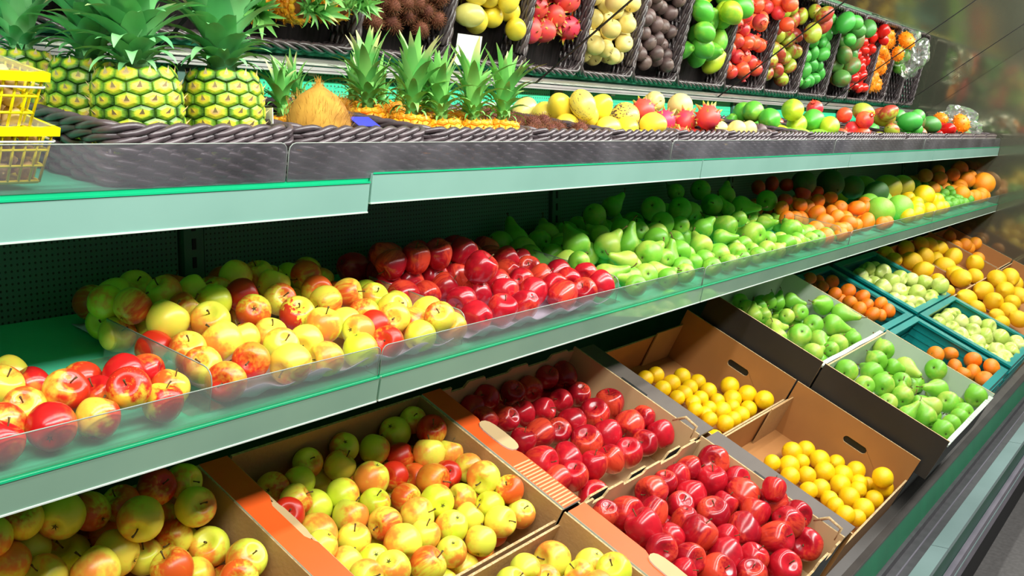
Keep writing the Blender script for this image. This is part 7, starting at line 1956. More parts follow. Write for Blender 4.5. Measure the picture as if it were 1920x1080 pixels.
# ------------------------------------------------------------------ wicker baskets on the upper shelf
def rrect(w, d, r, n=6):
    P = []
    for (cx_, cy_, a0) in ((w-r, d-r, 0), (r, d-r, 90), (r, r, 180), (w-r, r, 270)):
        for k in range(n+1): a = R(a0+90*k/n); P.append(Vector((cx_+r*math.cos(a), cy_+r*math.sin(a), 0)))
    return P
def resample(P, step):
    Q = P+[P[0]]; L = [0]
    for a, b in zip(Q, Q[1:]): L.append(L[-1]+(b-a).length)
    n = int(L[-1]/step); out = []; k = 0
    for i in range(n):
        s = L[-1]*i/n
        while L[k+1] < s: k += 1
        t = (s-L[k])/(L[k+1]-L[k]+1e-9); out.append((Q[k].lerp(Q[k+1], t), (Q[k+1]-Q[k]).normalized()))
    return out, L[-1]
_bk = {}
def basket_parts(w, d, h):
    key = (round(w, 2), round(d, 2), h)
    if key in _bk: return _bk[key]
    P, L = resample(rrect(w, d, .03), .0085)
    parts = []; n = len(P); waves = round(L/.048)
    wv = MB(); rows = 6
    for rI in range(rows):
        z = .006+(h-.034)*rI/(rows-1)
        pts = []
        for i, (p, t) in enumerate(P):
            o = Vector((t.y, -t.x, 0)); ph = 2*math.pi*waves*i/n + (math.pi if rI % 2 else 0)
            pts.append(p + o*(.002+.005*math.sin(ph)) + Vector((0, 0, z+.002*math.cos(ph))))
        wv.tube(pts, .0048, 5, closed=True)
    parts.append(('weave', mesh('weave', wv.V, wv.F, True, [M['wicker']])))
    st = MB()
    for k in range(waves):
        p, t = P[int((k+.5)*n/waves) % n]; st.tube([p+Vector((0, 0, .002)), p+Vector((0, 0, h-.012))], .0035, 5)
    parts.append(('stakes', mesh('stakes', st.V, st.F, True, [M['wicker']])))
    for q in range(6):
        b = MB(); pts = []; tw = round(L/.105); lo = q >= 3
        for i, (p, t) in enumerate(P):
            o = Vector((t.y, -t.x, 0)); ph = 2*math.pi*(tw*i/n + q/3 + (.5 if lo else 0))
            pts.append(p + o*(.001+.0062*math.cos(ph)) + Vector((0, 0, h-(.016 if lo else .003)+.0058*math.sin(ph))))
        b.tube(pts, .0052, 6, closed=True); parts.append(('rim_strand', mesh('rim_strand', b.V, b.F, True, [M['wicker']])))
    b = MB(); b.box(.005, w-.005, .005, d-.005, 0, .006)
    parts.append(('base', mesh('basket_base', b.V, b.F, False, [M['wicker_in']])))
    _bk[key] = parts; return parts
def basket(x0, x1, label):
    root = FU.empty('wicker_basket', x0, .014, 0); tag(root, label, 'basket', 'wicker baskets on the upper shelf')
    for nm, me in basket_parts(x1-x0, .40, .074): obj(nm, me, None, root)
    return root
BX = [(.79, 1.09, 'big pineapples'), (1.10, 1.39, 'the coconut'), (1.40, 1.722, 'small pineapples'), (1.732, 2.04, 'rambutans'), (2.05, 2.372, 'pepino melons'), (2.382, 2.674, 'dragon fruit'), (2.684, 2.994, 'nashi pears'), (3.004, 3.314, 'passion fruit'), (3.324, 3.714, 'papayas'), (3.724, 4.114, 'pomegranates'), (4.124, 4.514, 'red and green mangoes'), (4.524, 4.894, 'green mangoes'), (4.904, 5.214, 'dark mangoes'), (5.224, 5.554, 'tamarillos'), (5.564, 5.874, 'kiwanos'), (5.884, 6.174, 'bagged limes'), (6.19, 6.50, 'nothing, by the mirrored end')]
for a, b, w_ in BX: basket(a, b, 'dark woven wicker basket holding ' + w_)

# ------------------------------------------------------------------ fruit kinds (unit radius, stem towards +Z)
def prof(fn, n=16): return [fn(math.pi*i/n) for i in range(n+1)]
def fix(p): p = list(p); p[0] = (0, p[0][1]); p[-1] = (0, p[-1][1]); return p
def apple_prof(tall=1., taper=.08, dt=.34, db=.2):
    def fn(a):
        r = math.sin(a)**.9 if a < 3.14159 else 0
        r *= 1+taper*math.cos(a); z = .9*tall*math.cos(a) - dt*math.exp(-(a/.38)**2) + db*math.exp(-((math.pi-a)/.33)**2); return (max(r, 0), z)
    return fix(prof(fn, 20))
def stem_mesh(z0, L, r, bend=.1, mt=None, name='stem'):
    b = MB(); b.tube([(bend*L*t*t, .3*bend*L*t, z0+L*t) for t in (0, .35, .7, 1)], [r, r*.8, r*.85, r*1.35], 6); return mesh(name, b.V, b.F, True, [mt])
def star_mesh(z, r, mt, n=5, name='calyx', hgt=-.08):
    b = MB(); V = [(0, 0, z)]; F = []
    for k in range(n):
        a = 2*math.pi*k/n; V += [(r*.35*math.cos(a-.5), r*.35*math.sin(a-.5), z+hgt*.2), (r*math.cos(a), r*math.sin(a), z+hgt), (r*.35*math.cos(a+.5), r*.35*math.sin(a+.5), z+hgt*.2)]
        F += [(0, 1+3*k, 2+3*k), (0, 2+3*k, 3+3*k)]
    b.add(V, F); return mesh(name, b.V, b.F, False, [mt])
M['stem'] = plain('stem_brown', '6b5424', '4c3d1c', .8, scale=3)
M['calyx'] = plain('calyx_brown', '3c3018', '2a2211', .9, scale=3)
M['green_stem'] = plain('stem_green', '7c8f3a', '5c6f2a', .7, scale=3)
SK = {
 ('apple', 'g'): skin('apple_yellow_green', 'd0e034', 'e0e64c', 'e88a34', .30, .2),
 ('apple', 'y'): skin('apple_pale_yellow', 'f0e04e', 'dee448', 'ee9038', .35, .25),
 ('apple', 'o'): skin('apple_blushed', 'e8d048', 'dcdc42', 'dc5c20', .47, .26, streak=2.2),
 ('apple', 'r'): skin('apple_orange_red', 'e58c2c', 'd8b03a', 'c92a14', .70, .26, streak=2.2),
 ('apple', 's'): skin('apple_streaked', 'ecd848', 'dcd63e', 'd23a22', .48, .08, streak=2.2),
 ('nectarine', 'g'): skin('nectarine_green', 'b9c23e', 'cdb53c', 'd06a2c', .4, .2, rough=.25),
 ('nectarine', 'y'): skin('nectarine_yellow', 'f0cc44', 'ead850', 'dc5a22', .42, .2, rough=.22),
 ('nectarine', 'o'): skin('nectarine_orange', 'efb43a', 'e8cc48', 'd4341c', .58, .2, rough=.22),
 ('nectarine', 'r'): skin('nectarine_red', 'e07a2c', 'cf3320', 'bf1a1c', .8, .2, rough=.2),
 ('nectarine', 's'): skin('nectarine_speckled', 'f2d23e', 'e8c43a', 'cf2a1a', .55, .14, rough=.25, speck='f0c050'),
 ('red_apple', ''): skin('red_apple', 'c21a28', '9c1020', 'd8452c', .30, .2, rough=.22, streak=2.2, spec=.6),
 ('lemon_round', ''): skin('round_lemon', 'f8d012', 'f0c00c', None, rough=.35, bump=.25),
 ('pear', ''): skin('green_pear', '6fb52e', '7dbf3a', 'a8c248', .35, .25, rough=.4),
 ('clementine', ''): skin('clementine', 'f58a16', 'f07a10', None, rough=.38, bump=.35),
 ('clementine', 'd'): skin('blood_tangerine', 'd8481c', 'c63a18', None, rough=.4, bump=.3),
 ('green_apple', ''): skin('pale_green_apple', 'c2d668', 'b2cc58', 'd8e08a', .4, .25, rough=.3),
 ('lemon', ''): skin('lemon', 'f4c814', 'ecbc10', None, rough=.4, bump=.5),
 ('orange', ''): skin('orange', 'f29a1c', 'ee8c18', None, rough=.4, bump=.5),
 ('orange', 'd'): skin('deep_orange', 'e8741c', 'd8641a', None, rough=.45, bump=.5),
 ('pomelo', ''): skin('green_pomelo', '86c83c', '98cc48', None, rough=.4, bump=.4),
 ('melon', 'd'): skin('dark_melon', '3f6a2c', '355a26', None, rough=.5, bump=.3),
 ('melon', 'y'): skin('olive_mango', 'a8a02c', 'b8a434', '86902c', .5, .2, rough=.45),
 ('lime', ''): skin('lime', '5aa02c', '74b43a', None, rough=.35, bump=.4),
 ('rambutan', ''): skin('rambutan', '5c2a1c', '6e3a24', None, rough=.8),
 ('pepino', 'y'): skin('pepino_yellow', 'f0d63c', 'e8d24a', None, rough=.35),
 ('pepino', 'p'): skin('pepino_pale', 'e6dc84', 'dcd070', None, rough=.35),
 ('pepino', 's'): skin('pepino_striped', 'f0d84c', 'e8d660', '5c3a44', .38, .03, rough=.35, streak=4.5, cheek=.04),
 ('dragonfruit', ''): skin('dragon_fruit', 'd8325c', 'd8403c', 'e0503c', .5, .3, rough=.45),
 ('nashi', ''): skin('nashi_pear', 'ecd98c', 'e4cf78', None, rough=.45),
 ('passion_fruit', ''): skin('passion_fruit', '6e5654', '7c665e', '54403f', .5, .3, rough=.45),
 ('papaya', 'g'): skin('papaya_green', '4fae34', '62b83a', '94c83c', .4, .25, rough=.4),
 ('papaya', 'y'): skin('papaya_yellow', 'b4cc2c', 'c8d034', '8cbc34', .4, .25, rough=.4),
 ('pomegranate', ''): skin('pomegranate', 'e4542c', 'ec7a40', 'd4303c', .5, .3, rough=.35),
 ('mango', 'm'): skin('mango_red_green', '9cae34', 'aebc3c', 'a83c2c', .52, .22, rough=.35),
 ('mango', 'g'): skin('mango_green', '3f9e3c', '52a840', None, rough=.4),
 ('mango', 'd'): skin('mango_dark', '3f8436', '54863a', '7a6838', .34, .2, rough=.4),
 ('tamarillo', ''): skin('tamarillo', 'd0281c', 'c01c18', None, rough=.22),
 ('kiwano', ''): skin('kiwano', 'f0981c', 'ee860f', None, rough=.4),
}
def lobed(k, n=5): return lambda a, z, r: 1 + k*math.cos(n*a)*(.35+.65*max(0, -z))
def ell(rz, n=14, tip=0, neck=0, bot=0):
    """ovoid: half length rz, pointed tips, narrowed top"""
    def fn(a):
        c_ = math.cos(a); r = math.sin(a)*(1-neck*max(0, c_)+.0); z = rz*c_ + tip*(math.exp(-(a/.22)**2)) - (tip*.7+bot)*math.exp(-((math.pi-a)/.22)**2); return (max(r, 0), z)
    return fix(prof(fn, n))
def pear_prof():
    return [(0, 2.0), (.16, 1.98), (.27, 1.86), (.35, 1.62), (.42, 1.35), (.52, 1.05), (.68, .72), (.86, .42), (.97, .12), (1.0, -.12), (.95, -.42), (.8, -.68), (.55, -.85), (.3, -.9), (.12, -.84), (0, -.8)]
def build_kind(kind):
    """body mesh data and part meshes"""
    P = []
    if kind in ('apple', 'green_apple', 'nectarine'):
        V, F = lathe(apple_prof(1.12 if kind != 'nectarine' else 1.16, .06), 26, lobed(.018))
        P = [('stem', stem_mesh(.60, .55, .045, .25, M['stem'])), ('calyx', star_mesh(-.84, .17, M['calyx']))]
    elif kind == 'red_apple':
        V, F = lathe(apple_prof(1.28, .17, .36, .22), 30, lobed(.05))
        P = [('stem', stem_mesh(.72, .5, .04, .25, M['stem'])), ('calyx', star_mesh(-.98, .15, M['calyx']))]
    elif kind == 'pear':
        V, F = lathe(pear_prof(), 22); V = [(x+.10*max(0, z)**2*.5, y, z) for x, y, z in V]
        P = [('stem', stem_mesh(1.95, .55, .05, .6, M['stem'])), ('calyx', star_mesh(-.86, .16, M['calyx']))]
        m0 = P[0][1]
        for v in m0.vertices: v.co.x += .2
    elif kind in ('clementine', 'orange', 'pomelo'):
        rz = {'clementine': .84, 'orange': .95, 'pomelo': .93}[kind]
        def fn(a): return (math.sin(a), rz*math.cos(a) - (.07 if kind == 'clementine' else .03)*math.exp(-(a/.25)**2) + .03*math.exp(-((math.pi-a)/.25)**2))
        V, F = lathe(fix(prof(fn, 16)), 22); P = [('calyx', star_mesh(rz-.05, .12, M['green_stem'], 5, hgt=.005))]
    elif kind == 'lemon': V, F = lathe(ell(1.18, 20, .22), 22); P = [('calyx', star_mesh(1.37, .1, M['green_stem'], 5, hgt=-.02))]
    elif kind == 'lemon_round': V, F = lathe(ell(1.0, 16, .07), 20); P = [('calyx', star_mesh(1.065, .1, M['green_stem'], 5, hgt=-.01))]
    elif kind == 'lime': V, F = lathe(ell(1.1, 16, .12), 18)
    elif kind == 'melon': V, F = lathe(ell(1.12, 16), 24); P = [('stem', stem_mesh(1.08, .2, .06, .2, M['green_stem']))]
    elif kind == 'pepino': V, F = lathe(ell(1.3, 18, 0, .12), 26); P = [('calyx', star_mesh(1.285, .16, M['calyx'], 5, hgt=.0))]
    elif kind == 'nashi': V, F = lathe(apple_prof(1.06, 0, .2, .14), 24); P = [('stem', stem_mesh(.74, .25, .045, .2, M['stem']))]
    elif kind == 'passion_fruit': V, F = lathe(ell(1.05, 14), 20); P = [('stem', stem_mesh(1.02, .18, .05, .2, M['stem']))]
    elif kind == 'papaya': V, F = lathe(fix([(0, 1.62), (.22, 1.6), (.36, 1.5), (.42, 1.36), (.56, 1.14), (.76, .8), (.92, .42), (1, 0), (.99, -.4), (.86, -.85), (.62, -1.2), (.32, -1.42), (.12, -1.5), (0, -1.52)]), 20, lobed(.03)); P = [('stem_scar', star_mesh(1.63, .16, M['green_stem'], 8, 'stem_scar', 0))]
    elif kind == 'mango': V, F = lathe(ell(1.22, 16, 0, .1), 22); V = [(x*.92+.12*z*abs(z)*.4, y, z) for x, y, z in V]; P = [('stem', stem_mesh(1.18, .12, .06, .1, M['stem']))]
    elif kind == 'tamarillo': V, F = lathe(ell(1.25, 14, .08), 18); P = [('stem', stem_mesh(1.25, .4, .06, .2, M['green_stem']))]
    elif kind == 'pomegranate':
        V, F = lathe(ell(.94, 16), 22, lobed(.02, 6)); b = MB()
        for k in range(6):
            a = math.pi*k/3; c_, s_ = math.cos(a), math.sin(a); t = Vector((-s_, c_, 0)); o = Vector((c_, s_, 0)); q = Vector((0, 0, 1))
            b.add([o*.2-t*.12+q*.86, o*.2+t*.12+q*.86, o*.25+t*.1+q*1.12, o*.36+q*1.3, o*.25-t*.1+q*1.12], [(0, 1, 2, 3, 4)])
        b.tube([(0, 0, .85), (0, 0, 1.05)], .24, 10); P = [('crown', mesh('crown', b.V, b.F, False, [SK[('pomegranate', '')]]))]
    elif kind == 'kiwano':
        V, F = lathe(ell(1.3, 18), 20); b = MB()
        for k in range(34):
            z = -1+2*(k+.5)/34; a = k*2.4; r = math.sqrt(max(0, 1-z*z)); p = Vector((r*math.cos(a), r*math.sin(a), z*1.3)); n_ = Vector((p.x, p.y, p.z/1.69)).normalized()
            b.tube([p*.97, p+n_*.10, p+n_*.2], [.1, .06, .012], 5)
        P = [('horns', mesh('horns', b.V, b.F, True, [SK[('kiwano', '')]]))]
    elif kind == 'rambutan':
        V, F = lathe(ell(1.05, 10), 14); V = [(x*.86, y*.86, z*.86) for x, y, z in V]; b = MB()
        for k in range(150):
            z = -1+2*(k+.5)/150; a = k*2.39996; r = math.sqrt(1-z*z); p = Vector((r*math.cos(a), r*math.sin(a), z))*.84
            d = (p.normalized()+Vector((random.uniform(-.5, .5), random.uniform(-.5, .5), random.uniform(-.5, .5)))).normalized(); e = p+d*.34; g = e+(d+Vector((random.uniform(-.6, .6), random.uniform(-.6, .6), -.4)))*.12
            b.tube([p, e, g], [.035, .022, .006], 3, cap=False)
        P = [('hair', mesh('hair', b.V, b.F, True, [M['hair']]))]
    elif kind == 'dragonfruit': V, F = lathe(ell(1.22, 18, 0, .08), 22)
    return mesh(kind, V, F, True), P
M['hair'] = plain('rambutan_hair', '8a4426', '5a4624', .8, scale=5)
M['bract'] = None
def bract_mat():
    mt, t, p = nt('bract'); L = t.links.new
    tc = N(t, 'ShaderNodeTexCoord'); sx = N(t, 'ShaderNodeSeparateXYZ'); L(tc.outputs['Object'], sx.inputs[0]); r = N(t, 'ShaderNodeValToRGB')
    r.color_ramp.elements[0].color = rgb('d8323c'); r.color_ramp.elements[0].position = .25; r.color_ramp.elements[1].color = rgb('a8b838'); r.color_ramp.elements[1].position = .75
    L(sx.outputs[2], r.inputs[0]); L(r.outputs[0], p.inputs['Base Color']); p.inputs['Roughness'].default_value = .5; return mt
M['bract'] = bract_mat()
def leaf_mesh(name, curl, width, mt, n=7, fold=.35):
    V = []; F = []
    for i in range(n+1):
        t = i/n; w = width*(1-t)**.75*(.75+.5*min(1, t*4)) if i < n else .004
        a = curl*t; x = (1-math.cos(a))/max(curl, 1e-3); z = math.sin(a)/max(curl, 1e-3); nx, nz = math.cos(a), -math.sin(a)
        V += [(x-nx*fold*w, -w, z-nz*fold*w), (x, 0, z), (x-nx*fold*w, w, z-nz*fold*w)]
    for i in range(n):
        for j in (0, 1): p = i*3+j; F.append((p, p+3, p+4, p+1))
    return mesh(name, V, F, True, [mt])
BR = [leaf_mesh('bract', c_, .22, M['bract'], 5) for c_ in (.5, 1.3)]
KIND = {}; BODY = {}
def get_kind(kind, st):
    if kind not in KIND: KIND[kind] = build_kind(kind)
    if (kind, st) not in BODY:
        me, P = KIND[kind]; q = me if len(me.materials) == 0 else me.copy()
        if len(q.materials): q.materials[0] = SK[(kind, st)]
        else: q.materials.append(SK[(kind, st)])
        BODY[(kind, st)] = q
    return BODY[(kind, st)], KIND[kind][1]
ORD = ['leftmost', 'second from left', 'third from left', 'fourth from left', 'fifth from left', 'sixth from left', 'seventh from left', 'eighth from left', 'ninth from left', 'tenth from left', 'eleventh from left', 'twelfth from left', 'thirteenth from left', 'fourteenth from left', 'fifteenth from left']
def nth(m):
    if m < 15: return ORD[m]
    return ['sixteenth', 'seventeenth', 'eighteenth', 'nineteenth', 'twentieth', 'twenty-first', 'twenty-second', 'twenty-third', 'twenty-fourth', 'twenty-fifth', 'twenty-sixth', 'twenty-seventh', 'twenty-eighth', 'twenty-ninth', 'thirtieth'][min(m-15, 14)] + ' from left'
ROW = ['front row', 'second row', 'third row', 'fourth row', 'fifth row', 'sixth row', 'seventh row', 'eighth row', 'ninth row', 'tenth row']
COLOUR = {'red_apple': 'glossy dark red', 'lemon_round': 'round yellow', 'pear': 'green', 'clementine': 'orange', 'green_apple': 'pale green', 'lemon': 'bright yellow', 'orange': 'plump orange', 'pomelo': 'large green', 'lime': 'small green', 'rambutan': 'hairy brown-red', 'dragonfruit': 'pink', 'nashi': 'pale cream', 'passion_fruit': 'dull purple', 'pomegranate': 'coral red', 'tamarillo': 'shiny red', 'kiwano': 'bumpy orange',
 'apple': {'g': 'yellow-green', 'y': 'pale yellow', 'o': 'red-blushed yellow', 'r': 'orange-red', 's': 'red-streaked yellow'}, 'nectarine': {'g': 'green', 'y': 'yellow', 'o': 'orange-red', 'r': 'red', 's': 'red-speckled yellow'},
 'melon': {'d': 'dark green', 'y': 'olive yellow'}, 'pepino': {'s': 'purple-striped yellow', 'y': 'plain yellow', 'p': 'pale yellow'}, 'papaya': {'g': 'green', 'y': 'yellow-green'}, 'mango': {'m': 'red and green', 'g': 'green', 'd': 'dark green'}}
def put_fruit(kind, st, loc, quat, r, label, cat, group, parts=True):
    me, P = get_kind(kind, st)
    name = {'red_apple': 'red_apple', 'lemon_round': 'lemon', 'pepino': 'pepino_melon', 'dragonfruit': 'dragon_fruit', 'nashi': 'nashi_pear', 'melon': 'melon' if st == 'd' else 'ripe_mango'}.get(kind, kind)
    o = obj(name, me, None, None, loc, quat=quat, scale=r); tag(o, label, cat, group)
    if parts:
        for nm, pm in P: obj(nm, pm, None, o)
    if kind == 'dragonfruit':
        for k in range(22):
            z = -.85+1.8*k/21; a = k*2.4; rr = math.sqrt(max(.02, 1-z*z))*.96
            q = Matrix.Rotation(a, 4, 'Z') @ Matrix.Rotation(R(42-34*(z+.8)/1.75), 4, 'Y')
            b = obj('bract', BR[0 if k % 3 else 1], None, o, (rr*math.cos(a), rr*math.sin(a), z*1.22), quat=q.to_quaternion(), scale=.55+.55*max(0, z))
    return o
for key, kind, noun, cont, items in PLACED:
    far = sum(i[1] for i in items)/len(items) > 4.3
    for (st, x, y, z, qw, qx, qy, qz, r, m_, n_) in items:
        if m_ >= 0:
            c_ = COLOUR[kind]; c_ = c_.get(st, '') if isinstance(c_, dict) else c_
            nn = 'mango' if (kind == 'melon' and st == 'y') else noun
            lab = '%s %s, %s in %s, %s' % (c_, nn, nth(m_), ROW[n_], cont)
        else: lab = 'half-hidden %s, %s in %s, %s' % (noun, nth(-1-m_), ROW[n_], cont)
        put_fruit(kind, st, (x, y, z), (qw, qx, qy, qz), r, lab, noun.split()[-1] if kind != 'dragonfruit' else 'dragon fruit', '%ss, %s' % (noun, cont), parts=not (far and kind in ('clementine', 'lemon', 'green_apple', 'orange', 'lemon_round')))

# ------------------------------------------------------------------ pineapples and coconut
def eye_mat():
    mt, t, p = nt('pineapple_eye'); L = t.links.new
    tc = N(t, 'ShaderNodeTexCoord'); ln = N(t, 'ShaderNodeVectorMath', operation='LENGTH'); ms = N(t, 'ShaderNodeVectorMath', operation='MULTIPLY'); ms.inputs[1].default_value = (1, 1, 0); L(tc.outputs['Object'], ms.inputs[0]); L(ms.outputs[0], ln.inputs[0])
    oi = N(t, 'ShaderNodeObjectInfo'); n = N(t, 'ShaderNodeTexNoise'); n.inputs['Scale'].default_value = 3; L(tc.outputs['Object'], n.inputs['Vector'])
    a = N(t, 'ShaderNodeMath', operation='MULTIPLY_ADD', i_1=.35, i_2=-.3); L(n.outputs[0], a.inputs[0]); b = N(t, 'ShaderNodeMath', operation='ADD'); L(ln.outputs['Value'], b.inputs[0]); L(a.outputs[0], b.inputs[1])
    c_ = N(t, 'ShaderNodeMath', operation='MULTIPLY_ADD', i_1=.3, i_2=-.12); L(oi.outputs['Random'], c_.inputs[0]); d = N(t, 'ShaderNodeMath', operation='ADD'); L(b.outputs[0], d.inputs[0]); L(c_.outputs[0], d.inputs[1])
    r = N(t, 'ShaderNodeValToRGB'); e = r.color_ramp.elements; e[0].position = .0; e[0].color = rgb('c8a868'); e[1].position = .86; e[1].color = rgb('1f480c')
    k = e.new(.16); k.color = rgb('d4bc34'); k = e.new(.42); k.color = rgb('bcc02c'); k = e.new(.62); k.color = rgb('6a9a20')
    L(d.outputs[0], r.inputs[0]); L(r.outputs[0], p.inputs['Base Color']); p.inputs['Roughness'].default_value = .4; return mt
def leaf_mat(name, a, b_, tip):
    mt, t, p = nt(name); L = t.links.new
    tc = N(t, 'ShaderNodeTexCoord'); sx = N(t, 'ShaderNodeSeparateXYZ'); L(tc.outputs['Object'], sx.inputs[0]); oi = N(t, 'ShaderNodeObjectInfo')
    m1 = N(t, 'ShaderNodeMix', data_type='RGBA'); m1.inputs[6].default_value = rgb(a); m1.inputs[7].default_value = rgb(b_); L(oi.outputs['Random'], m1.inputs[0])
    n = N(t, 'ShaderNodeMath', operation='MULTIPLY_ADD', i_1=.5, i_2=-.25); L(oi.outputs['Random'], n.inputs[0]); ad = N(t, 'ShaderNodeMath', operation='ADD'); L(sx.outputs[2], ad.inputs[0]); L(n.outputs[0], ad.inputs[1])
    mr = N(t, 'ShaderNodeMapRange'); mr.inputs[1].default_value = .78; mr.inputs[2].default_value = 1.05; L(ad.outputs[0], mr.inputs[0])
    m2 = N(t, 'ShaderNodeMix', data_type='RGBA'); m2.inputs[7].default_value = rgb(tip); L(m1.outputs[2], m2.inputs[6]); L(mr.outputs[0], m2.inputs[0])
    L(m2.outputs[2], p.inputs['Base Color']); p.inputs['Roughness'].default_value = .4; return mt
M['eye'] = eye_mat(); M['pine_core'] = plain('pineapple_groove', '4a5a1c', '3a4416', .6, scale=20)
M['mini_eye'] = plain('small_pineapple_eye', 'f0b41c', 'e88c1c', .5, scale=60)
M['mini_core'] = plain('small_pineapple_groove', '8a4c12', '6e3a10', .6, scale=20)
M['spike'] = plain('bract_tip', 'e6d6a8', 'b89a64', .6, scale=20)
M['leaf'] = leaf_mat('crown_leaf', '8ed088', '56a868', 'dcd090')
M['leaf2'] = leaf_mat('small_crown_leaf', '8ccc68', '5cae54', 'dcd890')
def eye_mesh(name, mt, mt2):
    V = [(0, 0, .30)]; F = []; I = []
    for k in range(6): a = math.pi*k/3+math.pi/6; V.append((.55*math.cos(a), .55*math.sin(a), .27))
    for k in range(6): a = math.pi*k/3+math.pi/6; V.append((.92*math.cos(a), .92*math.sin(a), .12))
    for k in range(6): a = math.pi*k/3+math.pi/6; V.append((1.0*math.cos(a), 1.0*math.sin(a), -.2))
    for k in range(6): j = (k+1) % 6; F += [(0, 1+k, 1+j), (1+k, 7+k, 7+j, 1+j), (7+k, 13+k, 13+j, 7+j)]; I += [0, 0, 0]
    n = len(V); V += [(-.2, -.12, .26), (.2, -.12, .26), (0, .12, .26), (.06, .55, .75)]; F += [(n, n+1, n+3), (n+1, n+2, n+3), (n+2, n, n+3)]; I += [1, 1, 1]
    return mesh(name, V, F, False, [mt, mt2], I)
EYE = eye_mesh('eye', M['eye'], M['spike']); MEYE = eye_mesh('small_eye', M['mini_eye'], M['mini_core'])
LEAF = [leaf_mesh('leaf', c_, w_, M['leaf']) for c_, w_ in ((.35, .13), (.8, .14), (1.3, .15), (1.9, .15))]
LEAF2 = [leaf_mesh('small_leaf', c_, w_, M['leaf2'], 6) for c_, w_ in ((.5, .10), (1.1, .11), (1.7, .11), (2.3, .11))]
def body_r(t, R_): return R_*(1-.13*abs(2*t-1)**2.6-.16*max(0, (2*t-1))**6-.22*max(0, (1-2*t))**6)
def pineapple(name, loc, R_, Hh, tilt, spin, label, group, nl, ll, small=False, crown_tilt=(0, 0)):
    root = empty(name, loc, (tilt[0], tilt[1], spin)); tag(root, label, 'pineapple', group)
    pr = [(0, Hh)] + [(body_r(1-i/14, R_)*.97*(1 if 0 < i < 14 else .6), Hh*(1-i/14)) for i in range(15)] + [(0, 0)]
    V, F = lathe(pr, 24); body = obj('body', mesh('pineapple_body', V, F, True, [M['mini_core'] if small else M['pine_core']]), None, root)
    rows = 8 if not small else 7; cols = 11 if not small else 10; es = math.pi*R_/cols*1.155; ey = .70*Hh/rows
    if small: mb = MB()
    for i in range(rows):
        t = (i+.5)/rows; r = body_r(t, R_); sl = (body_r(min(1, t+.03), R_)-body_r(max(0, t-.03), R_))/(.06*Hh)
        for j in range(cols):
            a = 2*math.pi*(j+.5*(i % 2))/cols; n_ = Vector((math.cos(a), math.sin(a), -sl)).normalized(); u = Vector((-math.sin(a), math.cos(a), 0)); w = n_.cross(u)
            q = Matrix((u, w, n_)).transposed().to_quaternion(); p = Vector((r*.97*math.cos(a), r*.97*math.sin(a), t*Hh)); s = es*(r/R_)**.6
            if small:
                mb.add([p + q @ Vector((v.co.x*s, v.co.y*ey, v.co.z*s*1.3)) for v in MEYE.vertices], [tuple(f.vertices) for f in MEYE.polygons])
            else: obj('eye', EYE, None, body, p, quat=q, scale=(s, ey, s*.75))
    if small: mb.build('skin_eyes', M['mini_eye'], body)
    # crown
    cb = MB(); cb.tube([(0, 0, Hh*.97), (0, 0, Hh+ll*.25), (0, 0, Hh+ll*.5)], [R_*.33, R_*.26, R_*.1], 10)
    crown = cb.build('crown', M['leaf2'] if small else M['leaf'], root, smooth=True)
    LS = LEAF2 if small else LEAF
    for k in range(nl):
        t = k/(nl-1); a = k*2.39996; z = Hh*.985 + ll*.42*t; lean = R(58-54*t**.8+random.uniform(-9, 9)); L_ = ll*(.26+.74*min(1, t*1.35))*random.uniform(.82, 1.15)
        me = LS[min(3, max(0, int(3.6*(1-t)+random.uniform(-.6, .6))))]
        q = (Matrix.Rotation(a, 4, 'Z') @ Matrix.Rotation(lean*.75, 4, 'Y')).to_quaternion()
        obj('leaf', me, None, crown, (R_*.27*(1-t*.7)*math.cos(a), R_*.27*(1-t*.7)*math.sin(a), z), quat=q, scale=(L_, L_*1.15, L_))
    return root
def upz(P, dz): return Vector((P[0], P[1], P[2]+dz))
GP = 'big pineapples in the first basket'
pineapple('pineapple', (1.030, 1.215, 1.446), .0575, .136, (0, 0), .4, 'big pineapple with dark upright crown beside the coconut', GP, 96, .175)
pineapple('pineapple', (.884, 1.208, 1.446), .058, .133, (R(-3), R(-2), 0), 1.3, 'big yellow pineapple with pale green crown, front middle of first basket', GP, 96, .175)
pineapple('pineapple', (.872, 1.318, 1.460), .053, .132, (0, R(-4), 0), 2.2, 'pineapple behind and left of the front middle pineapple', GP, 80, .13)
pineapple('pineapple', (.845, 1.420, 1.476), .050, .128, (0, R(4), 0), .9, 'dim pineapple at the far left behind the yellow punnets', GP, 70, .10)
pineapple('pineapple', (1.03, 1.40, 1.48), .048, .11, (0, 0), .9, 'pineapple at the back of the first basket', GP, 40, .09)
GQ = 'small pineapples in the third basket'
mini = [((1.442, 1.305, 1.464), 'leftmost'), ((1.462, 1.230, 1.452), 'second from left'), ((1.520, 1.192, 1.444), 'third from left'), ((1.610, 1.190, 1.444), 'fourth from left'), ((1.682, 1.186, 1.444), 'rightmost')]
for k, (p, w_) in enumerate(mini): pineapple('small_pineapple', p, .036, .075, (R(random.uniform(-6, 6)), R(random.uniform(-6, 6)), 0), k*1.3, 'small orange pineapple with green crown, %s in the third basket' % w_, GQ, 46, .105, True)
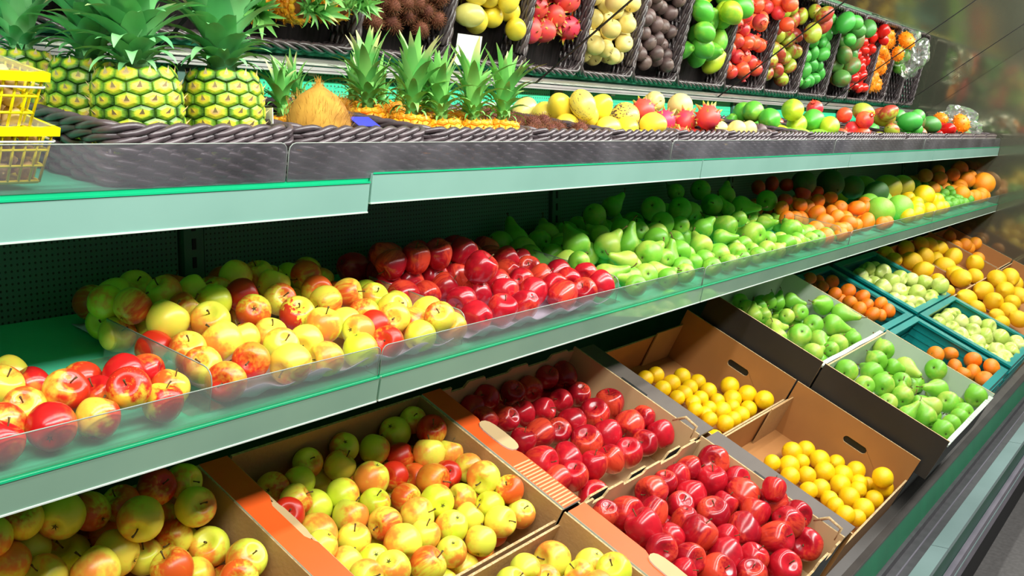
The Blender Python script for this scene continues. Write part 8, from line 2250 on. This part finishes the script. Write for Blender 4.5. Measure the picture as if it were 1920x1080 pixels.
for k, (x, y, z) in enumerate([(1.565, 1.268, 1.462), (1.655, 1.268, 1.46), (1.50, 1.375, 1.475), (1.585, 1.37, 1.475), (1.67, 1.36, 1.475), (1.45, 1.45, 1.482), (1.55, 1.455, 1.484), (1.65, 1.445, 1.482)]):
    pineapple('small_pineapple', (x, y, z), .036, .075, (R(6+8*(k % 3)), R(-8+7*(k % 4)), 0), k*.9, 'small orange pineapple %s in the third basket' % ['behind the fourth upright one', 'behind the rightmost one', 'left of the middle row', 'amid the middle row', 'right of the middle row', 'in the back left corner', 'in the middle of the back row', 'in the back right corner'][k], GQ, 30, .07, True)
M['coco'] = skin('coconut_fibre', 'b8842c', 'c89838', '94661f', .45, .25, rough=.9, bump=0)
V, F = lathe(fix([(0, 1.28), (.05, 1.24), (.12, 1.1), (.3, .98), (.58, .8), (.82, .5), (.97, .15), (1, -.15), (.93, -.5), (.7, -.8), (.35, -.97), (0, -1)]), 30)
V = [(x*(1+.02*noise.noise(Vector((x*4, y*4, z*4)))), y*(1+.02*noise.noise(Vector((x*4+9, y*4, z*4)))), z) for x, y, z in V]
co = tag(obj('coconut', mesh('coconut', V, F, True, [M['coco']]), None, None, (1.210, 1.203, 1.512), rot=(R(4), R(-3), 0), scale=.051), 'brown fibrous coconut with a pointed tip in the second basket', 'coconut')
b = MB()
for k in range(700):
    z = random.uniform(-.7, 1.15); a = random.uniform(0, 6.283); r = max(.06, math.sqrt(max(0, 1-(z/1.02)**2))) if z < .8 else max(.05, .55*(1.2-z))
    p = Vector((r*math.cos(a), r*math.sin(a), z)); d = Vector((p.x*.18, p.y*.18, .5)).normalized()*random.uniform(.12, .28); d += Vector((random.uniform(-.08, .08), random.uniform(-.08, .08), 0)); b.tube([p, p+d*.6, p+d+p*.02], [.006, .005, .002], 3, cap=False)
b.build('fibres', M['coco'], co)
pineapple('small_pineapple', (1.235, 1.30, 1.462), .034, .06, (R(-5), R(4), 0), 2.1, 'small pineapple with a pale crown just behind the coconut', GQ, 34, .075, True)
# small extras on the upper shelf
V, F, I = slab([(0, 0), (.05, 0), (.05, .03), (0, .03)], .001, FU(1.270, .055, .074), (1, 0, 0), Vector((0, math.cos(R(30)), math.sin(R(30)))), (0, -math.sin(R(30)), math.cos(R(30))))
bc = tag(obj('blue_card', mesh('blue_card', V, F, mats=[M['blue']]), None), 'small blue card lying beside the coconut in the second basket', 'card')
V, F, I = slab([(0, 0), (.10, 0), (.10, .075), (0, .075)], .001, FU(2.066, .345, .085), (1, 0, 0), Vector((0, math.cos(R(10)), math.sin(R(10)))), (0, -math.sin(R(10)), math.cos(R(10))))
tag(obj('paper_sheet', mesh('paper_sheet', V, F, mats=[M['paper']]), None), 'white paper sheet at the back of the pepino melon basket', 'paper')
V, F, I = slab([(0, 0), (.05, 0), (.05, .07), (0, .07)], .001, FU(1.085, .05, .03), (.3, .95, 0), (0, 0, 1), (.95, -.3, 0))
tag(obj('pale_card', mesh('pale_card', V, F, mats=[M['paper']]), None), 'pale grey card between the front pineapple and the coconut', 'card')
# plastic bag over the limes
b = bmesh.new(); bmesh.ops.create_icosphere(b, subdivisions=4, radius=1)
for v in b.verts:
    k = 1+.45*noise.noise(v.co*1.7+Vector((3, 1, 7)))+.22*noise.noise(v.co*4.5)+.1*abs(noise.noise(v.co*9)); v.co *= k
me = bpy.data.meshes.new('bag'); b.to_mesh(me); b.free(); me.materials.append(M['film'])
pb = tag(obj('plastic_bag', me, None, None, FU(6.03, .14, .115), rot=(.3, .2, .5), scale=(.12, .11, .085)), 'crumpled clear plastic bag of limes in the basket near the right end', 'bag')

# ------------------------------------------------------------------ yellow punnets at the left end
M['husk'] = skin('husk_fruit', 'dcc078', 'e4b850', 'c09048', .45, .25, rough=.55)
V, F = lathe(fix([(0, 1.5), (.1, 1.35), (.3, 1.05), (.7, .6), (.98, .1), (.95, -.35), (.65, -.75), (.3, -.92), (0, -.95)]), 10, lobed(.12)); HUSK = mesh('husk', V, F, True, [M['husk']])
def punnet(loc, rz, label, which, s=.060, h=.066):
    root = empty('yellow_punnet', loc, (R(13), 0, rz)); tag(root, label, 'punnet', 'yellow lattice punnets')
    t = .0022; k0, k1 = .86, 1.0
    for side in range(4):
        b = MB(); rot = Matrix.Rotation(side*math.pi/2, 4, 'Z')
        P = lambda a, z: rot @ Vector((a*(k0+(k1-k0)*z/h)*s, -s*(k0+(k1-k0)*z/h), z))
        for i in range(9): a = -1+2*i/8; b.tube([P(a, .002), P(a, h)], t*.8, 5)
        for z in (.003, h*.33, h*.62): b.tube([P(-1, z), P(1, z)], t*.8, 5)
        b.build('lattice_side', M['yellow_plastic'], root, smooth=True)
    b = MB()
    for (w0, w1, z0, z1) in ((.99, 1.09, h-.002, h+.003), (1.04, 1.09, h-.007, h-.002)):
        for side in range(4):
            rot = Matrix.Rotation(side*math.pi/2, 4, 'Z'); b.add([rot @ Vector((a*q*s, -q*s, z)) for z in (z0, z1) for q in (w0, w1) for a in (-1, 1)], [(0, 2, 3, 1), (4, 5, 7, 6), (0, 1, 5, 4), (2, 6, 7, 3), (0, 4, 6, 2), (1, 3, 7, 5)])
    b.build('rim', M['yellow_plastic'], root)
    b = MB(); b.box(-s*.86, s*.86, -s*.86, s*.86, 0, .002); b.build('bottom', M['yellow_plastic'], root)
    b = MB(); n = 10
    for i in range(n+1):
        for j in range(n+1): x, y = -1+2*i/n, -1+2*j/n; b.V.append((x*s*1.04, y*s*1.04, h+.004+.008*(1-x*x)*(1-y*y)+.002*math.sin(i*2.1+j)))
    b.F = [(i*(n+1)+j, (i+1)*(n+1)+j, (i+1)*(n+1)+j+1, i*(n+1)+j+1) for i in range(n) for j in range(n)]; b.I = [0]*len(b.F)
    b.build('film_lid', M['film'], root, smooth=True)
    b = MB(); b.tube([(x, -s*1.0-.0025, h-.014) for x in (-s, 0, s)], .0014, 5); b.tube([(s*1.0+.0025, y, h-.014) for y in (-s, 0, s)], .0014, 5); b.build('white_band', M['paper'], root, smooth=True)
    bpy.context.view_layer.update(); mw_ = Matrix.LocRotScale(Vector(loc), root.rotation_euler.to_quaternion(), None)
    for i in range(4):
        for j in range(4):
            for l in range(3):
                p = mw_ @ Vector(((i-1.5)*.026+random.uniform(-.002, .002), (j-1.5)*.026+random.uniform(-.002, .002), .014+l*.021))
                tag(obj('husk_fruit', HUSK, None, None, p, rot=(random.uniform(0, 6), random.uniform(0, 6), random.uniform(0, 6)), scale=.0115), 'tan husk fruit packed inside the %s yellow punnet' % which, 'fruit', 'husk fruit in the %s punnet' % which)
    return root
punnet(FU(.646, .075, .012), R(0), 'yellow lattice punnet standing on the upper shelf, lower of two', 'lower')
punnet(FU(.624, .062, .0745), R(0), 'yellow lattice punnet stacked on top of another', 'upper')
